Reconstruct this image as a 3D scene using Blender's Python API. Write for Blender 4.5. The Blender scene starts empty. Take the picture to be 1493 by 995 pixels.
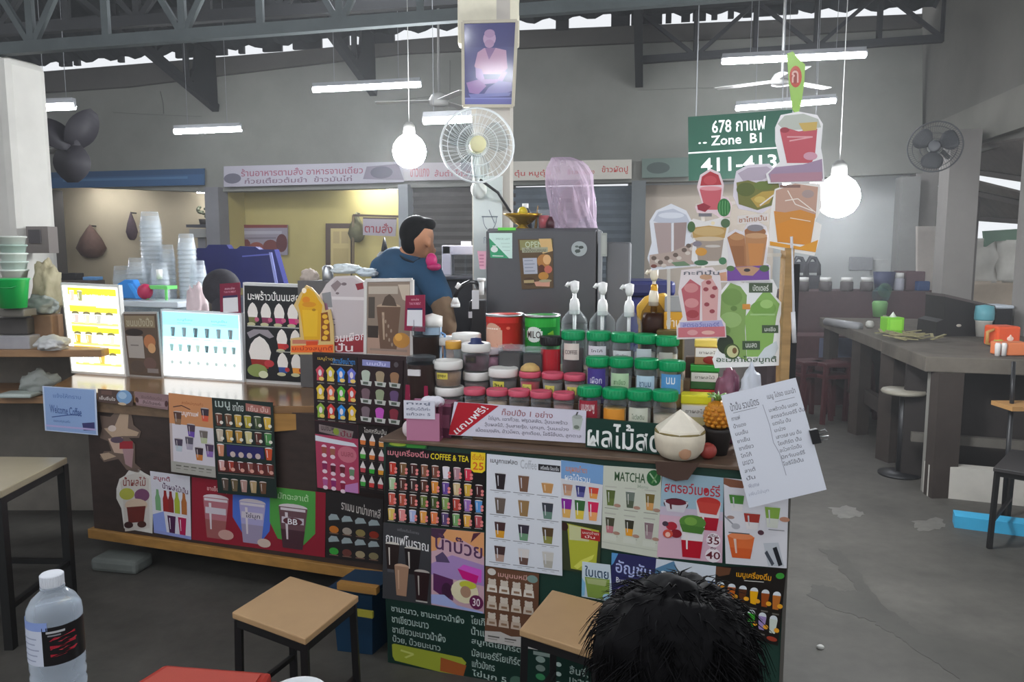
import bpy, bmesh, math, random
from math import sin, cos, pi, radians, atan2, sqrt
from mathutils import Vector, Matrix
random.seed(7)
S = bpy.context.scene
COL = S.collection

# ---------------------------------------------------------------- camera, world, lights, exposure
FPX = 1130.0; CAMH = 1.6; PITCH = radians(6.7); W0, H0 = 1493, 995
cam_d = bpy.data.cameras.new('camera'); cam = bpy.data.objects.new('camera', cam_d); COL.objects.link(cam)
cam_d.sensor_width = 36; cam_d.lens = FPX / W0 * 36; cam_d.clip_start = 0.05; cam_d.clip_end = 200
cam.location = (0, 0, CAMH); cam.rotation_euler = (pi/2 - PITCH, 0, 0)
S.camera = cam
S.view_settings.view_transform = 'Standard'; S.view_settings.look = 'None'
S.view_settings.gamma = 1; S.view_settings.use_curve_mapping = False
S.view_settings.exposure = 1.0
S.cycles.use_denoising = True
S.cycles.max_bounces = 8; S.cycles.diffuse_bounces = 4; S.cycles.transparent_max_bounces = 24
S.cycles.sample_clamp_indirect = 6; S.cycles.caustics_reflective = False; S.cycles.caustics_refractive = False
wd = bpy.data.worlds.new('overcast_sky'); S.world = wd; wd.use_nodes = True
bg = wd.node_tree.nodes['Background']; bg.inputs[0].default_value = (0.93, 0.96, 1.0, 1); bg.inputs[1].default_value = .48
BULB_W = 45.0      # watts of each bare bulb
TUBE_E = 44.0       # emission of the fluorescent tubes
BOX_E = 0.75        # emission of the lit menu boxes

# ---------------------------------------------------------------- pixel geometry of the photograph
def ray(x, y):
    a = (x - W0/2) / FPX; b = (H0/2 - y) / FPX
    return Vector((a, cos(PITCH) + b*sin(PITCH), -sin(PITCH) + b*cos(PITCH)))
CAM = Vector((0, 0, CAMH))
def onz(x, y, z):
    r = ray(x, y); return CAM + r*((z - CAMH)/r.z)
def aty(x, y, d):
    r = ray(x, y); return CAM + r*(d/r.y)
class Plane:
    """an upright (or leaning) plane standing in the place; ang: how far its right end swings towards the viewer"""
    def __init__(s, o, ang, lean=0):
        s.o = Vector(o); a = radians(ang); s.ang = -a
        s.u = Vector((cos(a), -sin(a), 0)); n0 = Vector((-sin(a), -cos(a), 0))
        s.n = (n0*cos(radians(lean)) + Vector((0, 0, 1))*sin(radians(lean))).normalized()
        s.v = s.n.cross(s.u) * 1.0
        if s.v.z < 0: s.v = -s.v
    def hit(s, x, y, off=0.0):
        r = ray(x, y); o = s.o + s.n*off
        return CAM + r*((o - CAM).dot(s.n)/r.dot(s.n))
    def uv(s, u, z, off=0.0):      # u along, z world height (upright planes)
        p = s.o + s.u*u + s.n*off; p.z = z; return p
    def inv(s, p):
        d = p - s.o; return d.dot(s.u), p.z, d.dot(s.n)

# ---------------------------------------------------------------- materials
MATS = {}
def srgb(h):
    h = h.lstrip('#'); c = [int(h[i:i+2], 16)/255 for i in (0, 2, 4)]
    return tuple((x/12.92 if x <= .04045 else ((x+.055)/1.055)**2.4) for x in c) + (1,)
def mat(h, rough=.5, metal=0, kind='', e=0, nz=.0, sc=8.0, spec=.4):
    key = (h, rough, metal, kind, e, nz, sc, spec)
    if key in MATS: return MATS[key]
    m = bpy.data.materials.new('%s_%s' % (kind or 'paint', h.strip('#'))); m.use_nodes = True
    nt = m.node_tree; N = nt.nodes; L = nt.links; b = N['Principled BSDF']; out = N['Material Output']
    c = srgb(h)
    b.inputs['Base Color'].default_value = c; b.inputs['Roughness'].default_value = rough
    b.inputs['Metallic'].default_value = metal; b.inputs['Specular IOR Level'].default_value = spec
    if e:
        b.inputs['Emission Color'].default_value = c; b.inputs['Emission Strength'].default_value = e
    if nz:
        tc = N.new('ShaderNodeTexCoord'); t = N.new('ShaderNodeTexNoise'); t.inputs['Scale'].default_value = sc
        t.inputs['Detail'].default_value = 6; t.inputs['Roughness'].default_value = .65
        mp = N.new('ShaderNodeMapRange'); mp.inputs[1].default_value = .25; mp.inputs[2].default_value = .75
        mp.inputs[3].default_value = 1-nz; mp.inputs[4].default_value = 1+nz
        hs = N.new('ShaderNodeHueSaturation'); hs.inputs['Color'].default_value = c
        L.new(tc.outputs['Object'], t.inputs['Vector']); L.new(t.outputs['Fac'], mp.inputs[0])
        L.new(mp.outputs[0], hs.inputs['Value']); L.new(hs.outputs[0], b.inputs['Base Color'])
    if kind == 'clear':
        tr = N.new('ShaderNodeBsdfTransparent'); tr.inputs[0].default_value = tuple(.75+.25*x for x in c[:3]) + (1,)
        mx = N.new('ShaderNodeMixShader'); fr = N.new('ShaderNodeLayerWeight'); fr.inputs[0].default_value = .12
        mp = N.new('ShaderNodeMapRange'); mp.inputs[3].default_value = min(.6, rough*.07); mp.inputs[4].default_value = .95
        b.inputs['Roughness'].default_value = .12
        L.new(fr.outputs['Facing'], mp.inputs[0]); L.new(mp.outputs[0], mx.inputs[0])
        L.new(tr.outputs[0], mx.inputs[1]); L.new(b.outputs[0], mx.inputs[2]); L.new(mx.outputs[0], out.inputs[0])
    if kind == 'wood':
        tc = N.new('ShaderNodeTexCoord'); mpg = N.new('ShaderNodeMapping'); mpg.inputs['Scale'].default_value = (2, 14, 14)
        t = N.new('ShaderNodeTexNoise'); t.inputs['Scale'].default_value = sc; t.inputs['Detail'].default_value = 8
        cr = N.new('ShaderNodeValToRGB'); cr.color_ramp.elements[0].position = .3; cr.color_ramp.elements[1].position = .72
        cr.color_ramp.elements[0].color = tuple(x*.72 for x in c[:3]) + (1,)
        cr.color_ramp.elements[1].color = tuple(min(1, x*1.15) for x in c[:3]) + (1,)
        L.new(tc.outputs['Object'], mpg.inputs[0]); L.new(mpg.outputs[0], t.inputs['Vector'])
        L.new(t.outputs['Fac'], cr.inputs[0]); L.new(cr.outputs[0], b.inputs['Base Color'])
    MATS[key] = m; return m
def ink(h): return mat(h, .42, kind='ink', spec=.3)
def lit(h): return mat(h, .3, kind='lit', e=BOX_E)
def concrete(h, nz=.18, sc=1.4): return mat(h, .85, kind='concrete', nz=nz, sc=sc, spec=.2)
BLACK = mat('1b1b1d', .45); STEEL = mat('b8babc', .3, .9); WHITE = mat('e9e9e6', .45)

# ---------------------------------------------------------------- mesh building
TXT = {}
def text_mesh(s):
    """flat outlines of a line of lettering, in a box 0..1 (v down), plus its width/height ratio"""
    if s in TXT: return TXT[s]
    c = bpy.data.curves.new('t', 'FONT'); c.body = s; c.resolution_u = 2; c.offset = .012; c.fill_mode = 'FRONT'
    o = bpy.data.objects.new('t', c); COL.objects.link(o)
    dg = bpy.context.evaluated_depsgraph_get(); dg.update()
    me = o.evaluated_get(dg).to_mesh()
    vs = [(v.co.x, v.co.y) for v in me.vertices]; fs = [tuple(p.vertices) for p in me.polygons]
    o.evaluated_get(dg).to_mesh_clear()
    bpy.data.objects.remove(o); bpy.data.curves.remove(c)
    if not vs: vs, fs = [(0, 0), (1, 0), (1, 1)], [(0, 1, 2)]
    x0 = min(v[0] for v in vs); x1 = max(v[0] for v in vs); y0 = min(v[1] for v in vs); y1 = max(v[1] for v in vs)
    TXT[s] = ([((x-x0)/(x1-x0+1e-9), 1-(y-y0)/(y1-y0+1e-9)) for x, y in vs], fs, (x1-x0)/(y1-y0+1e-9))
    return TXT[s]

class MB:
    def __init__(s): s.v = []; s.f = []; s.mi = []; s.sm = []; s.mats = []
    def m(s, mt):
        if mt not in s.mats: s.mats.append(mt)
        return s.mats.index(mt)
    def add(s, vs, fs, mt, smooth=False, M=None):
        b = len(s.v); i = s.m(mt)
        s.v += [tuple(M @ Vector(v)) if M is not None else tuple(v) for v in vs]
        for f in fs: s.f.append(tuple(b+k for k in f)); s.mi.append(i); s.sm.append(smooth)
        return s
    def box(s, c, d, mt, rz=0, M=None):
        x, y, z = d[0]/2, d[1]/2, d[2]/2
        vs = [(-x,-y,-z),(x,-y,-z),(x,y,-z),(-x,y,-z),(-x,-y,z),(x,-y,z),(x,y,z),(-x,y,z)]
        T = Matrix.Translation(c) @ Matrix.Rotation(rz, 4, 'Z')
        if M is not None: T = M @ T
        return s.add(vs, [(0,3,2,1),(4,5,6,7),(0,1,5,4),(1,2,6,5),(2,3,7,6),(3,0,4,7)], mt, False, T)
    def bar(s, p, q, w, h, mt, up=(0, 0, 1)):
        p = Vector(p); q = Vector(q); d = q-p; L = d.length; d.normalize(); up = Vector(up)
        if abs(d.dot(up)) > .98: up = Vector((1, 0, 0))
        sd = d.cross(up).normalized(); u2 = sd.cross(d).normalized()
        vs = []
        for e in (p, q):
            for a, b in ((-1,-1),(1,-1),(1,1),(-1,1)): vs.append(e + sd*(a*w/2) + u2*(b*h/2))
        return s.add(vs, [(0,1,2,3),(4,7,6,5),(0,4,5,1),(1,5,6,2),(2,6,7,3),(3,7,4,0)], mt)
    def lathe(s, prof, mt, loc=(0,0,0), seg=24, M=None, smooth=True, sx=1, sy=1):
        vs = []; fs = []; n = len(prof)
        for r, z in prof:
            for k in range(seg):
                a = 2*pi*k/seg; vs.append((loc[0]+r*cos(a)*sx, loc[1]+r*sin(a)*sy, loc[2]+z))
        for i in range(n-1):
            for k in range(seg):
                k2 = (k+1) % seg; fs.append((i*seg+k, i*seg+k2, (i+1)*seg+k2, (i+1)*seg+k))
        if prof[0][0] > 1e-5: fs.append(tuple(range(seg-1, -1, -1)))
        if prof[-1][0] > 1e-5: fs.append(tuple((n-1)*seg+k for k in range(seg)))
        return s.add(vs, fs, mt, smooth, M)
    def cyl(s, p, q, r, mt, seg=16, r2=None, smooth=True):
        p = Vector(p); q = Vector(q); d = q-p
        M = Matrix.Translation(p) @ d.to_track_quat('Z', 'Y').to_matrix().to_4x4()
        return s.lathe([(r, 0), (r if r2 is None else r2, d.length)], mt, seg=seg, M=M, smooth=smooth)
    def tube(s, pts, r, mt, seg=8, closed=False, r2=None):
        P = [Vector(p) for p in pts]; n = len(P); vs = []; fs = []
        up = Vector((0, 0, 1)); prev = None
        for i, p in enumerate(P):
            a = P[(i-1) % n] if (i or closed) else p; b = P[(i+1) % n] if (i < n-1 or closed) else p
            t = (b-a).normalized()
            if prev is None: prev = t.orthogonal().normalized()
            nn = (prev - t*prev.dot(t)).normalized(); prev = nn; bb = t.cross(nn)
            rr = r if r2 is None else r + (r2-r)*i/(n-1)
            for k in range(seg): a_ = 2*pi*k/seg; vs.append(p + nn*(rr*cos(a_)) + bb*(rr*sin(a_)))
        for i in range(n if closed else n-1):
            j = (i+1) % n
            for k in range(seg): k2 = (k+1) % seg; fs.append((i*seg+k, i*seg+k2, j*seg+k2, j*seg+k))
        if not closed: fs.append(tuple(range(seg-1, -1, -1))); fs.append(tuple((n-1)*seg+k for k in range(seg)))
        return s.add(vs, fs, mt, True)
    def ell(s, c, r, mt, seg=20, rings=12, M=None):
        prof = [(max(1e-6, sin(pi*i/rings)), -cos(pi*i/rings)) for i in range(rings+1)]
        T = Matrix.Translation(c) @ Matrix.Diagonal((r[0], r[1], r[2], 1))
        if M is not None: T = M @ T
        return s.lathe(prof, mt, seg=seg, M=T)
    def slab(s, pts, nrm, t, mt):
        """prism: outline pts (3D, any winding) is the back, pushed along nrm by t"""
        n = len(pts); nrm = Vector(nrm); vs = [Vector(p) for p in pts] + [Vector(p)+nrm*t for p in pts]
        fs = [tuple(range(n)), tuple(range(2*n-1, n-1, -1))] + [(i, n+i, n+(i+1) % n, (i+1) % n) for i in range(n)]
        return s.add(vs, fs, mt)
    def build(s, name, parent=None, loc=None, bevel=0, bseg=2, fixn=False):
        me = bpy.data.meshes.new(name)
        off = Vector(loc) if loc is not None else Vector((0, 0, 0))
        me.from_pydata([tuple(Vector(v)-off) for v in s.v], [], s.f)
        for mt in s.mats: me.materials.append(mt)
        me.polygons.foreach_set('material_index', s.mi); me.polygons.foreach_set('use_smooth', s.sm)
        if fixn:
            b = bmesh.new(); b.from_mesh(me); bmesh.ops.recalc_face_normals(b, faces=b.faces); b.to_mesh(me); b.free()
        me.update()
        o = bpy.data.objects.new(name, me); COL.objects.link(o)
        if parent is not None:
            o.parent = parent
        elif loc is not None: o.location = loc
        if bevel:
            bv = o.modifiers.new('bevel', 'BEVEL'); bv.width = bevel; bv.segments = bseg; bv.limit_method = 'ANGLE'; bv.angle_limit = radians(40)
        return o
def tag(o, label=None, cat=None, group=None, kind=None):
    if label: o['label'] = label
    if cat: o['category'] = cat
    if group: o['group'] = group
    if kind: o['kind'] = kind
    return o
def thing(name, label, cat, loc=(0, 0, 0), rz=0, group=None):
    o = bpy.data.objects.new(name, None); COL.objects.link(o); o.empty_display_size = .1
    o.location = loc; o.rotation_euler = (0, 0, rz); return tag(o, label, cat, group)
def struct(name, mb, **k): return tag(mb.build(name, **k), kind='structure')
def copy_tree(o, parent=None):
    c = o.copy(); COL.objects.link(c)
    if parent is not None: c.parent = parent
    for ch in list(o.children): copy_tree(ch, c)
    return c

# ---------------------------------------------------------------- printed matter: slab + layered print in real thickness
class Art:
    def __init__(s, P, n, t, lift=.00035, matf=None):
        s.P = P; s.n = n; s.t = t; s.lift = lift; s.boxes = []; s.mb = MB(); s.ink = matf or ink
    def lay(s, pts, fs, col, bb):
        lv = 1
        for b, l in s.boxes:
            if l >= lv and not (bb[2] <= b[0] or b[2] <= bb[0] or bb[3] <= b[1] or b[3] <= bb[1]): lv = l+1
        s.boxes.append((bb, lv)); o = s.n*(s.t + s.lift*lv)
        s.mb.add([s.P(u, v)+o for u, v in pts], fs, s.ink(col))
    def poly(s, pts, col):
        us = [p[0] for p in pts]; vs = [p[1] for p in pts]
        s.lay(pts, [tuple(range(len(pts)))], col, (min(us), min(vs), max(us), max(vs)))
    def rect(s, a, b, c, d, col): s.poly([(a, b), (c, b), (c, d), (a, d)], col)
    def ell(s, cu, cv, ru, rv, col, n=16):
        s.poly([(cu+ru*cos(2*pi*k/n), cv+rv*sin(2*pi*k/n)) for k in range(n)], col)
    def text(s, tx, a, b, c, d, col, arc=0, sl=0):
        vs, fs, _ = text_mesh(tx)
        pts = [(a+(c-a)*u, b+(d-b)*v + arc*((2*u-1)**2) + sl*u) for u, v in vs]
        s.lay(pts, fs, col, (a, b, c, d))
    def line(s, pts, w, h, col):
        for (a, b), (c, d) in zip(pts, pts[1:]):
            dx, dy = c-a, d-b; L = sqrt(dx*dx+dy*dy)+1e-9; nx, ny = -dy/L*w/2, dx/L*h/2
            s.poly([(a+nx, b+ny), (c+nx, d+ny), (c-nx, d-ny), (a-nx, b-ny)], col)
    def cup(s, cu, cv, w, h, body, top='f2f2f2', style='', dot=None, low=None):
        """a drink: tapered cup with its fill, rim, optional dome or swirl and price dots"""
        a = w/2
        if style == 'dome':
            s.ell(cu, cv-h*.28, a*.95, h*.2, top); t0 = -.26
        elif style == 'swirl':
            s.poly([(cu-a*.9, cv-h*.15), (cu-a*.75, cv-h*.32), (cu-a*.3, cv-h*.4), (cu, cv-h*.5), (cu+a*.35, cv-h*.38), (cu+a*.8, cv-h*.3), (cu+a*.9, cv-h*.15)], top); t0 = -.16
        else:
            s.ell(cu, cv-h*.42, a, h*.08, top); t0 = -.42
        s.poly([(cu-a, cv+h*t0), (cu+a, cv+h*t0), (cu+a*.68, cv+h*.5), (cu-a*.68, cv+h*.5)], body)
        if low: s.poly([(cu-a*.83, cv+h*.08), (cu+a*.83, cv+h*.08), (cu+a*.68, cv+h*.5), (cu-a*.68, cv+h*.5)], low)
        if style == '': s.poly([(cu-a*.55, cv-h*.3), (cu-a*.35, cv-h*.3), (cu-a*.3, cv+h*.3), (cu-a*.42, cv+h*.3)], top)
        if dot:
            for q in (.0, .27): s.ell(cu+a*.95, cv+h*(q+.02), a*.42, h*.13, dot, 10)
def bil(c):
    tl, tr, br, bl = c
    return lambda u, v: (tl*(1-u)+tr*u)*(1-v) + (bl*(1-u)+br*u)*v
def board(name, label, cat, pl, corners, bg, draw=None, off=.002, t=.0015, group=None, rim=None, matf=None, parent=None, kind=None, rough=None):
    """a flat printed board: corners are pixels of the photograph on plane pl"""
    c = [pl.hit(x, y, off) for x, y in corners]
    P = bil(c); o = (c[2]+c[3])/2
    A = Art(P, pl.n, t, matf=matf)
    base = (matf or ink)(bg) if rough is None else mat(bg, rough)
    A.mb.slab([P(0, 0), P(0, 1), P(1, 1), P(1, 0)], pl.n, t, base)
    if rim: A.mb.slab([P(-.0, -.0), P(0, 1), P(1, 1), P(1, 0)], -pl.n, .012, mat(rim, .4))
    if draw: draw(A)
    ob = A.mb.build(name, loc=o, parent=parent)
    return tag(ob, label, cat, group, kind)
def cutout(name, label, cat, pl, box, outline, draw, off=.002, t=.004, edge='f4f4f2', group=None, matf=None):
    """a die-cut board: outline in the 0..1 frame of the pixel box (x0,y0,x1,y1) on plane pl"""
    x0, y0, x1, y1 = box
    P = lambda u, v: pl.hit(x0+(x1-x0)*u, y0+(y1-y0)*v, off)
    A = Art(P, pl.n, t, matf=matf)
    pts = [P(u, v) for u, v in outline]
    A.mb.slab(pts, pl.n, t, (matf or ink)(edge))
    draw(A)
    o = P(.5, 1.0)
    return tag(A.mb.build(name, loc=o), label, cat, group)
def ring(n=28, fu=lambda a: 1, fv=None):
    return [(.5+.5*fu(2*pi*k/n)*cos(2*pi*k/n), .5+.5*(fv or fu)(2*pi*k/n)*sin(2*pi*k/n)) for k in range(n)]

from mathutils import noise
def crumple(mb, c, r, mt, amp=.22, f=1.0, seed=0, flat=False):
    """a crumpled bag or bundle of cloth about c with half sizes r"""
    bm = bmesh.new(); bmesh.ops.create_icosphere(bm, subdivisions=4, radius=1); vs = []
    for v in bm.verts:
        d = v.co.normalized(); n = noise.noise(d*1.6*f+Vector((seed*7.3, 1.7, 0))) + .6*noise.noise(d*4.2*f+Vector((0, seed*3.1, 5))) + .35*abs(noise.noise(d*9*f))
        k = 1+amp*n; z = d.z*k
        if z < -.8: z = -.8
        vs.append((c[0]+r[0]*d.x*k, c[1]+r[1]*d.y*k, c[2]+r[2]*z))
    fs = [tuple(v.index for v in f_.verts) for f_ in bm.faces]; bm.free(); return mb.add(vs, fs, mt, True)
# the planes of the place
FC = Plane((-.485, 2.86, 0), 17.2)     # front face of the front counter
_a = onz(75, 566, .9); LC = Plane((_a.x, _a.y, 0), 18.8)   # front face of the long counter on the left
BW = Plane((0, 10.0, 0), 10.0)         # back wall of the market hall

# ================================================================ THE SETTING
# floor
def floor_mat():
    m = bpy.data.materials.new('worn_concrete_floor'); m.use_nodes = True
    nt = m.node_tree; N = nt.nodes; L = nt.links; b = N['Principled BSDF']
    tc = N.new('ShaderNodeTexCoord')
    n1 = N.new('ShaderNodeTexNoise'); n1.inputs['Scale'].default_value = .9; n1.inputs['Detail'].default_value = 10; n1.inputs['Roughness'].default_value = .7
    n2 = N.new('ShaderNodeTexNoise'); n2.inputs['Scale'].default_value = 14; n2.inputs['Detail'].default_value = 6
    r1 = N.new('ShaderNodeValToRGB'); e = r1.color_ramp.elements
    e[0].position = .32; e[0].color = srgb('403e3a'); e[1].position = .7; e[1].color = srgb('65625c')
    mx = N.new('ShaderNodeMix'); mx.data_type = 'RGBA'; mx.blend_type = 'MULTIPLY'; mx.inputs[0].default_value = .35
    L.new(tc.outputs['Object'], n1.inputs['Vector']); L.new(tc.outputs['Object'], n2.inputs['Vector'])
    L.new(n1.outputs['Fac'], r1.inputs[0]); L.new(r1.outputs[0], mx.inputs[6]); L.new(n2.outputs['Fac'], mx.inputs[7])
    L.new(mx.outputs[2], b.inputs['Base Color']); b.inputs['Roughness'].default_value = .62; b.inputs['Specular IOR Level'].default_value = .3
    bp = N.new('ShaderNodeBump'); bp.inputs['Strength'].default_value = .25; bp.inputs['Distance'].default_value = .01
    L.new(n2.outputs['Fac'], bp.inputs['Height']); L.new(bp.outputs[0], b.inputs['Normal'])
    return m
mb = MB(); mb.box((0, 5, -.05), (26, 26, .1), floor_mat()); struct('floor', mb)
# worn dark channel and damp patches in the floor on the right
def blotch(pts, z, mt, name):
    mb = MB(); P = []; random.seed(len(pts))
    for (x, y), (x2, y2) in zip(pts, pts[1:]+pts[:1]):
        for k in range(7): P.append(onz(x+(x2-x)*k/7+random.uniform(-3, 3), y+(y2-y)*k/7+random.uniform(-1.6, 1.6), 0))
    mb.slab([Vector((p.x, p.y, 0)) for p in P], (0, 0, 1), z, mt); return tag(mb.build(name), kind='structure')
stain = mat('42403b', .6, nz=.25, sc=5)
blotch([(1195,800),(1225,805),(1260,845),(1282,880),(1318,905),(1345,925),(1400,932),(1455,945),(1493,962),(1493,1030),(1420,1010),(1390,985),(1340,950),(1300,925),(1270,905),(1215,890),(1178,868),(1185,852),(1230,862),(1252,862),(1230,835)], .0012, stain, 'floor_channel')
blotch([(1208,742),(1240,738),(1262,752),(1225,757)], .002, mat('66645f', .45, nz=.3, sc=14), 'floor_patch')
blotch([(1330,762),(1372,755),(1378,770),(1340,776)], .002, mat('605e59', .5, nz=.3, sc=14), 'floor_patch')

# back wall: upper plaster wall
WG = concrete('7b7b75', .16, .8)
def wallpoly(px, off, t, mt, name, pl=BW):
    mb = MB(); mb.slab([pl.hit(x, y, off) for x, y in px], -pl.n, t, mt); return struct(name, mb, fixn=True)
wallpoly([(-160,262),(-160,152),(190,128),(400,102),(590,80),(757,72),(1100,56),(1345,42),(1345,252),(1130,262),(925,266),(590,274),(300,280)], 0, .2, WG, 'wall_back')
wallpoly([(-160,150),(190,126),(400,100),(590,78),(757,70),(1100,54),(1345,40),(1345,20),(1100,30),(757,44),(590,58),(430,74),(190,94),(-160,122)], .06, .26, concrete('55534f', .15, 1), 'trim_1')
# hairline cracks and pipe stains on the upper wall
def wline(px, w, col, off=.003, name='wall_crack'):
    mb = MB(); P = [BW.hit(x, y, 0) for x, y in px]
    for a, b in zip(P, P[1:]): mb.bar(a, b, w, .004, mat(col, .9), up=tuple(BW.n.cross((b-a).normalized())))
    return tag(mb.build(name), kind='structure')
wline([(165,164),(200,166),(240,168),(295,170)], .02, '5d5c58'); wline([(234,133),(238,150),(239,166)], .02, '605f5b')
wline([(632,85),(632,110),(633,128)], .02, '5a5955'); wline([(656,88),(656,135)], .02, '6a6965'); wline([(560,148),(610,143),(670,136)], .025, '5d5c58')
wline([(930,132),(1000,129),(1040,128)], .03, '73726d')

# stalls along the back wall
def BP(x, y, off=0): return BW.hit(x, y, off)
ux = lambda x, off=0: BW.inv(BW.hit(x, 300, off))[0]
def wall_rect(name, x0, x1, z0, z1, off, mt, t=.06):
    u0, u1 = ux(x0, off), ux(x1, off); mb = MB()
    mb.slab([BW.uv(u0, z0, off), BW.uv(u1, z0, off), BW.uv(u1, z1, off), BW.uv(u0, z1, off)], -BW.n, t, mt); return struct(name, mb, fixn=True)
CREAM = concrete('b3a68d', .06, 2); YEL = concrete('ada069', .06, 2); PEACH = concrete('b6aa9c', .06, 2)
wall_rect('wall_cream_stall', 20, 322, 0, 3.0, -.62, CREAM)
wall_rect('wall_back_left', -220, 74, 0, 2.7, -.05, concrete('6f6a63', .12, 1.5))
wall_rect('wall_yellow_stall', 310, 600, 0, 3.0, -.62, YEL)
wall_rect('wall_grey_stall', 915, 1345, 0, 3.0, -.5, concrete('b2b5b3', .07, 1.5))
wall_rect('wall_peach_stall', 925, 1130, .9, 2.42, -.35, PEACH)
for nm, x, w, col in (('trim_2', 316, .2, '77767a'), ('trim_3', 592, .13, '8b8f92'), ('trim_4', 931, .17, '696d6e'), ('trim_5', 1322, .2, '8b8b88'), ('trim_6', 76, .16, '4b4743')):
    u = ux(x); mb = MB(); c = BW.uv(u, 1.22, 0); mb.box(c, (w, .25, 2.44), concrete(col, .1, 3), BW.ang); struct(nm, mb)
# stall ceilings
u0, u1 = ux(20), ux(1345); mb = MB(); mb.slab([BW.uv(u0, 2.55, -.1), BW.uv(u1, 2.55, -.1), BW.uv(u1, 2.55, -.7), BW.uv(u0, 2.55, -.7)], (0, 0, 1), .05, concrete('777570')); struct('ceiling_stalls', mb, fixn=True)
# partition between cream and yellow stall and at yellow's right side
for nm, x, mt in (('wall_partition_cream', 322, YEL), ('wall_partition_yellow', 592, YEL)):
    u = ux(x); mb = MB(); mb.box(BW.uv(u, 1.25, -.38), (.04, .44, 2.5), mt, BW.ang); struct(nm, mb)
# brown framed door in the yellow stall
c = [(476, 326), (513, 326), (513, 470), (476, 470)]
def dr(A):
    A.rect(.2, .05, .98, 1, 'b9a873'); A.rect(.3, .08, .55, .2, 'a8966a'); A.rect(.62, .08, .9, .2, 'a8966a'); A.rect(.3, .25, .9, .6, 'ac9a68')
board('door_1', None, None, BW, c, '51423a', dr, off=-.61, t=.03, kind='structure')
# roller shutters
def shutter(name, x0, x1, z0, z1, col, off=-.12):
    a, b = ux(x0, off), ux(x1, off); mb = MB(); mt = mat(col, .55, nz=.2, sc=3); n = 24; h = (z1-z0)/n
    for i in range(n):
        z = z0+i*h
        mb.slab([BW.uv(a, z, off), BW.uv(a, z+h*.5, off+.025), BW.uv(a, z+h, off), BW.uv(a, z+h*.5, off-.02)], BW.u, b-a, mt)
    return struct(name, mb, fixn=True)
shutter('door_2', 598, 752, 0, 2.45, '4b4744'); shutter('door_3', 744, 926, 0, 2.4, '5c646b')

# roof: corrugated sheets high over the hall, sagging short of the wall so the sky shows in a ragged slot
RM = mat('2c2f31', .8, nz=.25, sc=2)
def roof():
    mb = MB(); vs = []; fs = []; nu = 260; U0, U1 = -13, 11
    base = [BW.inv(BW.hit(x, y, .06))[:2] for x, y in ((-160, 111), (190, 83), (430, 62), (590, 46), (757, 32), (900, 21), (1180, 15), (1345, 12))]
    def zl(u):
        for (a, za), (b, zb) in zip(base, base[1:]):
            if u <= b or b == base[-1][0]:
                return za+(zb-za)*(u-a)/(b-a)
    for i in range(nu+1):
        u = U0+(U1-U0)*i/nu; w = .03*sin(2*pi*u/.36)
        for d, dz in ((0.06, 0.0), (1.5, .68), (4, 1.75), (8, 2.9), (18, 3.6)):
            p = BW.o + BW.u*u + BW.n*d; vs.append((p.x, p.y, zl(u)+dz+w))
    for i in range(nu):
        for k in range(4): fs.append((i*5+k, i*5+k+1, (i+1)*5+k+1, (i+1)*5+k))
    mb.add(vs, fs, RM); o = struct('ceiling', mb)
    so = o.modifiers.new('thick', 'SOLIDIFY'); so.thickness = .012
roof()

# steel roof trusses
TM = mat('484e4f', .6, .3, nz=.2, sc=4); TD = mat('242527', .7, nz=.2, sc=4)
def truss(name, p, q, h, n, mt, w=.07, label=None, flip=False):
    p = Vector(p); q = Vector(q); mb = MB(); upv = Vector((0, 0, h))
    mb.bar(p, q, w, w*1.2, mt); mb.bar(p+upv, q+upv, w, w*1.2, mt)
    for i in range(n+1):
        a = p.lerp(q, i/n); mb.bar(a, a+upv, w*.7, w*.7, mt)
        if i < n:
            b = p.lerp(q, (i+1)/n)
            mb.bar(*( (a+upv, b) if (i % 2 == 0) ^ flip else (a, b+upv)), w*.6, w*.6, mt)
    return tag(mb.build(name), kind='structure')
# long truss carried by the middle pole
pa = aty(-60, 77, 4.75); pb = aty(1500, -40, 4.25)
truss('roof_truss', pa, pb, .8, 13, TM, .055)
pa = aty(-200, 58, 6.6); pb = aty(1560, -60, 5.9)
truss('roof_truss', pa, pb, .7, 16, TD, .07, flip=True)
truss('roof_truss', aty(930, 88, 9.4), aty(1375, 56, 8.8), .55, 5, TD, .07)
# trusses that run from the wall towards the viewer, seen end on
for x, y, s in ((315, 158, -1), (545, 135, -1), (932, 122, 1)):
    e = BW.hit(x, y, .05); e2 = e + BW.n*2.6 + Vector((0, 0, .75)) ; e1 = e + Vector((0, 0, .75))
    mb = MB(); mb.bar(e, e2, .09, .1, TD); mb.bar(e1, e2 + Vector((0, 0, .12)), .08, .09, TD)
    for k in (.25, .5, .75):
        a = e.lerp(e2, k); b = e1.lerp(e2, k); mb.bar(a, b, .06, .06, TD); mb.bar(a, e1.lerp(e2, k-.2), .06, .06, TD)
    mb.slab([e, e.lerp(e2, .22), e1.lerp(e2, .16)+Vector((0, 0, .1)), e1], BW.u, .03, TD)
    tag(mb.build('roof_bracket'), kind='structure')
# purlins
for d, dz in ((1.5, 4.32), (3.0, 4.66), (5.6, 5.2)):
    p = BW.uv(-9, dz-.25, d); q = BW.uv(8, dz+.35, d); mb = MB(); mb.bar(p, q, .06, .12, TD); tag(mb.build('roof_purlin'), kind='structure')

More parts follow.
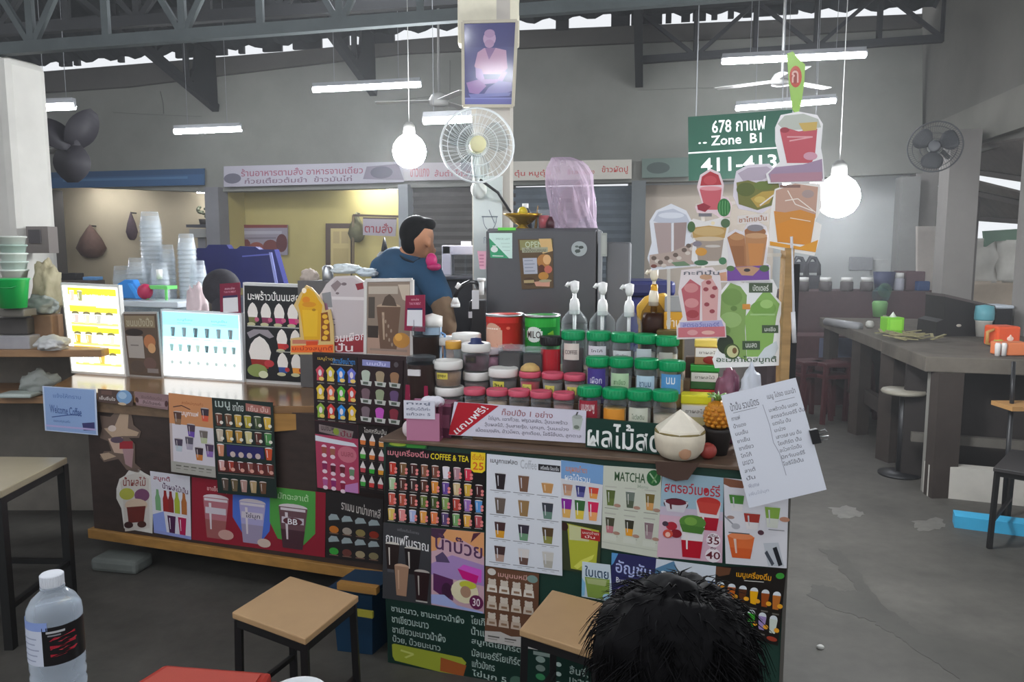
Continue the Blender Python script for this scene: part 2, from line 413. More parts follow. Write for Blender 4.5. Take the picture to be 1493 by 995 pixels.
# right: concrete beam wall on columns, open below to a lean-to
RW = Plane(BW.hit(1345, 300, 0), 10.0)
rd = Vector((sin(radians(11)), cos(radians(11)), 0))     # direction away from the viewer
c0 = BW.hit(1347, 250, 0); c0.z = 0
def rpt(dist, z): p = c0 - rd*dist; return Vector((p.x + .02*dist, p.y, z))
mb = MB(); mb.slab([rpt(-.4, 2.55), rpt(7, 2.5), rpt(7, 5.4), rpt(-.4, 4.8)], (1, -.2, 0), .18, concrete('6b6963', .16, 1)); struct('wall_right', mb, fixn=True)
mb = MB(); mb.slab([rpt(.0, 2.62), rpt(7, 2.62), rpt(7, 2.98), rpt(0, 2.98)], (-1, .2, 0), .07, concrete('78766f', .14, 1)); struct('trim_7', mb, fixn=True)
for nm, x, y, d, w in (('column', 1384, 470, 7.4, .26), ('column', 1336, 440, 9.3, .24), ('column', 1506, 480, 6.2, .24)):
    g = aty(x, y, d); mb = MB(); mb.box((g.x, g.y, 1.35), (w, w, 2.7), concrete('8b8783', .12, 2), BW.ang); struct(nm, mb)
# left: round-shouldered white column
mb = MB(); g = aty(22, 300, 4.9); mb.box((g.x, g.y, 1.37), (.34, .3, 2.75), concrete('c9c7c0', .12, 2), -.3); struct('column', mb, bevel=.05)
# far left and right end walls of the hall
mb = MB(); mb.box((-8.6, 7, 2.2), (.2, 9, 4.4), concrete('8f8c86')); struct('wall_left', mb)
# the middle pole
g = aty(719, 300, 4.55); PX, PY = g.x, g.y
mb = MB(); mb.box((PX, PY, 1.5), (.215, .215, 3.0), concrete('b9b3aa', .08, 3), -radians(5)); struct('column', mb)
mb = MB(); mb.box((PX-.02, PY-.06, 2.86), (.34, .1, .26), mat('d5cfba', .6, nz=.1)); mb.box((PX-.02, PY, 3.0), (.3, .24, .05), mat('d5cfba', .6, nz=.1)); tag(mb.build('trim_8', bevel=.01), kind='structure')
mb = MB(); mb.box((PX, PY+.02, 3.12), (.16, .16, .35), TM); tag(mb.build('trim_9'), kind='structure')

# outside on the right: lean-to roof strips and pale tarpaulin wall
def outside():
    mt = mat('6b645d', .8, nz=.2); y0 = 5.0
    for k, (a, b) in enumerate((((1400, 262), (1560, 322)), ((1390, 290), (1560, 345)), ((1405, 312), (1560, 300)), ((1330, 262), (1400, 240)))):
        pass
    a, b, c = aty(1385, 232, 8.6), aty(1530, 215, 6.4), aty(1385, 314, 10.4); nn = (b-a).cross(c-a).normalized(); nn = nn if nn.z > 0 else -nn
    def lr(x, y): r = ray(x, y); return CAM + r*((a-CAM).dot(nn)/r.dot(nn))
    for q, col in (([(1385, 218), (1540, 196), (1540, 264), (1385, 242)], '5c5650'), ([(1385, 255), (1540, 294), (1540, 303), (1385, 270)], '6b645d'), ([(1385, 274), (1540, 307), (1540, 323), (1385, 314)], '635c55'), ([(1330, 236), (1386, 256), (1386, 268), (1330, 254)], '6b645d'), ([(1330, 262), (1386, 281), (1386, 298), (1330, 292)], '635c55')):
        mb = MB(); mb.slab([lr(x, y) for x, y in q], nn, .02, mat(col, .8, nz=.2)); 
        p, q_ = lr(*q[3]), lr(*q[2]); mb.bar(p-nn*.03, q_-nn*.03, .05, .05, mat('4a4440', .8)); tag(mb.build('lean_to_roof_sheet', fixn=True), kind='structure')
outside()

# odd blocks and sheet ends that break up the slot of daylight over the wall
random.seed(6); mb = MB()
for x in (-60, 40, 95, 112, 176, 262, 282, 304, 322, 352, 392, 398, 405, 440, 455, 463, 500, 545, 562, 700, 735, 820, 905, 930, 952, 975, 1000, 1020, 1042, 1066, 1090, 1115, 1150):
    w = random.choice((8, 12, 18, 26)); yy = 100 - .075*(x+60); p = BW.hit(x, yy-8, .05); mb.box(p, (w*p.y/FPX, .05, .3), TD, BW.ang)
tag(mb.build('roof_filler'), kind='structure')

# ================================================================ THE TWO COUNTERS
WOODT = mat('8d6a48', .16, kind='wood', sc=2.2, spec=.6); WOODD = mat('3a2d28', .5, kind='wood', sc=2)
WOODY = mat('a87b3e', .5, kind='wood', sc=2); WOODB = mat('77604a', .5, kind='wood', sc=3)
def lp(u, z, off=0): return LC.uv(u, z, off)
t = thing('bar_counter', 'long dark wooden bar counter with glossy top carrying lit menu boxes', 'counter', lp(1.1, 0, -.3))
L0 = t.location
mb = MB(); mb.slab([lp(.225, .18), lp(2.03, .18), lp(2.03, .87), lp(.225, .87)], -LC.n, .62, WOODD); mb.build('body', t, L0, fixn=True)
mb = MB(); mb.slab([lp(-.0, .9, .03), lp(1.34, .9, .03), lp(1.53, .9, -.03), lp(1.53, .9, -.62), lp(-.42, .9, -.62)], (0, 0, -1), .035, WOODT); mb.build('countertop', t, L0, fixn=True, bevel=.003)
mb = MB(); mb.slab([lp(1.34, .78, .03), lp(1.53, .80, -.02), lp(1.53, .865, -.02), lp(1.34, .865, .03)], -LC.n, .02, WOODY); mb.slab([lp(.02, .8, .012), lp(1.35, .8, .012), lp(1.35, .865, .012), lp(.02, .865, .012)], -LC.n, .02, WOODB); mb.build('fascia', t, L0, fixn=True)
mb = MB(); mb.slab([lp(.2, .135, .02), lp(1.9, .135, .02), lp(1.9, .185, .02), lp(.2, .185, .02)], -LC.n, .06, WOODY); mb.build('bottom_rail', t, L0, fixn=True, bevel=.004)
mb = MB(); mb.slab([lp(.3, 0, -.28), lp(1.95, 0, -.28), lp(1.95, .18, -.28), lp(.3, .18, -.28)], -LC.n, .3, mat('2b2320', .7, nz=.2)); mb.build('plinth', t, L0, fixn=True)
# raised back panel at the right end of the bar counter
mb = MB(); mb.slab([lp(1.55, .5, .0), lp(2.04, .5, .0), lp(2.04, 1.15, .0), lp(1.55, 1.15, .0)], -LC.n, .018, mat('2e1d1e', .5)); mb.build('upstand', t, L0, fixn=True)

ZF = .898
def fp(u, z, off=0): return FC.uv(u, z, off)
GREEN = mat('1a3c31', .5, nz=.08)
t = thing('drinks_counter', 'front drinks counter covered in menu posters, green front and worn brown top', 'counter', fp(.7, 0, -.25)); F0 = t.location
mb = MB(); mb.slab([fp(0, 0), fp(1.44, 0), fp(1.44, ZF-.015), fp(0, ZF-.015)], -FC.n, .56, GREEN); mb.build('body', t, F0, fixn=True)
mb = MB(); mb.slab([fp(-.012, ZF-.001, .014), fp(1.447, ZF-.001, .014), fp(1.447, ZF-.001, -.6), fp(-.012, ZF-.001, -.6)], (0, 0, -1), .014, mat('6d5848', .4, kind='wood', sc=3)); mb.build('countertop', t, F0, fixn=True, bevel=.003)
mb = MB(); mb.slab([fp(1.44, 0, .004), fp(1.452, 0, .004), fp(1.452, ZF-.016, .004), fp(1.44, ZF-.016, .004)], -FC.n, .5, mat('55524d', .5)); mb.build('edge_strip', t, F0, fixn=True)
# stepped shelf on the counter
t = thing('stepped_shelf', 'stepped wooden riser on the drinks counter carrying rows of jars', 'shelf', fp(.75, ZF, -.3)); q = t.location
for k, (d0, d1, z) in enumerate(((.075, .2, .945), (.2, .31, 1.03), (.31, .58, 1.12))):
    mb = MB(); mb.slab([fp(.33, ZF, -d0), fp(1.10, ZF, -d0), fp(1.10, z, -d0), fp(.33, z, -d0)], -FC.n, d1-d0, WOODB); mb.build('step', t, q, fixn=True)

# ---------------------------------------------------------------- posters on the front counter
PN = 'poster'
CUPS = ['c0392b', '7c5a3a', '4a2422', '8a5a44', '7a4a3c', 'e8e2ea', 'b58a96', 'd8304e', 'a9c59a', '53302a', '3f2a2a', '5a3528', 'e0903a', '6a4c9c', 'd8c090', 'd9b040', '4a2026', 'c9594a', 'b0503c', '6a3326', '6a7a3a', '4c5c30', '8aa860', 'b84438', '9a70b8', '5a9ad8', 'e0c060', 'e08a8a', 'aab4dc', 'e6a04a', 'e8804a', '5c4878', '7aa86a', 'e8b04a', 'b85058']
def d_tea(A):
    A.rect(.06, -.07, .3, 0.0, '3f9a3a') if False else None
    A.text('เมนูเครื่องดื่ม', .02, .015, .44, .125, 'e08a94', sl=.0)
    A.text('COFFEE & TEA', .46, .03, .84, .11, 'f2dc2c')
    k = 0
    for r in range(4):
        n = 8 if r == 0 else 9
        for c in range(n):
            u = .075+c*.1085; v = .27+r*.205
            A.cup(u, v, .072, .165, CUPS[k % len(CUPS)], 'efe6e0', '', 'e88a86'); k += 1
            A.rect(u-.035, v+.09, u+.04, v+.098, 'b9b4b0')
    A.poly([(.86, -.03), (1.0, -.03), (1.0, .2), (.97, .235), (.89, .235), (.86, .2)], 'f3d22a'); A.text('เริ่มต้น', .875, -.01, .985, .07, 'd07020'); A.text('25', .88, .1, .985, .2, 'e0622a')
board(PN, 'black coffee and tea poster with four rows of small cups below counter edge', 'poster', FC, [(563, 652), (708, 664), (706, 774), (560, 761)], '141213', d_tea, off=.004)
def d_coffee(A):
    A.text('เมนูกาแฟสด', .05, .03, .42, .085, '4a4a50'); A.text('Coffee', .46, .02, .68, .1, 'b9bdc4'); A.rect(.7, .045, .99, .1, '2a2a30'); A.text('เครื่องดื่ม ร้อน/เย็น', .73, .055, .97, .09, 'dfe2e6')
    B = [['2b2429', '7a5a48', None], ['6b5e55', '9a7a50', '3c4048'], ['4a3030', '3a3440', '5a4630'], ['4a3434', 'ded8d4', 'cfccc4']]
    LW = [[None, None, 'c8945a'], [None, None, '6a8a7c'], ['e0a030', '6f9a78', '8a8a48'], ['b89a8c', '6a5048', 'b5b1a6']]
    for r in range(4):
        for c in range(3):
            u = .19+c*.315; v = .225+r*.215; b = B[r][c]
            if b: A.cup(u, v, .15, .15, b, 'd9dade', '', None, LW[r][c])
            else: A.cup(u, v+.02, .16, .09, 'c8945a', 'e2c9a6')
            A.rect(u-.14, v+.087, u+.14, v+.092, '77777c'); A.rect(u-.08, v+.103, u-.02, v+.107, 'a0a0a6'); A.rect(u+.03, v+.103, u+.08, v+.107, 'a0a0a6')
board(PN, 'large white poster of iced coffee glasses in three columns on the green counter front', 'poster', FC, [(710, 662), (818, 672), (820, 840), (708, 825)], 'dfe3ea', d_coffee, off=.006)
def d_old(A):
    A.text('เครื่องดื่มโบราณ', .3, .045, .75, .085, '77777a', sl=.02); A.text('กาแฟโบราณ', .06, .11, .95, .25, 'ecebe9', arc=.0, sl=.06)
    for u, v, w, h, b, tp in ((.2, .43, .3, .38, '2a1e1c', 'd8d0c4'), (.62, .45, .34, .36, '211a1b', 'cfc8be'), (.4, .72, .3, .42, 'a8836a', 'c9a78c'), (.82, .76, .32, .42, '2d1a1c', 'b9b0a8')): A.cup(u, v, w, h, b, tp)
    A.rect(.1, .6, .24, .64, '55555a'); A.rect(.7, .955, .94, .975, 'b9b4ae')
board(PN, 'charcoal poster with four tall iced coffee glasses and white Thai heading', 'poster', FC, [(559, 762), (629, 770), (628, 883), (558, 872)], '3d3d40', d_old, off=.005)
def d_plum(A):
    A.poly([(0, 0), (1, 0), (1, .3), (.8, .18), (.6, .12), (.45, .16), (.2, .1), (.1, .28), (0, .3)], 'e0a06a'); A.poly([(0, .0), (.3, .0), (.2, .1), (.1, .13), (0, .1)], '4a3048'); A.poly([(.8, .02), (.95, .0), (.75, .14)], '5a3040')
    A.text('น้ำบ๊วย', .08, .05, .97, .26, '5a3a5c', sl=.07)
    A.poly([(.1, .42), (.4, .32), (1, .4), (1, .66), (.0, .6), (.0, .46)], 'a98ac0'); A.poly([(.08, .36), (.22, .29), (.3, .35), (.36, .42), (.1, .43)], '5a4a6a')
    A.poly([(.5, .48), (.9, .54), (.86, .64), (.6, .6)], 'd01a80'); A.poly([(.62, .42), (.96, .46), (.95, .62), (.88, .62), (.9, .54), (.52, .48)], 'd45ac8')
    A.poly([(.04, .58), (.42, .63), (.42, .9), (.2, .86), (.04, .8)], '5c2a58'); A.ell(.3, .78, .1, .1, '40203c'); A.poly([(0, .86), (.25, .84), (.5, .95), (.98, .98), (.98, 1), (0, .98)], 'a8b4e4')
    A.ell(.64, .76, .26, .15, 'e6ddb8'); A.ell(.7, .67, .16, .05, 'c8c840'); A.ell(.66, .76, .1, .075, 'b08a70'); A.ell(.86, .87, .13, .09, '6a2450'); A.text('30', .79, .82, .93, .92, 'f2e6ea')
board(PN, 'pink and purple plum drink poster with a price disc in its corner', 'poster', FC, [(629, 770), (706, 777), (706, 895), (629, 882)], 'cfa9b4', d_plum, off=.0055)
def d_bear(A):
    A.ell(.12, .06, .08, .045, 'd8d2ca'); A.text('เมนูนมหมี', .24, .04, .78, .13, 'd9aaa0'); A.ell(.88, .08, .1, .05, '7f9a92')
    for r in range(3):
        for c in range(4):
            if r == 2 and c == 3: continue
            u = .13+c*.23; v = .25+r*.225
            A.ell(u, v-.045, .075, .05, 'd9cdbd'); A.ell(u-.05, v-.085, .025, .018, 'd9cdbd'); A.ell(u+.05, v-.085, .025, .018, 'd9cdbd')
            A.poly([(u-.085, v-.02), (u+.085, v-.02), (u+.1, v+.075), (u-.1, v+.075)], ['e6ddd0', 'd3c4b2', 'cdb9a6'][r]); A.rect(u-.05, v+.02, u+.06, v+.05, '9a7a60')
    A.poly([(0, .86), (.3, .84), (.5, .88), (.8, .85), (1, .86), (1, 1), (0, 1)], 'c9c4be')
    for k in range(3): A.rect(.06+.32*k, .91, .28+.32*k, .93, '6a6560'); A.rect(.06+.32*k, .95, .24+.32*k, .96, '8a857f')
board(PN, 'brown poster of bear shaped milk ices partly behind the right stool', 'poster', FC, [(708, 826), (786, 837), (784, 948), (707, 935)], '6d4a36', d_bear, off=.007)
def d_berry(A):
    A.poly([(0, 0), (1, 0), (1, .32), (.0, .3)], '7aa4d4'); A.text('เมนูผสมโซดา', .12, .06, .62, .2, 'd88a5a'); A.text('ผลไม้รวม', .1, .2, .7, .32, 'e9eef4')
    for c, (b, l) in enumerate((('b98a72', 'c9a080'), ('3a3a78', '5a5a9a'), ('d84a3a', 'e8a050'))): A.cup(.17+c*.31, .47, .24, .2, b, 'cfd4da', '', None, l)
    for c, (b, l) in enumerate((('8a2a9a', 'e0b060'), ('3a6a3a', 'e2c84a'), ('d82a5a', 'f0a868'))): A.cup(.15+c*.32, .77, .26, .34, b, 'e8ecef', '', None, l)
board(PN, 'blue topped poster with six colourful layered fruit drinks beside the white coffee poster', 'poster', FC, [(818, 671), (880, 679), (877, 766), (817, 759)], 'd9dadf', d_berry, off=.005)
def d_lime(A):
    A.poly([(.15, .03), (.95, .1), (.9, .9), (.7, .97), (.22, .95)], 'b4b83a'); A.poly([(.2, .05), (.75, .1), (.7, .35), (.2, .36)], 'c9cc9a'); A.poly([(.3, .9), (.5, .75), (.85, .6), (.8, .7), (.55, .85), (.4, .95)], 'd6d860')
    A.ell(.08, .1, .1, .09, '3a2420'); A.poly([(.5, .1), (.98, .14), (.98, .32), (.5, .3)], 'b02a2a'); A.text('มะนาวโซดา', .54, .14, .94, .2, 'f0dcd8'); A.text('ปั่น', .6, .22, .85, .28, 'f0dcd8')
board(PN, 'dark poster with a big glass of yellow green lime drink', 'poster', FC, [(818, 760), (877, 767), (874, 838), (821, 831)], '38402a', d_lime, off=.0052)
def d_matcha(A):
    A.text('MATCHA', .2, .06, .73, .17, '3a5a3a'); A.ell(.87, .1, .12, .09, '2f6a3a'); A.line([(.8, .05), (.92, .15)], .02, .02, 'a9c4a0'); A.line([(.93, .05), (.84, .16)], .02, .02, '6a9a60'); A.text('Menu', .6, .19, .78, .23, 'a9b4a0')
    for r in range(2):
        for c in range(3):
            u = .14+c*.34; v = .37+r*.33; b, l = ((('5c6a38', '6a7a40'), ('6f7a70', '55604c'), ('7a6a38', 'd8a060')), (('4a4a38', 'c07a80'), ('3a3a2c', 'e8a030'), ('8a7278', 'a48a90')))[r][c]
            A.cup(u, v, .16, .2, b, 'd5d6cc', '', None, l); A.ell(u+.12, v+.09, .06, .02, 'b08a78'); A.rect(u-.1, v+.13, u+.14, v+.137, '8a8a80')
            A.rect(u-.1, v-.14 if r else v-.13, u+.1, v-.125 if r else v-.12, 'b9b9ae')
    for c in range(3): A.rect(.04+c*.34, .82, .26+c*.34, .89, 'd2d6c8')
    A.rect(0, .92, 1, .925, 'aeb4a4')
board(PN, 'pale green matcha menu poster with six small glasses', 'poster', FC, [(880, 679), (965, 685), (960, 814), (877, 799)], 'ccd0c0', d_matcha, off=.0056)
def d_straw(A):
    A.rect(0, .5, 1, 1, 'd8b4c4'); A.rect(0, .4, 1, .5, 'c9bccc'); A.text('สตรอว์เบอร์รี่', .05, .09, .95, .23, 'c0303c'); A.ell(.72, .17, .035, .03, 'c0303c')
    A.ell(.25, .36, .2, .07, '4a2028'); A.cup(.25, .38, .4, .14, 'd2d0d6', '5a2430'); A.ell(.25, .335, .17, .035, '6a2430')
    A.cup(.77, .45, .4, .36, 'e6dfe0', 'e9e4e2', '', None, 'b01a30'); A.ell(.77, .3, .19, .06, 'c23a34'); A.poly([(.58, .3), (.96, .31), (.9, .44), (.64, .43)], 'c9463c')
    A.cup(.53, .73, .4, .48, 'e9e4e6', 'e9e4e2', '', None, 'b8162c'); A.ell(.53, .55, .21, .085, '5a8a3c'); A.ell(.5, .54, .1, .05, '7aa84a'); A.poly([(.33, .58), (.73, .6), (.68, .68), (.38, .67)], '4c7a34')
    A.ell(.2, .62, .09, .05, 'b02a3a'); A.ell(.28, .7, .09, .05, '8a1f2c'); A.ell(.15, .71, .08, .05, 'd05040'); A.ell(.15, .72, .04, .03, 'f0c0b0'); A.ell(.1, .6, .05, .03, '4a3a48')
    A.ell(.86, .74, .11, .085, 'efe6ea'); A.ell(.86, .92, .12, .085, 'efe6ea'); A.text('เริ่ม', .8, .665, .92, .7, '5a3038'); A.text('35', .77, .7, .95, .79, '6a2030'); A.text('ถึง', .82, .82, .9, .85, '5a3038'); A.text('40', .75, .875, .97, .965, '6a2030')
board(PN, 'strawberry dessert cup poster, blue above and pink below, with prices 35 and 40', 'poster', FC, [(966, 688), (1055, 697), (1053, 821), (958, 812)], '9fbccb', d_straw, off=.006)
def d_parf(A):
    A.poly([(0, 0), (.4, .02), (.3, .1), (.1, .1), (0, .07)], '8a5a44')
    for u, v, w, h, b, l in ((.2, .27, .24, .2, '4f8a3c', 'e4e0e0'), (.44, .47, .26, .2, 'a83a30', 'e6e2e2'), (.76, .4, .24, .26, '8ab04a', 'd9dcd0')): A.cup(u, v, w, h, b, 'cfd0d2', '', None, l)
    A.cup(.26, .78, .44, .28, 'e0703a', 'e8c8b8', '', None, 'd8602c'); A.ell(.26, .66, .2, .04, 'e88a5a'); A.rect(.06, .62, .4, .632, '55585c'); A.line([(.0, .44), (.18, .56)], .02, .02, '9a9aa0'); A.ell(.18, .55, .07, .035, 'b4b4ba')
    A.poly([(.62, .72), (.86, .7), (.96, .98), (.7, .99)], 'c4c8ce'); A.line([(.66, .82), (.78, .97)], .05, .05, '4a4e58'); A.line([(.8, .76), (.9, .97)], .07, .05, '22242a'); A.ell(.95, .42, .08, .03, 'c08a70'); A.ell(.1, .45, .06, .02, 'a88a80')
    A.ell(.58, .6, .05, .03, '5a3a44'); A.rect(.7, .55, .95, .56, '88888e')
board(PN, 'white poster of layered green and orange dessert cups at the right counter corner', 'poster', FC, [(1055, 697), (1150, 706), (1147, 829), (1058, 822)], 'dedde2', d_parf, off=.005)
def d_pandan(A):
    A.text('ใบเตย', .1, .1, .92, .4, '2a4a66'); A.poly([(.1, .42), (.95, .4), (.9, .98), (.2, .98)], '8aa44a'); A.poly([(.15, .45), (.85, .43), (.8, .6), (.2, .6)], 'b0bc80'); A.poly([(0, .45), (.12, .6), (.1, .95), (.0, .98)], '8ac4e4'); A.ell(.85, .9, .16, .1, 'a8d0e8')
board(PN, 'small pandan drink poster with green glass and pale blue border', 'poster', FC, [(849, 819), (890, 824), (893, 878), (848, 870)], 'cfdde6', d_pandan, off=.0068)
def d_pea(A):
    A.text('อัญชัน', .1, .12, .9, .42, 'b9c4ee', sl=.05); A.text('Butterfly pea', .12, .46, .82, .6, 'e2e4f2', sl=.06); A.ell(.42, .78, .32, .16, 'b094c8'); A.ell(.36, .74, .2, .08, 'd4c0e0'); A.poly([(.0, 0), (.15, 0), (.05, .2), (0, .25)], '5a9ad0'); A.ell(.8, .85, .12, .14, '5a5a9c')
board(PN, 'dark blue butterfly pea poster just above the dark haired head', 'poster', FC, [(892, 806), (957, 814), (952, 888), (890, 880)], '2e2f5e', d_pea, off=.0066)
def d_oreo(A):
    A.rect(0, .35, 1, 1, '3a74bc'); A.poly([(0, .2), (.3, .0), (.38, .2), (.25, .35), (0, .4)], '5a86a8'); A.text('โกริโอ้ปั่น', .1, .22, .92, .66, 'eef4fa', sl=.08); A.poly([(0, .8), (.5, .7), (1, .85), (1, 1), (0, 1)], '8ab8e0'); A.ell(.3, .9, .2, .1, 'd4e2ee')
board(PN, 'blue and white blended drink poster right of the dark blue one', 'poster', FC, [(957, 815), (1044, 826), (1040, 890), (951, 884)], 'd5dde6', d_oreo, off=.0067)
def d_beer(A):
    A.text('เมนูเครื่องดื่ม', .3, .05, .8, .17, 'f0a818', sl=.03); A.ell(.92, .1, .06, .04, '3f9a3a'); A.poly([(0, 0), (.22, .02), (.2, .12), (.05, .16), (0, .12)], '6a442e'); A.rect(.42, .19, .7, .2, 'd8d4cc')
    for r, (n, cols) in enumerate(((6, ('e0901a', 'c0601c', '5a3018', 'f0b010', '9a4a18', 'c0702a')), (4, ('d0d4d4', '3cae2c', 'a690c4', 'd4dcd0')))):
        for c in range(n):
            u = .08+c*.165 if r == 0 else .4+c*.165; v = .36+r*.34 + .012*c
            A.cup(u, v, .12, .24, cols[c], 'dfe6ea', 'dome'); A.ell(u+.06, v+.07, .04, .03, 'f0a828'); A.rect(u-.04, v+.17, u+.06, v+.19, '6a655e')
    A.ell(.9, .93, .08, .03, 'a8402a')
board(PN, 'black drinks poster with yellow heading and two rows of foaming glasses', 'poster', FC, [(1044, 826), (1147, 829), (1134, 942), (1040, 915)], '1d1815', d_beer, off=.0058)
def d_chalk(A):
    W = 'b6c8c0'
    for k, (tx, w) in enumerate((('ชามะนาว, ชามะนาวน้ำผึ้ง', .33), ('ชาเขียวมะนาว', .17), ('ชาเขียวมะนาวน้ำผึ้ง', .245), ('บ๊วย, บ๊วยมะนาว', .22))): A.text(tx, .025, .1+k*.155, .025+w, .22+k*.155, W)
    A.poly([(.02, .72), (.03, .7), (.34, .7), (.36, .76), (.33, .99), (.03, .96), (.02, .9)], 'a3ad38'); A.poly([(.245, .76), (.36, .8), (.345, .97), (.24, .965)], 'a85a2c'); A.line([(.06, .78), (.12, .8), (.08, .88)], .01, .03, 'c9d070')
    for k, (tx, w) in enumerate((('โยเกิร์ต', .1), ('น้ำแดง', .1), ('สมูทตี้โยเกิร์ต', .215), ('มัลเบอร์รี่โยเกิร์ต', .215), ('แก้วมังกร', .1), ('ไข่มุก 5.-', .18))): A.text(tx, .385, .06+k*.155, .385+w, .18+k*.155, W)
    for k in range(4): A.ell(.68, .5+k*.12, .02, .045, ['8fa39a', '77887f', '3f8a5a', '5a8a6a'][k]); A.ell(.755, .52+k*.13, .012, .03, W)
    for k, tx in enumerate(('ลิ้นจี่, กล้วย', 'มะละกอ, เงาะ', 'องุ่น, แอปเปิล')): A.text(tx, .8, .5+k*.16, .98, .63+k*.16, W)
    A.ell(.58, .88, .03, .08, '4a6a5a'); A.rect(.65, .4, .72, .45, '8a9a92')
board('chalkboard', 'dark green lettered board along the bottom of the drinks counter with pale Thai handwriting', 'board', FC, [(562, 870), (905, 928), (902, 1040), (567, 965)], '16322a', d_chalk, off=.003)
def d_leaf(A): A.ell(.25, .5, .22, .35, '9ab83a'); A.poly([(.45, .1), (1, 0), (.95, .9), (.5, 1)], '3a8a3a'); A.rect(.1, .4, .3, .5, 'c9d070')
board('sticker', 'small green leaf sticker under the left end of the drinks counter top', 'sticker', FC, [(566, 643), (624, 647), (622, 655), (566, 651)], '2a5a34', d_leaf, off=.006)

# ---------------------------------------------------------------- posters on the bar counter
def d_bluenote(A):
    A.rect(.03, .02, .97, .98, '8ea9d4'); A.text('แจ้งให้ทราบ', .2, .14, .72, .24, '5a78b4'); A.text('Welcome Coffee', .12, .4, .72, .58, '33508e', sl=.04); A.line([(.15, .68), (.5, .6), (.7, .58)], .02, .02, '33508e')
    A.text('ขอบคุณค่ะ', .18, .72, .5, .8, '4a66a4'); A.poly([(.72, .76), (.95, .72), (.95, .9), (.74, .92)], '3a3a6c'); A.rect(.03, .86, .97, .9, 'b4a8d4')
board(PN, 'pale blue handwritten notice hanging off the left end of the bar counter', 'poster', LC, [(62, 563), (140, 568), (143, 635), (66, 628)], 'c3d0e6', d_bluenote, off=.036)
def d_ball(A): A.ell(.75, .45, .22, .5, '7ba0c8'); A.ell(.7, .35, .12, .25, 'a9c4dc'); A.text('เย็นชื่นใจ', .05, .52, .5, .8, 'd8d0cc'); A.rect(.1, .1, .4, .4, '6a5048'); A.ell(.7, .95, .12, .1, 'd0b89a')
board('sticker', 'brown strip sticker with a blue ball under the bar counter edge', 'sticker', LC, [(143, 567), (195, 571), (194, 592), (143, 586)], '54413b', d_ball, off=.033)
def d_strip(A): A.rect(.1, .5, .9, .85, 'a08488'); A.text('ยินดีต้อนรับ', .2, .2, .8, .42, '6a5054'); A.text('สั่งได้เลยค่ะ', .22, .55, .8, .8, '55403f'); A.ell(.05, .6, .05, .2, '4a2c2c'); A.ell(.95, .6, .05, .2, '4a2c2c')
board('sticker', 'dusty pink strip sticker next to the blue ball sticker', 'sticker', LC, [(196, 571), (246, 576), (245, 598), (199, 591)], '8d7274', d_strip, off=.0335)
def d_faded(A):
    A.poly([(.1, .3), (.35, .28), (.5, .05), (.7, .08), (.68, .3), (.95, .36), (.9, .42), (.55, .42), (.3, .44)], 'b39a82'); A.poly([(.2, .46), (.55, .44), (.6, .7), (.35, .68)], 'c4a794'); A.rect(.48, .5, .8, .62, '9a2a34'); A.poly([(.55, .62), (.82, .62), (.78, .92), (.62, .86)], 'a8878a'); A.poly([(.0, .7), (.22, .68), (.4, .74), (.1, .8)], 'b59c84'); A.ell(.3, .3, .1, .05, 'cbbab0'); A.ell(.42, .48, .16, .05, '5a4a58')
cutout('sticker', 'faded worn cut-out sticker in beige and red on the bare dark counter front', 'sticker', LC, (146, 597, 206, 690), [(0, .1), (.25, .12), (.45, 0), (.75, .03), (.82, .25), (1, .35), (.95, .45), (.7, .45), (.85, .55), (.85, .65), (.85, .85), (1, .93), (.95, 1), (.65, .95), (.45, .78), (.1, .83), (0, .75), (.1, .66), (.28, .66), (.2, .5), (0, .45), (.05, .3)], d_faded, off=.003, t=.0015, edge='6e5c52')
def d_orange(A):
    A.rect(0, 0, 1, .38, 'c98a5c'); A.rect(.06, .38, 1, .86, 'd3cdd4'); A.rect(0, .86, 1, 1, 'a8a59c'); A.text('เมนูกาแฟ', .25, .2, .68, .28, 'eae4e4'); A.text('สดใหม่ทุกแก้ว', .3, .08, .8, .13, 'a86438'); A.line([(.1, .17), (.3, .14), (.5, .18)], .02, .012, '5a3a34')
    for u, v, b, l in ((.2, .3, '55392f', '8a6a50'), (.83, .22, '3a2c38', 'd85a40'), (.5, .44, '4a3a4a', '6a4aa4'), (.78, .5, '6f655f', 'b4bc94'), (.2, .64, '4a3f52', 'b9c4cc'), (.45, .6, '55505c', 'a8a0b0'), (.66, .72, '3a2a34', 'c87a3a'), (.9, .66, '4f3a54', '8a6aac')): A.cup(u, v, .19, .17, b, 'bdb4b4', '', None, l)
    for k in range(5): A.rect(.12+.17*k, .9, .24+.17*k, .915, '6f6d66'); A.rect(.12+.17*k, .94, .22+.17*k, .95, '86847c')
board(PN, 'orange topped coffee menu poster hanging from the bar counter edge', 'poster', LC, [(246, 573), (309, 580), (315, 697), (250, 688)], 'b9a9a4', d_orange, off=.0345)
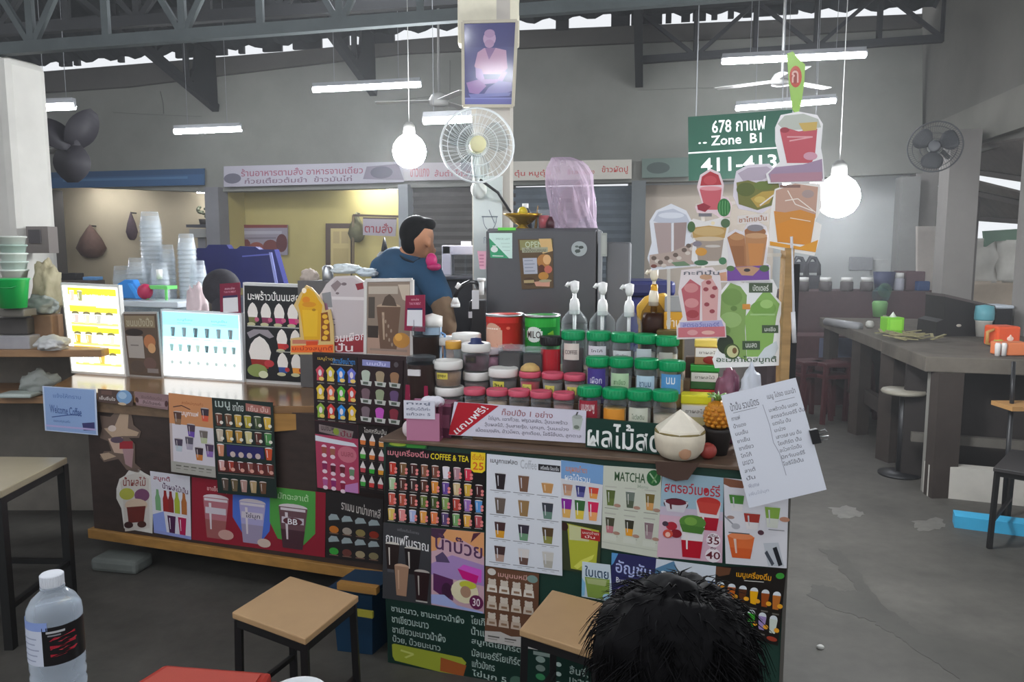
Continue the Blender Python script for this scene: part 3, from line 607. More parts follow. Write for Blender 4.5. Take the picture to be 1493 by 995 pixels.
def d_thai(A):
    A.text('เมนู', .05, .03, .3, .12, 'b8c4bc'); A.text('ชาไทย', .34, .03, .52, .12, 'cdd4ce'); A.poly([(.56, .03), (.96, .05), (.96, .13), (.56, .11)], 'a86a60'); A.text('เย็น ปั่น', .6, .05, .92, .11, 'e0c0b4')
    R = [('6a3a2c', '6f4a34', 'c8a040', 'b0a034', '4a5838', 'd8b040'), ('c4b4a0', 'c89a48', 'b98a3c', 'd0c48a', '5a2c26', '4a8a4a')]
    for r in range(2):
        for c in range(6): A.cup(.1+c*.16, .22+r*.165, .12, .13, R[r][c], 'dcd8c8', '', None, None); A.ell(.14+c*.16, .25+r*.165, .03, .018, 'e2dcd0')
        A.rect(.03, .3+r*.165, .97, .306+r*.165, '7a8a80')
    A.rect(.2, .48, .82, .6, '2a2860'); A.cup(.1, .54, .12, .13, 'd08a6a'); A.cup(.9, .54, .12, .13, 'c8502c')
    for c in range(4): A.ell(.3+c*.14, .575, .045, .03, 'c4b0a8')
    A.rect(.03, .65, .97, .77, '5a2624')
    for c in range(6): A.cup(.1+c*.16, .7, .1, .11, ['d8a8a4', 'a03a2c', '6a2a28', '8a5048', '7a3430', '7a3a30'][c]); A.ell(.13+c*.16, .735, .035, .02, 'd8a090')
    A.rect(.03, .785, .97, .79, '8a7a74')
    for c in range(5): A.cup(.14+c*.16, .9, .12, .13, ['5a4a40', '6a5a40', 'b08a80', 'b49a70', '6a4a34'][c], 'd9cfc8')
board(PN, 'dark green tea menu poster with rows of drinks hanging from the bar counter edge', 'poster', LC, [(309, 580), (398, 587), (404, 727), (318, 719)], '1f2c28', d_thai, off=.034)
def d_scal(A):
    A.poly([(.12, .2), (.3, .1), (.6, .05), (.88, .15), (.9, .9), (.25, .95), (.2, .5)], 'cbc4bc'); A.text('น้ำผลไม้', .2, .12, .8, .26, '8a3a34'); A.ell(.3, .38, .2, .09, 'b4b44a'); A.ell(.7, .4, .2, .1, '7a4a6a'); A.ell(.55, .55, .3, .1, 'd0b8a0'); A.poly([(.3, .58), (.8, .56), (.75, .8), (.35, .82)], '6a2a24'); A.ell(.35, .85, .12, .05, '3a2020'); A.ell(.7, .84, .12, .05, '4a2a24')
cutout('sticker', 'scalloped white edged fruit juice sticker low on the bar counter', 'sticker', LC, (169, 684, 224, 780), [(.1, .15), (.25, .1), (.35, .02), (.6, 0), (.75, .06), (.95, .12), (1, .3), (.97, .98), (.22, .9), (.15, .6), (.02, .45), (.02, .3)], d_scal, off=.003, t=.0015, edge='d6d3cc')
def d_bott(A):
    A.text('สมูทตี้', .08, .05, .5, .15, '9a2a44'); A.text('น้ำผลไม้ปั่น', .3, .15, .95, .25, '5a3a5a', sl=.04); A.poly([(0, .7), (.3, .62), (.35, .95), (0, 1)], '8a9ad8')
    for u, b in ((.16, '7aa878'), (.36, '9a2a28'), (.5, '8a2c2c'), (.66, 'a8b43a'), (.84, 'b06a34')): A.poly([(u-.07, .42), (u-.04, .36), (u-.03, .28), (u+.03, .28), (u+.04, .36), (u+.07, .42), (u+.07, .62), (u-.07, .62)], b)
    A.cup(.5, .8, .22, .3, '4a2048', 'e0dce4'); A.cup(.78, .8, .22, .3, 'b01a50', 'e8dce4'); A.rect(0, .95, 1, 1, '8a94cc')
board(PN, 'white smoothie poster with bottles and two cups low on the bar counter', 'poster', LC, [(219, 687), (277, 695), (279, 787), (225, 777)], 'd6d4dc', d_bott, off=.0036)
def d_red(A):
    A.rect(.3, .0, .32, .02, 'a02434'); A.text('ชาเย็นไข่มุก', .12, .1, .3, .2, 'e6b8b4')
    A.poly([(.32, .2), (.62, .1), (.6, .7), (.55, .85), (.4, .8), (.32, .55)], '4a6cc4'); A.poly([(.6, .0), (.93, .0), (.93, .65), (.85, .85), (.66, .8), (.6, .55)], '4f9a44')
    A.text('มัทฉะลาเต้', .66, .06, .88, .17, 'b8d8a8')
    for u, w, b, l in ((.19, .2, 'b4707a', '9a5a58'), (.47, .2, 'a8a0c8', '9a8ea8'), (.77, .21, '6a4a50', '4a2c34')):
        A.cup(u, .58, w, .7, b, 'd8ccd0', '', None, l); A.rect(u-.09, .3, u+.09, .34, 'd9cfd4'); A.rect(u-.08, .44, u+.08, .54, 'cdc4cc')
    A.ell(.77, .5, .07, .06, '5a2a34'); A.text('BB', .735, .46, .805, .55, 'f0eef0'); A.text('ไข่มุก', .42, .45, .53, .55, '4a4458'); A.ell(.27, .85, .06, .08, 'c49a90'); A.ell(.56, .9, .05, .07, 'cdb8a8')
board(PN, 'wide red poster with three bubble tea cups on red, blue and green', 'poster', LC, [(280, 696), (475, 719), (474, 813), (280, 787)], '8e1f30', d_red, off=.0032)
def d_ramen(A):
    A.text('ราเมน มาม่าเกาหลี', .28, .08, .96, .24, 'c4bcb6', sl=.06)
    for r in range(2):
        for c in range(4):
            A.poly([(.05+c*.235, .38+r*.33), (.1+c*.235, .33+r*.33), (.2+c*.235, .33+r*.33), (.25+c*.235, .4+r*.33), (.06+c*.235, .43+r*.33)], '9aa6a8')
            A.ell(.15+c*.235, .56+r*.33, .085, .055, [['c07028', 'a09488', '8a7a4a', '8a2c1c'], ['3a9a3c', '6a3a34', 'a09070', '857a58']][r][c]); A.rect(.07+c*.235, .61+r*.33, .23+c*.235, .625+r*.33, '7a5a4c')
board(PN, 'black noodle menu poster at the right foot of the bar counter', 'poster', LC, [(475, 716), (559, 729), (557, 823), (475, 813)], '262222', d_ramen, off=.0042)
SH = [('c84858', 'd8c040', '2f7fd8', '6a70c8'), ('d8b830', 'e07050', '54b030', 'd04038'), ('8aac3c', 'd03c38', '2f8ad8', 'e0b42c')]
def d_shirt(A):
    A.text('เมนูโซดา', .1, .03, .5, .1, 'c9a848'); A.text('อิตาเลียนโซดา', .45, .03, .95, .12, '3a8ad0'); A.rect(.4, .13, .9, .14, 'b9b0a0')
    for r in range(3):
        for c in range(4):
            u = .15+c*.24; v = .3+r*.285
            A.poly([(u-.05, v-.1), (u, v-.13), (u+.05, v-.1), (u+.1, v-.06), (u+.07, v), (u+.08, v+.1), (u-.08, v+.1), (u-.07, v), (u-.1, v-.06)], SH[r][c]); A.ell(u+.03, v+.07, .06, .03, 'e8c86a'); A.ell(u, v-.02, .04, .05, 'e8dce0'); A.rect(u-.07, v+.125, u+.09, v+.14, '857f78')
board(PN, 'dark poster of bright cup shapes in rainbow colours on the raised panel', 'poster', LC, [(457, 516), (521, 521), (522, 617), (459, 611)], '241a1c', d_shirt, off=.003)
SW = [('b9c4b4', 'a89478', 'a07858'), ('7a6068', '9aa484', '6a5078'), ('7a6870', 'c858c0', '8a3040')]
def d_shake(A):
    A.rect(.1, .03, .72, .12, '8f90c4'); A.text('นมปั่น', .2, .045, .62, .105, 'd4d4f0'); A.ell(.85, .07, .05, .04, '5a5458')
    for r in range(3):
        for c in range(3):
            u = .18+c*.32; v = .28+r*.275
            A.cup(u, v, .2, .2, SW[r][c], SW[r][c], 'dome'); A.poly([(u-.12, v+.06), (u+.14, v+.07), (u+.12, v+.14), (u-.1, v+.13)], 'c9cac4'); A.rect(u-.06, v+.08, u+.06, v+.12, '5a6458')
board(PN, 'maroon milkshake poster with nine domed cups on the raised panel', 'poster', LC, [(522, 521), (588, 526), (586, 623), (522, 617)], '2c1a1d', d_shake, off=.0034)
CN = ['d8783a', 'e08a4a', 'e09a4c', '5ab04a', 'e08040', 'c8606a', 'c04a50', '3cae3c', 'e09a30', '4aa84a', 'd04440', 'b83a40']
def d_cone(A):
    A.text('ไอศกรีมปั่น', .2, .02, .95, .1, 'c4beb6')
    for r in range(4):
        for c in range(3):
            u = .17+c*.32; v = .21+r*.21; A.poly([(u-.1, v), (u, v-.1), (u+.1, v), (u+.08, v+.02), (u-.08, v+.02)], 'e4dcd8'); A.poly([(u-.1, v+.01), (u+.1, v+.01), (u+.08, v+.075), (u-.08, v+.075)], CN[r*3+c]); A.rect(u-.1, v+.095, u+.1, v+.1, '7a6a60')
board(PN, 'narrow black poster of cone topped cups tucked behind the drinks counter corner', 'poster', LC, [(522, 620), (566, 625), (562, 722), (523, 716)], '201818', d_cone, off=.003)
def d_pink(A):
    A.rect(0, 0, 1, .2, '2a1c20'); A.poly([(.1, .05), (.9, .1), (.85, .22), (.1, .16)], '8a7a78'); A.text('นมชมพู', .15, .07, .45, .16, '3a2a2c'); A.ell(.5, .13, .07, .05, '8a9a3a'); A.text('ปั่น', .6, .1, .85, .19, '7a2a3c'); A.poly([(0, .22), (.3, .24), (.9, .27), (.98, .32), (.6, .32), (0, .3)], 'd8dce4')
    A.ell(.74, .45, .22, .12, 'c87080'); A.text('นมสด', .6, .41, .88, .48, 'a04858')
    for u, v, b in ((.2, .42, 'a05040'), (.4, .43, 'a0604c'), (.2, .66, '8a2a5a'), (.4, .68, '5a2030'), (.62, .68, '6a2430'), (.84, .7, '6a8a68'), (.2, .9, 'b05a90'), (.4, .9, '8a2a6a'), (.62, .92, '8a2040')): A.cup(u, v, .13, .16, b, 'e6c8d8', 'dome'); A.ell(u, v+.08, .06, .03, 'e4ccd4')
    A.poly([(.68, .9), (.98, .84), (.98, 1), (.66, 1)], 'c080b8')
board(PN, 'pink milk drinks poster under the rainbow cup poster', 'poster', LC, [(459, 613), (522, 620), (524, 720), (463, 711)], 'b0405e', d_pink, off=.0036)

# ================================================================ THINGS STANDING ON THE BAR COUNTER
def stand(name, label, cat, pl, corners, face, draw, off, depth=.05, rim='1c1c1e', glow=True, lean=0):
    """box sign: shell + lit or printed face (parts), standing on the counter"""
    c = [pl.hit(x, y, off) for x, y in corners]; zb = .9
    for k in (2, 3): c[k].z = zb
    o = (c[2]+c[3])/2; t = thing(name, label, cat, o)
    mb = MB(); mb.slab([c[0], c[3], c[2], c[1]], -pl.n, depth, mat(rim, .35)); mb.build('case', t, o, fixn=True)
    cc = [c[0]*.97+c[2]*.03, c[1]*.97+c[3]*.03, c[2]*.97+c[0]*.03, c[3]*.97+c[1]*.03]
    P = bil(cc); A = Art(P, pl.n, .004, lift=.0005, matf=lit if glow else None); A.mb.slab([P(0, 0), P(0, 1), P(1, 1), P(1, 0)], pl.n, .004, (lit if glow else ink)(face)); draw(A); A.mb.build('lit_face' if glow else 'printed_face', t, o)
    return t
def d_menu(A):
    A.rect(.1, .02, .98, .1, 'ffee30'); A.rect(.3, .14, .9, .2, 'fff6c0'); A.text('MENU', .42, .09, .85, .17, 'c8c8c0'); A.rect(.12, .1, .4, .2, 'f6ecd8')
    A.cup(.17, .11, .1, .12, 'd8b0a0'); A.cup(.32, .11, .1, .12, '8a8a60')
    for r in range(3):
        v = .3+r*.235; A.rect(.1, v-.06, .98, v+.0, ['ffe23a', 'fff030', 'ffe030'][r]); A.rect(.1, v-.075, .6, v-.06, 'f8b84a'); A.rect(.1, v+.12, .98, v+.15, 'e8f070')
        for c in range(4):
            u = .2+c*.21; A.ell(u, v+.015, .07, .025, '6a6640'); A.cup(u, v+.075, .12, .11, [['e8a8a0', 'c8d8a0', 'a8a8a0', 'd0c8b8'], ['f0a030', 'f0a868', 'f4f0e0', 'f0d8a8'], ['e8e8ec', 'c8d0e0', 'f0b050', 'f4e8d0']][r][c])
stand('menu_lightbox', 'tall lit yellow and white MENU box at the left of the bar counter', 'sign', LC, [(88, 412), (173, 416), (184, 549), (104, 545)], 'fffef4', d_menu, -.40, .025, 'd8d8d4')
def d_bread(A):
    A.rect(.05, .03, .95, .22, '8a7a60'); A.text('ขนมปังปิ้ง', .1, .06, .9, .2, 'b4aa90'); A.ell(.3, .3, .28, .06, '2e2420'); A.rect(.05, .36, .55, .72, 'a8a098'); A.rect(.15, .5, .4, .52, '77706a')
    A.ell(.75, .45, .18, .12, 'b4744a'); A.ell(.8, .55, .12, .08, 'd0a070'); A.ell(.3, .86, .24, .1, '55463c'); A.ell(.7, .8, .2, .1, '6a5048'); A.rect(.6, .88, .95, .95, '8a807c')
stand('menu_board', 'brown toast menu board between the yellow and the pale blue lit boxes', 'sign', LC, [(177, 455), (229, 455), (237, 553), (189, 550)], '5c4a3c', d_bread, -.42, .012, 'a8a29c', glow=False)
def d_blue(A):
    A.rect(0, 0, 1, .2, '86d8f4'); A.rect(0, .2, 1, .38, '9ae2f6'); A.rect(0, .38, 1, .54, 'b8ecf8'); A.rect(0, .54, 1, .66, 'd8f4fa'); A.text('เมนูร้อน', .2, .09, .4, .14, '5a88a0'); A.text('เมนูเย็น', .65, .09, .85, .14, '5a88a0'); A.rect(.2, .16, .38, .17, '6a98b0'); A.rect(.66, .16, .84, .17, '6a98b0')
    for c in range(6): A.cup(.14+c*.15, .3, .06, .15, ['4a5a60', '5a6a70', '3a4a50', '48585c', '5c6c70', '505a5c'][c], '7a9aa8')
    for c in range(8): A.cup(.12+c*.115, .55, .05, .11, ['6a8a88', '7a9a98', '56706c', '8a9a90', '3c4c50', '6a8080', '6c8480', '5a6c6c'][c], '8aaab0'); A.ell(.12+c*.115, .78, .02, .03, '8a9a98'); A.rect(.1+c*.115, .64, .15+c*.115, .645, 'a8c0c8')
    for c in range(6): A.rect(.1+c*.15, .41, .18+c*.15, .415, '86a8b8')
stand('menu_lightbox', 'wide lit pale blue menu box in the middle of the bar counter', 'sign', LC, [(234, 451), (352, 457), (356, 557), (236, 551)], 'fbffff', d_blue, -.46, .025, 'd4d8da')
def d_coco(A):
    A.rect(0, 0, 1, 1, '1c1d20') if False else None
    A.text('มะพร้าวปั่นนมสด', .06, .05, .96, .15, 'f0eee8')
    def ice(u, v, w, h, b, dot):
        A.poly([(u-w*.42, v), (u-w*.5, v-h*.25), (u-w*.4, v-h*.5), (u-w*.22, v-h*.68), (u, v-h*.78), (u+w*.22, v-h*.68), (u+w*.4, v-h*.5), (u+w*.5, v-h*.25), (u+w*.42, v)], 'efe9e2'); A.poly([(u-w*.42, v), (u+w*.42, v), (u+w*.36, v+h*.3), (u-w*.36, v+h*.3)], b); A.ell(u+w*.4, v+h*.12, w*.22, h*.12, dot); A.ell(u-w*.15, v+h*.38, w*.4, h*.1, 'c8c49a')
    for c, b in enumerate(('7a7a4a', '8a3a5a', 'b03070', 'd83080')): ice(.14+c*.23, .33, .18, .2, b, 'c86080')
    A.rect(.04, .42, .96, .432, 'b9b9b4'); A.poly([(.03, .5), (.15, .46), (.4, .46), (.5, .53), (.42, .55), (.25, .5), (.08, .56)], '9a9298')
    ice(.25, .78, .38, .32, '9a2a24', 'c03a40'); A.ell(.2, .9, .17, .07, '8a9a58'); A.ell(.3, .94, .08, .04, 'd8dcb8')
    for u, v, b in ((.63, .6, 'c83a34'), (.86, .6, 'd0c0a8'), (.63, .85, '3a58a0'), (.86, .85, 'f0a040')): ice(u, v, .18, .2, b, 'b83038')
    A.rect(.53, .68, .96, .69, 'a9a9a4')
stand('menu_board', 'black board of coconut smoothies with white frame at the right of the bar counter', 'sign', LC, [(354, 412), (443, 415), (450, 563), (357, 556)], '1c1d20', d_coco, -.48, .03, 'd0d0ce', glow=False)
# white edge strip light of the black board
e = [LC.hit(445, 470, -.47), LC.hit(451, 560, -.47)]; mb = MB(); mb.bar(e[0], e[1], .022, .02, lit('fffdf8')); tag(mb.build('light_strip', loc=e[1]), 'bright white strip light along the right side of the black coconut board', 'light')

def d_qr(A): A.rect(.15, .38, .88, .9, 'e4e2e4'); A.rect(.15, .38, .88, .45, '2a2450'); A.text('สแกนจ่าย', .25, .12, .75, .2, 'e0b0bc'); A.text('THAI PAYMENT', .2, .24, .8, .3, 'd890a4')
board('payment_sign', 'crimson payment card standing left of the black coconut board', 'sign', LC, [(321, 414), (350, 412), (352, 459), (322, 461)], '7c1838', d_qr, off=-.47, t=.004)

# stacks of clear plastic cups
CLR = mat('dfe6ea', .5, kind='clear'); CLR2 = mat('e8eef2', 1.3, kind='clear'); CLRD = mat('9aa4aa', .5, kind='clear')
def cup_stack(x, yb, yt, wpx, d, label, cl=CLR2):
    b = LC.hit(x, yb, -d); tp = LC.hit(x, yt, -d); h = tp.z-b.z; r = wpx/2/FPX*b.y
    t = thing('cup_stack', label, 'cups', b); n = max(3, int(h/.025)); mb = MB(); 
    for i in range(n):
        z = h-.11 - i*(h-.11)/(n-1) if n > 1 else 0
        mb.lathe([(r*.72, z+.11), (r, z), (r*1.06, z), (r*1.06, z+.006), (r*.97, z+.008)], cl, seg=20)
    mb.build('nested_cups', t); return t
CT = .93
mb = MB(); P0 = lp(.55, .9, -.95); mb.box((-.05, 0, .45), (1.6, .5, .9), mat('8f8f90', .4, nz=.1)); o = mb.build('back_counter', loc=None); o.location = lp(.45, 0, -1.1); o.rotation_euler = (0, 0, LC.ang); tag(o, 'grey work counter behind the bar counter where the clear cups stand', 'counter')
BT = .9
def bar_on(x, yt, d, w):    # object standing on the back counter at depth d behind the bar face: base, height, radius
    tp = LC.hit(x, yt, -d); b = Vector((tp.x, tp.y, .9)); return b, tp.z-.9, w/2/FPX*tp.y
def cups(x, yt, w, d, label):
    b, h, r = bar_on(x, yt, d, w); t = thing('cup_stack', label, 'cups', b, group='stacks of clear cups'); mb = MB(); n = int(h/.03)
    for i in range(n):
        z = i*(h-.1)/(n-1)
        mb.lathe([(r*1.05, z), (r*1.05, z+.006), (r*.98, z+.008), (r*.74, z+.1)], CLR2, seg=18)
    mb.lathe([(r*.72, h-.002), (1e-5, h)], CLR2, seg=18); mb.build('nested_cups', t)
cups(218, 309, 30, 1.0, 'tallest stack of upside-down clear plastic cups on the back counter')
cups(243, 357, 22, 1.0, 'low stack of clear cups right of the tallest stack')
cups(271, 341, 26, 1.05, 'second tallest stack of clear cups next to the dark blue lid')
cups(200, 376, 30, .92, 'wide short stack of clear cups left of the tallest stack')
cups(232, 384, 26, .9, 'short stack of clear cups in front of the tallest stack')
cups(288, 380, 24, .92, 'short stack of clear cups below the dark blue lid')
cups(176, 388, 24, .95, 'leftmost short stack of clear cups above the yellow menu box')
# clear container with coloured scoops
b, h, r = bar_on(238, 437, .75, 110); t = thing('storage_box', 'wide clear plastic box with pale lid behind the brown toast board', 'box', b, LC.ang); mb = MB(); mb.box((0, 0, h/2-.02), (.4, .22, h-.04), CLR); mb.build('body', t); mb = MB(); mb.box((0, 0, h-.02), (.43, .25, .035), mat('c3cbd2', .35)); mb.build('lid', t, bevel=.006); BXT = b.z+h
def onbox(x, yt, d): tp = LC.hit(x, yt, -d); return Vector((tp.x, tp.y, BXT)), tp.z-BXT
b, h = onbox(187, 408, .75); mb = MB(); mb.slab([b+LC.u*-.075, b+LC.u*-.09+Vector((0, 0, h*.75)), b+LC.u*-.03+Vector((0, 0, h)), b+LC.u*.03+Vector((0, 0, h)), b+LC.u*.085], -LC.n, .05, mat('2f86d8', .35)); mb.slab([b+LC.u*.0+LC.n*.012+Vector((0, 0, h*.8)), b+LC.u*.03+LC.n*.012+Vector((0, 0, h*.8)), b+LC.u*.1+LC.n*.012, b+LC.u*.06+LC.n*.012], -LC.n, .015, mat('3b9cf0', .35)); tag(mb.build('scoop', loc=b, fixn=True, bevel=.005), 'bright blue plastic scoop standing on the clear box', 'scoop')
b, h = onbox(211, 414, .72); mb = MB(); mb.ell(b+Vector((0, 0, h*.5)), (.045, .035, h*.5), mat('a8244c', .4)); tag(mb.build('scoop', loc=b), 'small dark pink scoop bowl beside the blue scoop', 'scoop')
b, h = onbox(228, 418, .72); mb = MB(); c0_ = b+Vector((0, 0, h*.8)); mb.slab([c0_+LC.u*-.08, c0_+LC.u*.08, c0_+LC.u*.08-LC.n*.08, c0_+LC.u*-.08-LC.n*.08], (0, 0, 1), .02, mat('6cc86a', .4)); 
for s in (-.07, .07): mb.bar(c0_+LC.u*s, b+LC.u*s, .012, .012, mat('6cc86a', .4))
tag(mb.build('tray', loc=b, fixn=True), 'small light green plastic rack on the clear box', 'rack')
# white spout bottle, pinkish bag
b, h, r = bar_on(232, 393, .8, 14); t = thing('bottle', 'slim clear bottle with white cap among the cup stacks', 'bottle', b); mb = MB(); mb.lathe([(r*.9, 0), (r, .02), (r, h*.7), (r*.5, h*.85), (r*.5, h*.92)], CLR); mb.build('body', t); mb = MB(); mb.lathe([(r*.6, h*.9), (r*.6, h), (0, h)], WHITE); mb.build('cap', t)
b, h, r = bar_on(287, 418, .66, 32); mb = MB(); crumple(mb, b+Vector((0, 0, h*.44)), (r, r*.8, h*.55), mat('d8c4c6', .5, nz=.1, sc=20), .3, 1, 2); tag(mb.build('bag', loc=b), 'pale pink tied plastic bag behind the crimson payment card', 'bag')
# dark round basket
b, h, r = bar_on(322, 392, .62, 56); mb = MB(); mb.ell(b+Vector((0, 0, h-r)), (r, r*.6, r), mat('2c2a30', .8, nz=.3, sc=30)); mb.lathe([(r*.6, 0), (r*.5, h-r)], mat('2c2a30', .8), loc=b, seg=16); tag(mb.build('helmet', loc=b), 'round dark hat-like shape behind the crimson payment card', 'hat')
# dark blue opened ice box lid
NAVY = mat('1e2260', .4, nz=.1)
tp = LC.hit(345, 362, -1.45); b = Vector((tp.x, tp.y, .95)); t = thing('cool_box', 'large dark blue cool box with raised lid behind the cup stacks', 'cool box', Vector((b.x, b.y, 0)), LC.ang)
mb = MB(); mb.box((0, .25, .55), (.5, .5, 1.1), NAVY); mb.build('body', t, bevel=.03)
q = [(286, 362), (300, 362), (304, 357), (330, 357), (334, 363), (345, 363), (350, 359), (372, 360), (378, 364), (400, 364), (416, 420), (286, 420)]
mb = MB(); mb.slab([LC.hit(x, y, -1.43) for x, y in q], -LC.n, .05, NAVY); mb.slab([LC.hit(x, y, -1.425) for x, y in ((392, 368), (396, 368), (405, 415), (401, 415))], -LC.n, .006, mat('8d93cc', .4)); mb.slab([LC.hit(x, y, -1.425) for x, y in ((353, 373), (392, 370), (392, 372), (353, 375))], -LC.n, .006, mat('5a60b0', .4)); mb.build('lid', t, fixn=True)
t['label'] = 'large dark blue cool box with raised lid right of the cup stacks'
o = t.children[1]; o.matrix_parent_inverse = (Matrix.Translation(t.location) @ Matrix.Rotation(LC.ang, 4, 'Z')).inverted()

# die-cut drink boards along the right part of the bar counter
def d_mango(A):
    A.poly([(.22, .1), (.35, .02), (.5, .08), (.62, .2), (.72, .28), (.68, .45), (.66, .8), (.25, .8), (.15, .4), (.1, .28)], 'e0a818'); A.poly([(.2, .35), (.6, .36), (.58, .75), (.25, .75)], 'e8b828'); A.ell(.3, .2, .1, .05, 'e08818'); A.ell(.5, .35, .05, .02, 'b07a10'); A.ell(.38, .27, .18, .04, 'd89018')
    A.poly([(.68, .4), (.85, .38), (.9, .55), (.92, .82), (.68, .82)], '8a4a18')
    for k in range(5): A.ell(.78+.04*(k % 2), .45+.08*k, .07, .035, 'e8b43a')
    A.ell(.25, .06, .06, .04, 'fff0d8'); A.rect(-.05, .8, .62, .86, 'c87860'); A.rect(.3, .82, .6, .9, 'd84a20'); A.poly([(-.08, .89), (1, .87), (1, .99), (-.08, .99)], 'f0702a'); A.text('มะม่วงสมูทตี้', -.05, .89, .97, .98, 'c02c18')
cutout('drink_cutout', 'yellow mango drink cut-out board overlapping the black coconut board', 'sign', LC, (430, 418, 487, 515), [(.15, .1), (.3, -.02), (.45, .02), (.6, .12), (.75, .25), (.78, .36), (.92, .34), (1, .6), (1.02, 1.02), (-.1, 1.02), (-.1, .78), (.15, .76), (.1, .4), (-.02, .28)], d_mango, off=-.1, edge='d8b878')
def d_taro(A):
    A.poly([(.2, .12), (.3, .03), (.7, .02), (.92, .1), (.98, .25), (.9, .8), (.3, .8)], 'c4b8b8'); A.poly([(.22, .26), (.97, .27), (.96, .31), (.23, .3)], 'dcd4d2'); A.poly([(.2, .12), (.35, .05), (.45, .1), (.3, .2)], '8a7a7a'); A.poly([(.75, .1), (.92, .08), (.94, .16), (.8, .18)], '8a2a34'); A.ell(.5, .1, .06, .02, '7a6a6c'); A.ell(.35, .22, .04, .015, '7a6a6c')
    A.poly([(.0, .22), (.2, .2), (.24, .4), (.05, .4)], '8a8a8c'); A.poly([(-.1, .32), (.12, .35), (.2, .55), (.1, .62), (-.05, .6)], '9a6a80'); A.rect(.1, .55, .3, .56, '5a5054'); A.rect(.08, .62, .3, .63, '5a5054')
    A.poly([(.0, .82), (.5, .8), (1, .74), (1, .98), (.0, .98)], '9a3038'); A.text('เชื่อมเผือก', .1, .74, .98, .86, 'f0e4e2', sl=-.04); A.text('ปั่น', .3, .86, .7, .97, 'f0e4e2')
cutout('drink_cutout', 'grey lilac taro milk cup cut-out board between mango cut-out and framed poster', 'sign', LC, (470, 403, 535, 516), [(.1, .1), (.3, 0), (.75, -.01), (.97, .08), (1.02, .25), (1, 1), (.0, 1.02), (-.15, .75), (-.15, .3), (0, .2)], d_taro, off=-.115, edge='cfc6c4')
def d_fr(A):
    A.rect(.04, .04, .96, .97, '8f7d6e'); A.rect(.06, .08, .7, .18, 'b9ac9c'); A.rect(.06, .22, .2, .5, '4f473f'); A.rect(.04, .72, .96, .97, 'b0907e'); A.rect(.05, .6, .28, .76, '3b302a'); A.poly([(.7, .06), (.95, .06), (.95, .3), (.8, .25)], 'c4b4a0')
    A.cup(.5, .6, .52, .6, '6f5544', 'b59c84'); A.poly([(.35, .33), (.42, .22), (.52, .18), (.62, .24), (.68, .34)], '55463a'); A.ell(.78, .78, .18, .1, 'c48a40'); A.ell(.72, .74, .08, .05, 'e0a850'); A.rect(.1, .9, .9, .93, '9a8478')
    for k in range(7): A.ell(.38+.04*(k % 4)+.02*k, .48+.06*k, .02, .025, 'a08a78')
c_fr = [(534, 409), (601, 408), (601, 522), (533, 518)]
c3 = [LC.hit(x, y, -.08) for x, y in c_fr]; o3 = (c3[2]+c3[3])/2; t = thing('framed_poster', 'white framed photo poster of a brown iced drink on the raised panel', 'poster', o3)
mb = MB(); P3 = bil(c3)
for a, b in ((0, 1), (1, 2), (2, 3), (3, 0)): mb.bar(c3[a], c3[b], .014, .014, mat('d6d2cc', .4), up=tuple(LC.n))
for k in (2, 3): mb.bar(c3[k], Vector((c3[k].x, c3[k].y, 1.14)), .01, .01, mat('d6d2cc', .4))
mb.build('frame', t, o3)
A3 = Art(P3, LC.n, .002); A3.mb.slab([P3(0, 0), P3(0, 1), P3(1, 1), P3(1, 0)], LC.n, .002, ink('a89686')); d_fr(A3); A3.mb.build('print', t, o3)
# stays that carry the cut-out boards from the raised panel
for x in (462, 503):
    p = LC.hit(x, 512, -.12); mb = MB(); mb.bar(p+Vector((0, 0, .12)), Vector((p.x, p.y, .9)), .012, .01, WOODB); tag(mb.build('board_stay', loc=Vector((p.x, p.y, .9))), 'thin wooden stay behind the %s cut-out board' % ('mango' if x == 462 else 'taro'), 'stay')
def d_qr2(A): A.rect(.12, .4, .88, .86, 'e0dee2'); A.rect(.12, .36, .88, .41, '2a2450'); A.text('สแกนจ่าย', .3, .08, .7, .15, 'e0a0a8'); A.text('THAI PAYMENT', .2, .2, .8, .27, 'd890a4')
board('payment_sign', 'crimson payment card standing right of the framed brown drink poster', 'sign', LC, [(592, 431), (620, 430), (620, 484), (590, 482)], '8c1c40', d_qr2, off=.02, t=.004)
p = LC.hit(605, 484, .018); mb = MB(); mb.bar(p+Vector((0, 0, .05)), Vector((p.x, p.y, .885)), .012, .008, BLACK); tag(mb.build('sign_stand', loc=Vector((p.x, p.y, .885))), 'thin black stick holding up the upper crimson payment card', 'stand')

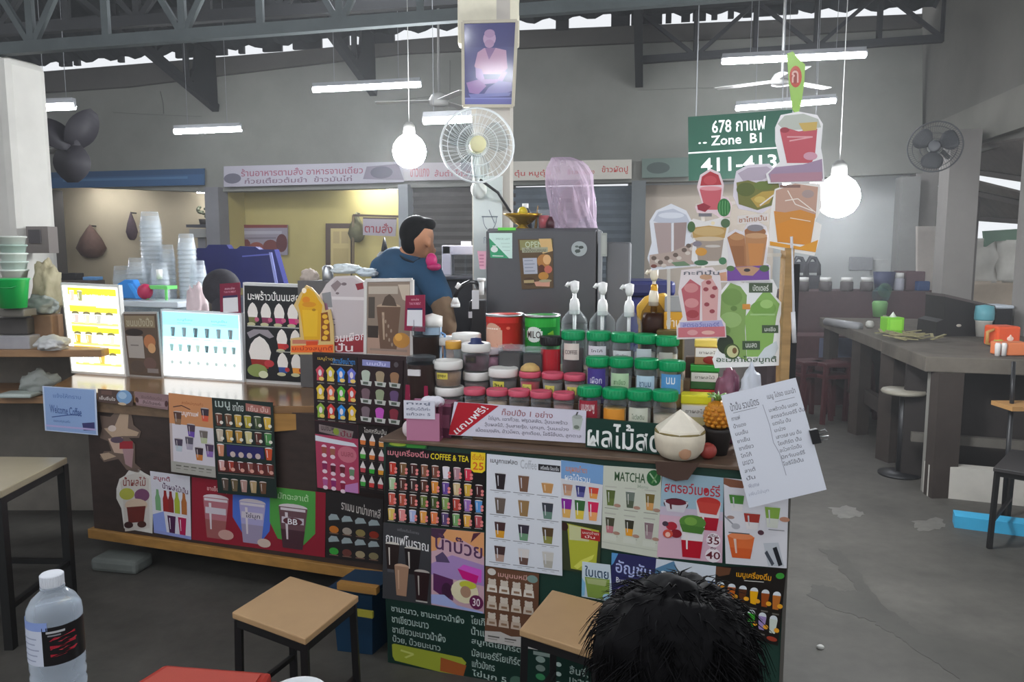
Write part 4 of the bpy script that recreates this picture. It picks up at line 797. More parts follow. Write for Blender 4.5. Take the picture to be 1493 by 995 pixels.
# ================================================================ THINGS ON THE FRONT COUNTER
def fon(x, yt, d, zb):      # base point on height zb and object height, from the pixel of its top
    tp = FC.hit(x, yt, -d); return Vector((tp.x, tp.y, zb)), tp.z-zb
def pxr(w, p): return w/2/FPX*p.y*1.0
GL = mat('009a5c', .35); GLD = mat('007d4c', .4)
def jar(x, yt, d, zb, w, fill, lab, label, labcol='dfe6e2', lid=GL, group='green lidded jars', labw=.7, labh=.45, full=.85, write=None, body=None):
    b, h = fon(x, yt, d, zb); r = pxr(w, b); t = thing('jar', label, 'jar', b, FC.ang, group=group); lh = .034
    mb = MB(); hb = h-lh; n = 22
    mb.lathe([(1e-5, 0), (r*.86, 0), (r*.92, .006), (r*.92, hb-.02), (r*.8, hb-.004), (r*.8, hb)], body or CLR, seg=n); bo = mb.build('body', t)
    if fill:
        mb = MB(); mb.lathe([(1e-5, .003), (r*.86, .003), (r*.88, .01), (r*.88, (hb-.02)*full), (1e-5, (hb-.02)*full)], mat(fill, .75, nz=.25, sc=60), seg=n); mb.build('contents', t)
    mb = MB(); mb.lathe([(r*.97, hb-.002), (r, hb+.003), (r*1.02, hb+.006), (r*1.0, h-.004), (r*.95, h), (1e-5, h)], lid, seg=n)
    for k in range(n): a = 2*pi*k/n; mb.box((r*1.005*cos(a), r*1.005*sin(a), hb+lh*.5), (.003, .004, lh*.7), lid, a)
    mb.build('lid', t)
    if lab:
        mb = MB(); N_ = 8; vs = []; a0 = radians(52)*labw/.7; z0, z1 = lab
        for i in range(N_+1):
            a = -pi/2 - a0 + 2*a0*i/N_
            for z in (z0*hb, z1*hb): vs.append((r*.935*cos(a), r*.935*sin(a), z))
        mb.add(vs, [(2*i, 2*i+2, 2*i+3, 2*i+1) for i in range(N_)], ink(labcol), True)
        if write:
            tv, tf, _ = text_mesh(write[0]); s0, s1, y0, y1 = write[2:6] if len(write) > 2 else (.2, .8, .35, .65)
            pv = [(r*.945*cos(-pi/2-a0+2*a0*(s0+(s1-s0)*u)), r*.945*sin(-pi/2-a0+2*a0*(s0+(s1-s0)*u)), hb*(z0+(z1-z0)*(y0+(y1-y0)*(1-v)))) for u, v in tv]; mb.add(pv, tf, ink(write[1]))
        mb.build('paper_label', bo)
    return t
Z1, Z2, Z3 = .945, 1.03, 1.12
# front row
jar(860, 563, .13, Z1, 36, '8a2a3a', (.4, .9), 'green lidded jar of dark red powder with white Thai writing, front row', 'a02c3c', write=('นมชมพู', 'f0dede', .15, .85, .3, .8))
jar(897, 566, .13, Z1, 37, 'c9953a', (.3, .72), 'green lidded jar with orange label, front row next to the dark red jar', 'e89a38', labw=.85)
jar(933, 568, .13, Z1, 37, 'a8a294', (.32, .8), 'green lidded jar with cream label, front row left of the coconut', 'd5d8c6', write=('โอวัลติน', '7a8a70'))
jar(970, 569, .13, Z1, 37, 'c0b09a', None, 'green lidded jar of pale pieces directly behind the coconut', full=.7)
# middle row
jar(872, 520, .245, Z2, 35, '5a4a7a', (.35, .95), 'green lidded jar with purple label, middle row', '4a3c8c', write=('เผือก', 'd8d4ea', .2, .8, .35, .65))
jar(906, 521, .245, Z2, 35, '8a8a7c', (.4, .85), 'green lidded jar with pale green label, middle row', 'b9d4ac', write=('ชาเขียว', '5a8a58'))
jar(943, 523, .245, Z2, 35, '6f6a66', (.38, .82), 'green lidded jar with pale blue label, middle row', 'bcd4e4', write=('ชานม', '4a6a8a'))
jar(980, 526, .245, Z2, 38, 'b08a50', (.4, .92), 'green lidded jar with blue and white label, rightmost of the middle row', '5a9cd4', write=('นม', 'e8eef4', .3, .7, .5, .85))
# back row
jar(836, 482, .36, Z3, 34, '3a2420', (.42, .9), 'green lidded jar of dark coffee with tall cream label, back row beside the red jar', 'dcd2c8', labw=.6, write=('COFFEE', '4a3a3a', .12, .88, .35, .6))
jar(873, 483, .36, Z3, 35, '4a3a38', (.58, .85), 'green lidded jar with wide white label, second of the back row', 'dedbe2', write=('โกโก้', '55505a'))
jar(909, 485, .36, Z3, 35, '77726c', (.5, .75), 'green lidded jar with white label, third of the back row', 'd8dcdc', write=('ครีมเทียม', '6a6a72'))
jar(941, 487, .36, Z3, 35, 'a4a29a', (.5, .85), 'green lidded jar with grey blue label, fourth of the back row', 'c3ccd0', labw=.55)
jar(973, 490, .36, Z3, 34, 'b0a890', (.45, .8), 'green lidded jar with grey label, rightmost of the back row', 'b4b0a8', labw=.5)
jar(803, 490, .34, Z3, 31, '6a2020', (.05, .86), 'red jar with black lid beside the dark coffee jar', 'b01c28', lid=mat('1c1b1c', .4), group=None, labw=1.3)
# small tubs with pink lids
PK = mat('d0566c', .4)
def tub(x, yt, d, zb, w, lab, fill, label, lid=PK, group='pink lidded tubs', lh=.02, taper=.82, body=None, labpos=(.35, .7), aw=.5, labtx=None):
    b, h = fon(x, yt, d, zb); r = pxr(w, b); t = thing('tub', label, 'tub', b, FC.ang, group=group); hb = h-lh
    mb = MB(); mb.lathe([(1e-5, 0), (r*taper, 0), (r*.95, hb), (r*.93, hb)], body or CLR); bo = mb.build('body', t)
    if fill: mb = MB(); mb.lathe([(1e-5, .003), (r*taper*.95, .003), (r*(taper+.1)*.95, hb*.75), (1e-5, hb*.78)], mat(fill, .75, nz=.25, sc=60)); mb.build('contents', t)
    mb = MB(); mb.lathe([(r*.98, hb-.004), (r*1.03, hb), (r*1.03, h-.004), (r*.97, h), (r*.85, h-.003), (1e-5, h-.003)], lid); mb.build('lid', t)
    if lab:
        N_ = 6; vs = []; z0, z1 = labpos
        for i in range(N_+1):
            a = -pi/2-.1-aw+2*aw*i/N_
            for z in (z0*hb, z1*hb): rr = r*(taper+(.95-taper)*z/hb)+.0012; vs.append((rr*cos(a), rr*sin(a), z))
        mb = MB(); mb.add(vs, [(2*i, 2*i+2, 2*i+3, 2*i+1) for i in range(N_)], ink(lab), True)
        tv, tf, _ = text_mesh(labtx or 'ท็อปปิ้ง'); mb.add([((r*.99+.0005)*cos(-pi/2-.1-aw*.7+1.4*aw*u), (r*.99+.0005)*sin(-pi/2-.1-aw*.7+1.4*aw*u), hb*(z0+(z1-z0)*(.75-.5*v))) for u, v in tv], tf, ink('4a4630')); mb.build('paper_label', bo)
    return t
nm = ['first', 'second', 'third', 'fourth', 'fifth']
for k, (x, y, f) in enumerate(((692, 566, '6a5040'), (725, 567, 'b8a488'), (757, 568, '5a4a3c'), (789, 570, '4a3a34'), (822, 572, 'a07a74'))):
    tub(x, y, .13, Z1, 32, 'd8d878' if k < 4 else None, f, '%s pink lidded tub from the left in the front row behind the white banner' % nm[k])
for k, (x, y, f) in enumerate(((773, 541, 'b03038'), (806, 543, '8a8478'), (838, 545, 'a89080'))):
    tub(x, y, .245, Z2, 32, 'e2d46a', f, '%s pink lidded tub from the left in the upper row' % nm[k])
b, h = fon(773, 532, .245, fon(773, 541, .245, 0)[1]); r = pxr(29, b); mb = MB(); mb.lathe([(r, .001), (r, .006), (r*.9, .016), (r*.5, .028), (1e-5, .032)], mat('c9a868', .5, nz=.15, sc=40), loc=b); tag(mb.build('domed_cover', loc=b), 'small tan domed lid lying on the leftmost upper pink tub', 'lid')
# larger tubs with white lids
WL = mat('e4e2dc', .4)
def bigtub(x, yt, yl, d, zb, w, lab, fill, label, lid=WL, tx=None): return tub(x, yt, d, zb, w, lab, fill, label, lid, 'white lidded tubs', .03, .86, None, (.45, .8), .45, tx)
bigtub(655, 563, 0, .2, ZF, 43, 'c9ccd0', '55504a', 'white lidded tub at the bottom of the left stack beside the pink acrylic box', tx='โยเกิร์ต')
zt = ZF + fon(655, 563, .2, ZF)[1]; bigtub(653, 525, 0, .2, zt+.002, 43, 'e0cf5a', '9a7a5c', 'white lidded tub with yellow label on top of the left stack', tx='ลูกชุบ')
bigtub(695, 541, 0, .28, Z2, 40, None, '7a6460', 'white lidded tub of grey pieces under the tub with the dark blue lid')
zt = Z2 + fon(695, 541, .28, Z2)[1]; t = bigtub(694, 500, 0, .28, zt+.002, 42, '3a3434', '5a3a44', 'clear tub with white rim and dark blue knob lid', tx='บลู')
b, h = fon(694, 496, .28, zt); r = pxr(28, b); mb = MB(); mb.lathe([(r, 0), (r, .012), (r*.6, .02), (r*.55, .035), (1e-5, .038)], mat('2a3560', .4)); o = mb.build('knob', t); o.location = (0, 0, h-.03)
bigtub(734, 536, 0, .25, Z2, 43, 'd9cf58', '5c5650', 'wide white lidded tub with yellow label left of the pink lids', tx='วุ้น')
bigtub(680, 486, 0, .42, Z3, 42, None, '8a8a84', 'wide white lidded tub at the back between the yellow cap jar and the red tin')
bigtub(646, 491, 0, .42, ZF, 34, None, '9a948c', 'white lidded tub at the back left near the brown canister')
tub(661, 497, .3, ZF, 23, None, '8f8a70', 'small glass jar with orange yellow cap behind the left tubs', mat('cf9a38', .4), None, .028)
tub(716, 507, .36, Z3, 34, None, 'c890a4', 'pale pink tub partly hidden behind the dark blue knob lid', mat('cfc3c8', .4), None, .02)
# clear square canisters behind
for x, y, w, lb in ((746, 503, 34, 'clear square canister below the red tin'), (779, 506, 30, 'clear square canister below the green tin')):
    b, h = fon(x, y, .33, Z3); r = pxr(w, b); t = thing('canister', lb, 'canister', b, FC.ang); mb = MB(); mb.box((0, 0, h*.4), (r*2, r*1.6, h*.8), CLRD); mb.build('body', t, bevel=.006); mb = MB(); mb.box((0, 0, h*.4), (r*1.8, r*1.4, h*.66), mat('5c5654', .7, nz=.2)); mb.build('contents', t); mb = MB(); mb.box((0, 0, h*.9), (r*2.05, r*1.65, h*.18), CLR2); mb.build('lid', t, bevel=.006)
# tins
def tin(x, yt, d, w, col, label, draw):
    b, h = fon(x, yt, d, Z3); r = pxr(w, b); t = thing('tin', label, 'tin', b, FC.ang); mb = MB(); mb.lathe([(1e-5, 0), (r, 0), (r*1.01, .004), (r*.985, .01), (r*.985, h-.01), (r*1.02, h-.006), (r*1.02, h)], mat(col, .35), seg=32); bo = mb.build('body', t)
    mb = MB(); mb.lathe([(r*1.0, h-.008), (r*1.03, h-.006), (r*1.03, h+.002), (r*.96, h+.003), (r*.94, h-.012), (1e-5, h-.012)], STEEL, seg=32); mb.build('lid', t)
    P = lambda u, v: Vector((r*cos(-pi/2-1.1+2.2*u), r*sin(-pi/2-1.1+2.2*u), h*(.97-.6*v)))
    class CA(Art):
        def lay(s, pts, fs, c, bb):
            lv = 1
            for q_, l in s.boxes:
                if l >= lv and not (bb[2] <= q_[0] or q_[2] <= bb[0] or bb[3] <= q_[1] or q_[3] <= bb[1]): lv = l+1
            s.boxes.append((bb, lv)); f_ = 1+.006*lv; s.mb.add([(P(u, v).x*f_, P(u, v).y*f_, P(u, v).z) for u, v in pts], fs, s.ink(c))
        def sub(s, f, c): f(c)
    A = CA(P, Vector((0, 0, 0)), 0); draw(A); A.mb.build('print', bo); return t
def strips(A, a, b, c, d, col, n=10):
    for k in range(n): A.rect(a+(c-a)*k/n, b, a+(c-a)*(k+1)/n, d, col)
def d_red_tin(A):
    strips(A, .0, .02, 1, .2, 'c8281e', 12)
    n = 14
    for k in range(n):
        x0 = .02+.56*k/n; x1 = .02+.56*(k+1)/n; xm = (x0+x1)/2; hh = .42*sqrt(max(0, 1-((xm-.3)/.3)**2)); A.rect(x0, .62-hh, x1, .98, 'd6a58c')
    for k in range(6): A.rect(.1+.065*k, .36, .15+.065*k, .4, 'f2e4d8')
    A.rect(.14, .44, .44, .47, 'b8705c'); A.rect(.18, .5, .4, .52, 'b8705c'); A.poly([(.05, .9), (.25, .82), (.45, .85), (.5, .97), (.05, .97)], 'a86a4a'); A.ell(.72, .35, .05, .05, 'e86a50', 8); A.poly([(.6, .9), (.8, .82), (.95, .97), (.6, .97)], 'd0885c')
tin(736, 458, .47, 55, 'c02a1e', 'large red malt drink tin with open silver rim', d_red_tin)
def d_milo(A):
    strips(A, 0, .04, 1, .3, '2aa83a', 12); strips(A, 0, .72, 1, .98, '0f7f30', 12); n = 10
    for k in range(n):
        x0 = .16+.46*k/n; x1 = x0+.46/n; xm = (x0+x1)/2; hh = .24*sqrt(max(.05, 1-((xm-.39)/.235)**2)); A.rect(x0, .53-hh, x1, .53+hh, 'dfe4dc')
    A.text('MILO', .2, .42, .58, .64, '3a2a24'); A.poly([(.75, .5), (.9, .4), (.95, .7), (.8, .75)], '8ac83a')
tin(791, 459, .47, 52, '148c36', 'large green malt drink tin with open silver rim and white oval', d_milo)
# pump bottles
def pump(x, yt, d, w, col, label, neck='eeeeec', body=None, liquid=None):
    b, h = fon(x, yt, d, Z3); r = pxr(w, b); t = thing('pump_bottle', label, 'bottle', b, FC.ang, group='pump bottles'); hb = h*.72
    mb = MB(); mb.lathe([(1e-5, 0), (r*.95, 0), (r, .008), (r, hb*.76), (r*.92, hb*.82), (r*.36, hb*.96), (r*.3, hb)], body or CLR, seg=26); mb.build('body', t)
    if liquid: mb = MB(); mb.lathe([(1e-5, .004), (r*.93, .004), (r*.93, hb*.7), (r*.8, hb*.8), (1e-5, hb*.8)], mat(liquid, .25), seg=20); mb.build('contents', t)
    mt = mat(neck, .35); mb = MB(); mb.lathe([(r*.36, hb-.03), (r*.4, hb-.028), (r*.4, hb+.01), (r*.3, hb+.03), (r*.16, hb+.035), (r*.13, h-.03)], mt, seg=18)
    mb.cyl((0, 0, hb*.2), (0, 0, hb), r*.14, mt, 12); mb.build('collar', t)
    mb = MB(); mb.lathe([(r*.2, h-.045), (r*.32, h-.03), (r*.34, h), (1e-5, h+.006)], mt, seg=16); mb.tube([(0, 0, h-.012), (-r*.5, -r*.1, h-.008), (-r*.62, -r*.12, h-.02)], r*.16, mt, 8); mb.build('nozzle', t); return t
pump(838, 411, .44, 38, 0, 'clear syrup bottle with white pump right of the green tin'); pump(879, 413, .46, 38, 0, 'clear syrup bottle with white pump, middle of the three'); pump(918, 415, .46, 38, 0, 'clear syrup bottle with white pump next to the amber pump bottle')
pump(954, 393, .5, 36, 0, 'amber bottle with gold and white pump beside the yellow pouch', 'e2d8c4', mat('6a4420', .3, kind='clear'), '3a1c10')
b, h = fon(954, 418, .5, Z3); r = pxr(9, b); mb = MB(); mb.lathe([(r*1.15, h-.1), (r*1.15, h), (r*.8, h+.01)], mat('c8952c', .3, .6), loc=b, seg=14); tag(mb.build('pump_sleeve', loc=b), 'gold sleeve around the neck of the amber pump bottle', 'sleeve')
# yellow pouch, yellow can, brown canisters
p0 = FC.hit(938, 475, -.56); mb = MB(); mb.slab([FC.hit(x, y, -.56) for x, y in ((929, 476), (927, 447), (940, 432), (968, 428), (974, 436), (972, 476))], -FC.n, .07, mat('d8a83c', .4, nz=.1)); mb.slab([Vector((v_.x, v_.y, z_)) for v_, z_ in ((FC.hit(930, 476, -.56), Z3), (FC.hit(930, 476, -.56), FC.hit(930, 470, -.56).z), (FC.hit(970, 470, -.56), FC.hit(970, 470, -.56).z), (FC.hit(970, 476, -.56), Z3))], -FC.n, .07, mat('d8a83c', .4)); tag(mb.build('pouch', loc=Vector((p0.x, p0.y, Z3)), fixn=True, bevel=.01), 'bulging yellow foil pouch behind the amber pump bottle', 'pouch')
b, h = fon(984, 432, .52, Z3); t = thing('carton', 'yellow and grey drink carton right of the amber pump bottle', 'carton', b, FC.ang); r = pxr(28, b); mb = MB(); mb.box((0, 0, h*.4), (2*r, 2*r, h*.8), mat('d8a02c', .4)); mb.box((0, 0, h*.9), (1.9*r, 1.9*r, h*.2), mat('9a9c9e', .4)); mb.build('body', t, bevel=.004)
mb = MB(); tv, tf, _ = text_mesh('บ้าน'); mb.add([(-r*.7+1.4*r*u, -r*1.01-.0006, h*(.74-.14*v)) for u, v in tv], tf, ink('f4ecd8')); mb.ell((0, -r*1.0, h*.45), (r*.5, .003, h*.12), ink('d87028')); mb.ell((0, -r*1.01, h*.45), (r*.25, .004, h*.06), ink('e8c060')); mb.build('print', t)
b, h = fon(978, 481, .43, Z3); mb = MB(); r = pxr(38, b); mb.box(b+Vector((0, 0, h/2)), (2*r, 1.5*r, h), mat('5a4a1c', .4), FC.ang); tag(mb.build('box', loc=b, bevel=.003), 'small dark olive box under the yellow carton', 'box')
# tall brown canisters at the left end
def canister(x, yt, yb, d, w, label, wl=True, zb=ZF):
    b, h = fon(x, yt, d, zb); r = pxr(w, b); t = thing('canister', label, 'canister', b, FC.ang); mb = MB(); mb.lathe([(1e-5, 0), (r*.93, 0), (r*.98, h*.9), (r, h*.9)], mat('584843', .45, nz=.15, sc=10)); mb.build('body', t); mb = MB(); mb.lathe([(r*1.0, h*.89), (r*1.04, h*.9), (r*1.04, h*.99), (r*.9, h), (1e-5, h)], CLRD); mb.lathe([(r*.9, h*.88), (1e-5, h*.885)], mat('4a3c38', .6)); mb.build('lid', t)
    if wl: mb = MB(); mb.box((-r*.1, -r*.99, h*.8), (r*.9, .01, h*.08), mat('d8d4d4', .5)); mb.build('paper_label', t)
    return t
canister(614, 519, 0, .16, 42, 'tall dark brown canister with white label at the left end of the front counter')
canister(621, 476, 0, .36, 40, 'tall dark brown canister without label behind the labelled one', False)
b, h = fon(612, 446, .36, fon(621, 476, .36, ZF)[1]+ZF); 
bb_, hh_ = fon(630, 457, .42, ZF); t = thing('jug', 'tall pale blue jug with white lid behind the brown canisters', 'jug', bb_, FC.ang); r = pxr(30, bb_); mb = MB(); mb.lathe([(1e-5, 0), (r*.8, 0), (r*.95, hh_*.88)], mat('a9c0d4', .35)); mb.build('body', t); mb = MB(); mb.lathe([(r, hh_*.87), (r*1.02, hh_*.97), (1e-5, hh_)], WL); mb.build('lid', t); mb = MB(); mb.tube([(r*.8, 0, hh_*.82), (r*1.3, 0, hh_*.8), (r*1.3, 0, hh_*.5), (r*.8, 0, hh_*.45)], r*.12, mat('7aa4d4', .35)); mb.build('handle', t)
# lower payment card, acrylic box and small things at the left end
board('payment_sign', 'crimson payment card leaning low at the left end of the front counter', 'sign', FC, [(592, 561), (624, 563), (626, 612), (590, 612)], '8c1c40', lambda A: (A.text('สแกน', .25, .12, .75, .22, 'e0a0b0'), A.text('PAYMENT', .2, .25, .8, .33, 'c86a84'), A.rect(.3, .0, .6, .08, '5a8a88'), A.rect(.15, .42, .85, .95, '7c3a58')), off=-.12, t=.004)
PINK = mat('c88aa4', .45, kind='clear')
b, h = fon(622, 586, .05, ZF); t = thing('napkin_box', 'translucent pink acrylic box with printed white paper in front of the canisters', 'box', b, FC.ang+.15); mb = MB()
for s in (-1, 1): mb.box((s*.061, 0, h/2), (.004, .11, h), mat('c07a98', .4, kind='clear'))
mb.box((0, -.055, h*.38), (.125, .004, h*.76), mat('b97a96', .3)); mb.box((0, .055, h/2), (.125, .004, h), mat('b97a96', .35)); mb.box((0, 0, .003), (.125, .11, .006), mat('b97a96', .35)); mb.build('body', t)
mb = MB(); mb.box((-.012, -.059, h*.86), (.118, .003, h*.5), mat('d8d8e2', .5)); 
for k, tx in enumerate(('ทิชชู่', 'หยิบได้ค่ะ', 'แก้วละ 5')):
    tv, tf, _ = text_mesh(tx); mb.add([(-.06+.09*u, -.0610, h*(1.07-.14*k-.09*v)) for u, v in tv], tf, ink('6a7086'))
mb.build('printed_paper', t); mb = MB(); random.seed(3)
for k in range(7): a = random.uniform(0, 6.28); mb.ell((.02+.02*cos(a), .01*sin(a), h*(.98+.05*random.random())), (.03, .018, .02), mat('e4e2ea', .7), 8, 6)
mb.build('crumpled_tissue', t)
b, h = fon(652, 588, .1, ZF); t = thing('box', 'dark plum box behind the pink acrylic box', 'box', b, FC.ang); mb = MB(); mb.box((0, 0, h/2), (.06, .08, h), mat('54283a', .4)); mb.box((0, -.041, h*.5), (.05, .002, h*.4), mat('7a4458', .4)); mb.build('body', t, bevel=.003); mb = MB(); mb.box((0, 0, h), (.062, .082, .012), mat('8a4a62', .4)); mb.build('lid', t)
b, h = fon(596, 613, .03, ZF); mb = MB(); mb.ell(b+Vector((0, 0, h*.5)), (.025, .02, max(.01, h*.5)), mat('e0d2d4', .7, nz=.1)); tag(mb.build('tissue', loc=b), 'crumpled pinkish tissue left of the pink acrylic box', 'tissue')
# banner and green sign along the front edge
def d_ban(A):
    A.poly([(.03, 0), (.2, .005) if False else (.19, .0), (.35, .03), (.09, .99), (.0, .99), (.0, .72)], 'b81c2c')
    vs, fs, _ = text_mesh('แถมฟรี!'); 
    q = [(.02, .82), (.21, .05), (.28, .13), (.06, .98)]
    A.lay([tuple(((q[0][i]*(1-u)+q[1][i]*u)*(1-v)+(q[3][i]*(1-u)+q[2][i]*u)*v) for i in (0, 1)) for u, v in vs], fs, 'f2eef0', (0, 0, .35, 1))
    A.text('ท็อปปิ้ง 1 อย่าง', .38, .1, .76, .3, 'a06a72'); I = '8f8c98'
    A.text('ไข่มุก, เฉาก๊วย, ฟรุตสลัด, วุ้นมะพร้าว', .28, .34, .87, .5, I); A.text('วุ้นผลไม้, วุ้นสายรุ้ง, บุกบุก, วุ้นมะม่วง', .26, .54, .88, .69, I); A.text('เม็ดแมงลัก, ข้าวโพด, ลูกเดือย, โอริโอ้บด, ลูกตาล', .2, .72, .97, .88, I)
    A.poly([(.9, .2), (.98, .24), (.96, .62), (.91, .6)], 'b9c0ba'); A.ell(.94, .2, .035, .07, 'a9aeaa'); A.ell(.935, .52, .02, .06, '7a8478'); A.line([(.93, .16), (.94, .05)], .012, .02, '5a5a5a')
board('banner', 'white topping banner with red diagonal corner along the front counter edge', 'banner', FC, [(663, 586), (855, 599), (854, 646), (655, 634)], 'd9d6e4', d_ban, off=-.06, t=.005)
board('fruit_sign', 'dark green fresh fruit sign with large white Thai letters beside the coconut', 'sign', FC, [(856, 609), (966, 618), (966, 662), (855, 651)], '173a30', lambda A: A.text('ผลไม้สด', .02, .1, .99, .95, 'f0f2ee'), off=-.062, t=.012)
# coconut: white trimmed young coconut with pointed top
b, h = fon(992, 597, .03, ZF); r = pxr(76, b); t = thing('coconut', 'peeled white young coconut with pointed top at the counter edge', 'coconut', b); CO = mat('ece4d2', .75, nz=.1, sc=14)
mb = MB(); n = 9
prof = [(r*.45, 0), (r*.72, h*.06), (r*.93, h*.2), (r*.99, h*.4), (r*.98, h*.55)]
mb.lathe([(1e-5, 0)]+prof, mat('ddd2bc', .75, nz=.15, sc=14), seg=18); mb.build('husk', t)
mb = MB(); mb.lathe([(r*.98, h*.55), (r*.985, h*.58)], mat('8a7a4a', .8, nz=.2, sc=30), seg=18); mb.lathe([(r*.985, h*.57), (r*.95, h*.62), (1e-5, h)], CO, seg=7, smooth=False); mb.build('trimmed_top', t)
mb = MB(); mb.ell((r*.02, -r*.9, h*.22), (r*.24, .006, h*.13), mat('b58a6c', .7, nz=.2)); mb.build('eye_patch', t)
# tea boxes at the right
def teabox(x, yt, d, zb, w, h, lidc, bodyc, label, tx='ชาผลไม้', ov=None):
    tp = FC.hit(x, yt, -d); b = Vector((tp.x, tp.y, zb)); r = pxr(w, b); t = thing('tea_box', label, 'box', b, FC.ang+.06); mb = MB(); mb.box((0, 0, h*.36), (2*r, 1.5*r, h*.72), mat(bodyc, .45)); bo = mb.build('body', t, bevel=.003)
    mb = MB(); mb.box((0, -.75*r-.001, h*.5), (1.9*r, .002, h*.36), mat('dedcd6', .5)); tv, tf, _ = text_mesh(tx); mb.add([(-r*.7+1.4*r*u, -.75*r-.003, h*(.58-.14*v)) for u, v in tv], tf, ink('8a8680'))
    if ov: mb.ell((.1*r, -.75*r-.002, h*.2), (r*.5, .002, h*.16), ink(ov))
    mb.build('paper_label', bo); mb = MB(); mb.box((0, 0, h*.86), (2.08*r, 1.58*r, h*.28), mat(lidc, .4)); mb.build('lid', t, bevel=.004); return t
# two stacks: front and back
z = ZF
teabox(1010, 606, .22, z, 42, .075, 'c8b42c', 'c8a02c', 'yellow tea box at the bottom of the front stack beside the coconut', ov='8a3a20')
teabox(1015, 578, .22, z+.0765, 42, FC.hit(1015, 574, -.22).z-z-.0765, 'e0d820', 'd4c890', 'bright yellow lidded tea box upper one of the front stack')
z2 = FC.hit(1021, 610, -.34).z
hh = (FC.hit(1024, 495, -.36).z-ZF)/4
for k, (lc, bc, lb, ov) in enumerate((('a83a20', '9a5a30', 'rust coloured tea box at the bottom of the back stack', None), ('cc2c24', 'd8d4cc', 'red lidded tea box in the back stack', None), ('2f9a3c', '3a6a3a', 'green lidded tea box in the back stack', None), ('e2c860', '9a7a50', 'pale yellow lidded tea box on top of the back stack', '8a2a20'))):
    teabox([1020, 1022, 1028, 1034][k], [600, 548, 525, 495][k], .38, ZF+hh*k, 40, hh-.001, lc, bc, lb, ov=ov)
b, h = fon(1010, 520, .4, ZF); mb = MB(); mb.box(b+Vector((0, 0, h/2)), (.05, .05, h), mat('4a3428', .5), FC.ang); tag(mb.build('box', loc=b, bevel=.003), 'tall dark brown box left of the back tea boxes', 'box')
# fruit, bags at the right end
pb, ph = fon(1046, 624, .13, ZF); mb = MB(); mb.lathe([(.035, 0), (.05, ph*.9), (.054, ph), (.04, ph), (1e-5, ph-.004)], mat('2c2826', .6), loc=pb, seg=18); tag(mb.build('pot', loc=pb), 'squat dark pot under the pineapple beside the coconut', 'pot')
b = pb+Vector((0, 0, ph)); h = fon(1046, 583, .13, b.z)[1]; r = pxr(36, b); t = thing('pineapple', 'small orange yellow pineapple with green crown beside the tea boxes', 'fruit', b); mb = MB(); mb.lathe([(1e-5, 0), (r*.6, 0), (r*.95, h*.25), (r, h*.5), (r*.85, h*.8), (r*.4, h*.95), (1e-5, h)], mat('c07a1c', .5, nz=.25, sc=30), seg=16); random.seed(5)
for i in range(6):
    for k in range(11):
        a = 2*pi*(k+.5*(i % 2))/11; zz = h*(.12+.14*i); rr = r*[.82, .96, 1.0, .97, .85, .62][i]; mb.ell((rr*cos(a), rr*sin(a), zz), (r*.22, r*.22, h*.07), mat('d08a20', .45, nz=.2, sc=20), 8, 6)
mb.build('body', t); mb = MB()
for k in range(14): a = 2*pi*k/14; s_ = .5+.5*(k % 3)/2; mb.tube([(0, 0, h*.93), (r*.5*cos(a)*s_, r*.5*sin(a)*s_, h*1.12), (r*1.1*cos(a)*s_, r*1.1*sin(a)*s_, h*(1.1+.2*(1.2-s_)))], r*.13, mat('7ba65a', .5), 5, r2=.002)
mb.build('crown', t)
b, h = fon(1062, 541, .3, ZF); r = pxr(40, b); mb = MB(); crumple(mb, b+Vector((0, 0, h*.45)), (r*.95, r*.7, h*.56), mat('7c4a5e', .3, nz=.3, sc=16), .28, 1.2, 4); tag(mb.build('bag', loc=b), 'plum coloured crinkled bag behind the clipboard sheet', 'bag')
b, h = fon(1096, 536, .28, ZF); r = pxr(36, b); mb = MB(); crumple(mb, b+Vector((0, 0, h*.45)), (r*.95, r*.7, h*.56), mat('c9ced8', .3, nz=.06), .22, 1.2, 9); tag(mb.build('bag', loc=b), 'white plastic bag of goods behind the clipboard sheet', 'bag')
b, h = fon(1033, 622, .05, ZF); mb = MB(); mb.ell(b+Vector((0, 0, .028)), (.03, .03, .028), mat('a04038', .5, nz=.2)); tag(mb.build('fruit', loc=b), 'dark red fruit at the foot of the pineapple', 'fruit')
# brown paper hanging over the edge under the coconut
mb = MB(); mb.slab([FC.hit(x, y, .03) for x, y in ((955, 674), (1020, 676), (1003, 700), (985, 702), (958, 692))], -FC.n, .003, mat('4f3a30', .7, nz=.15)); tag(mb.build('paper', loc=FC.hit(985, 702, .03), fixn=True), 'brown paper flap hanging over the counter edge under the coconut', 'paper')

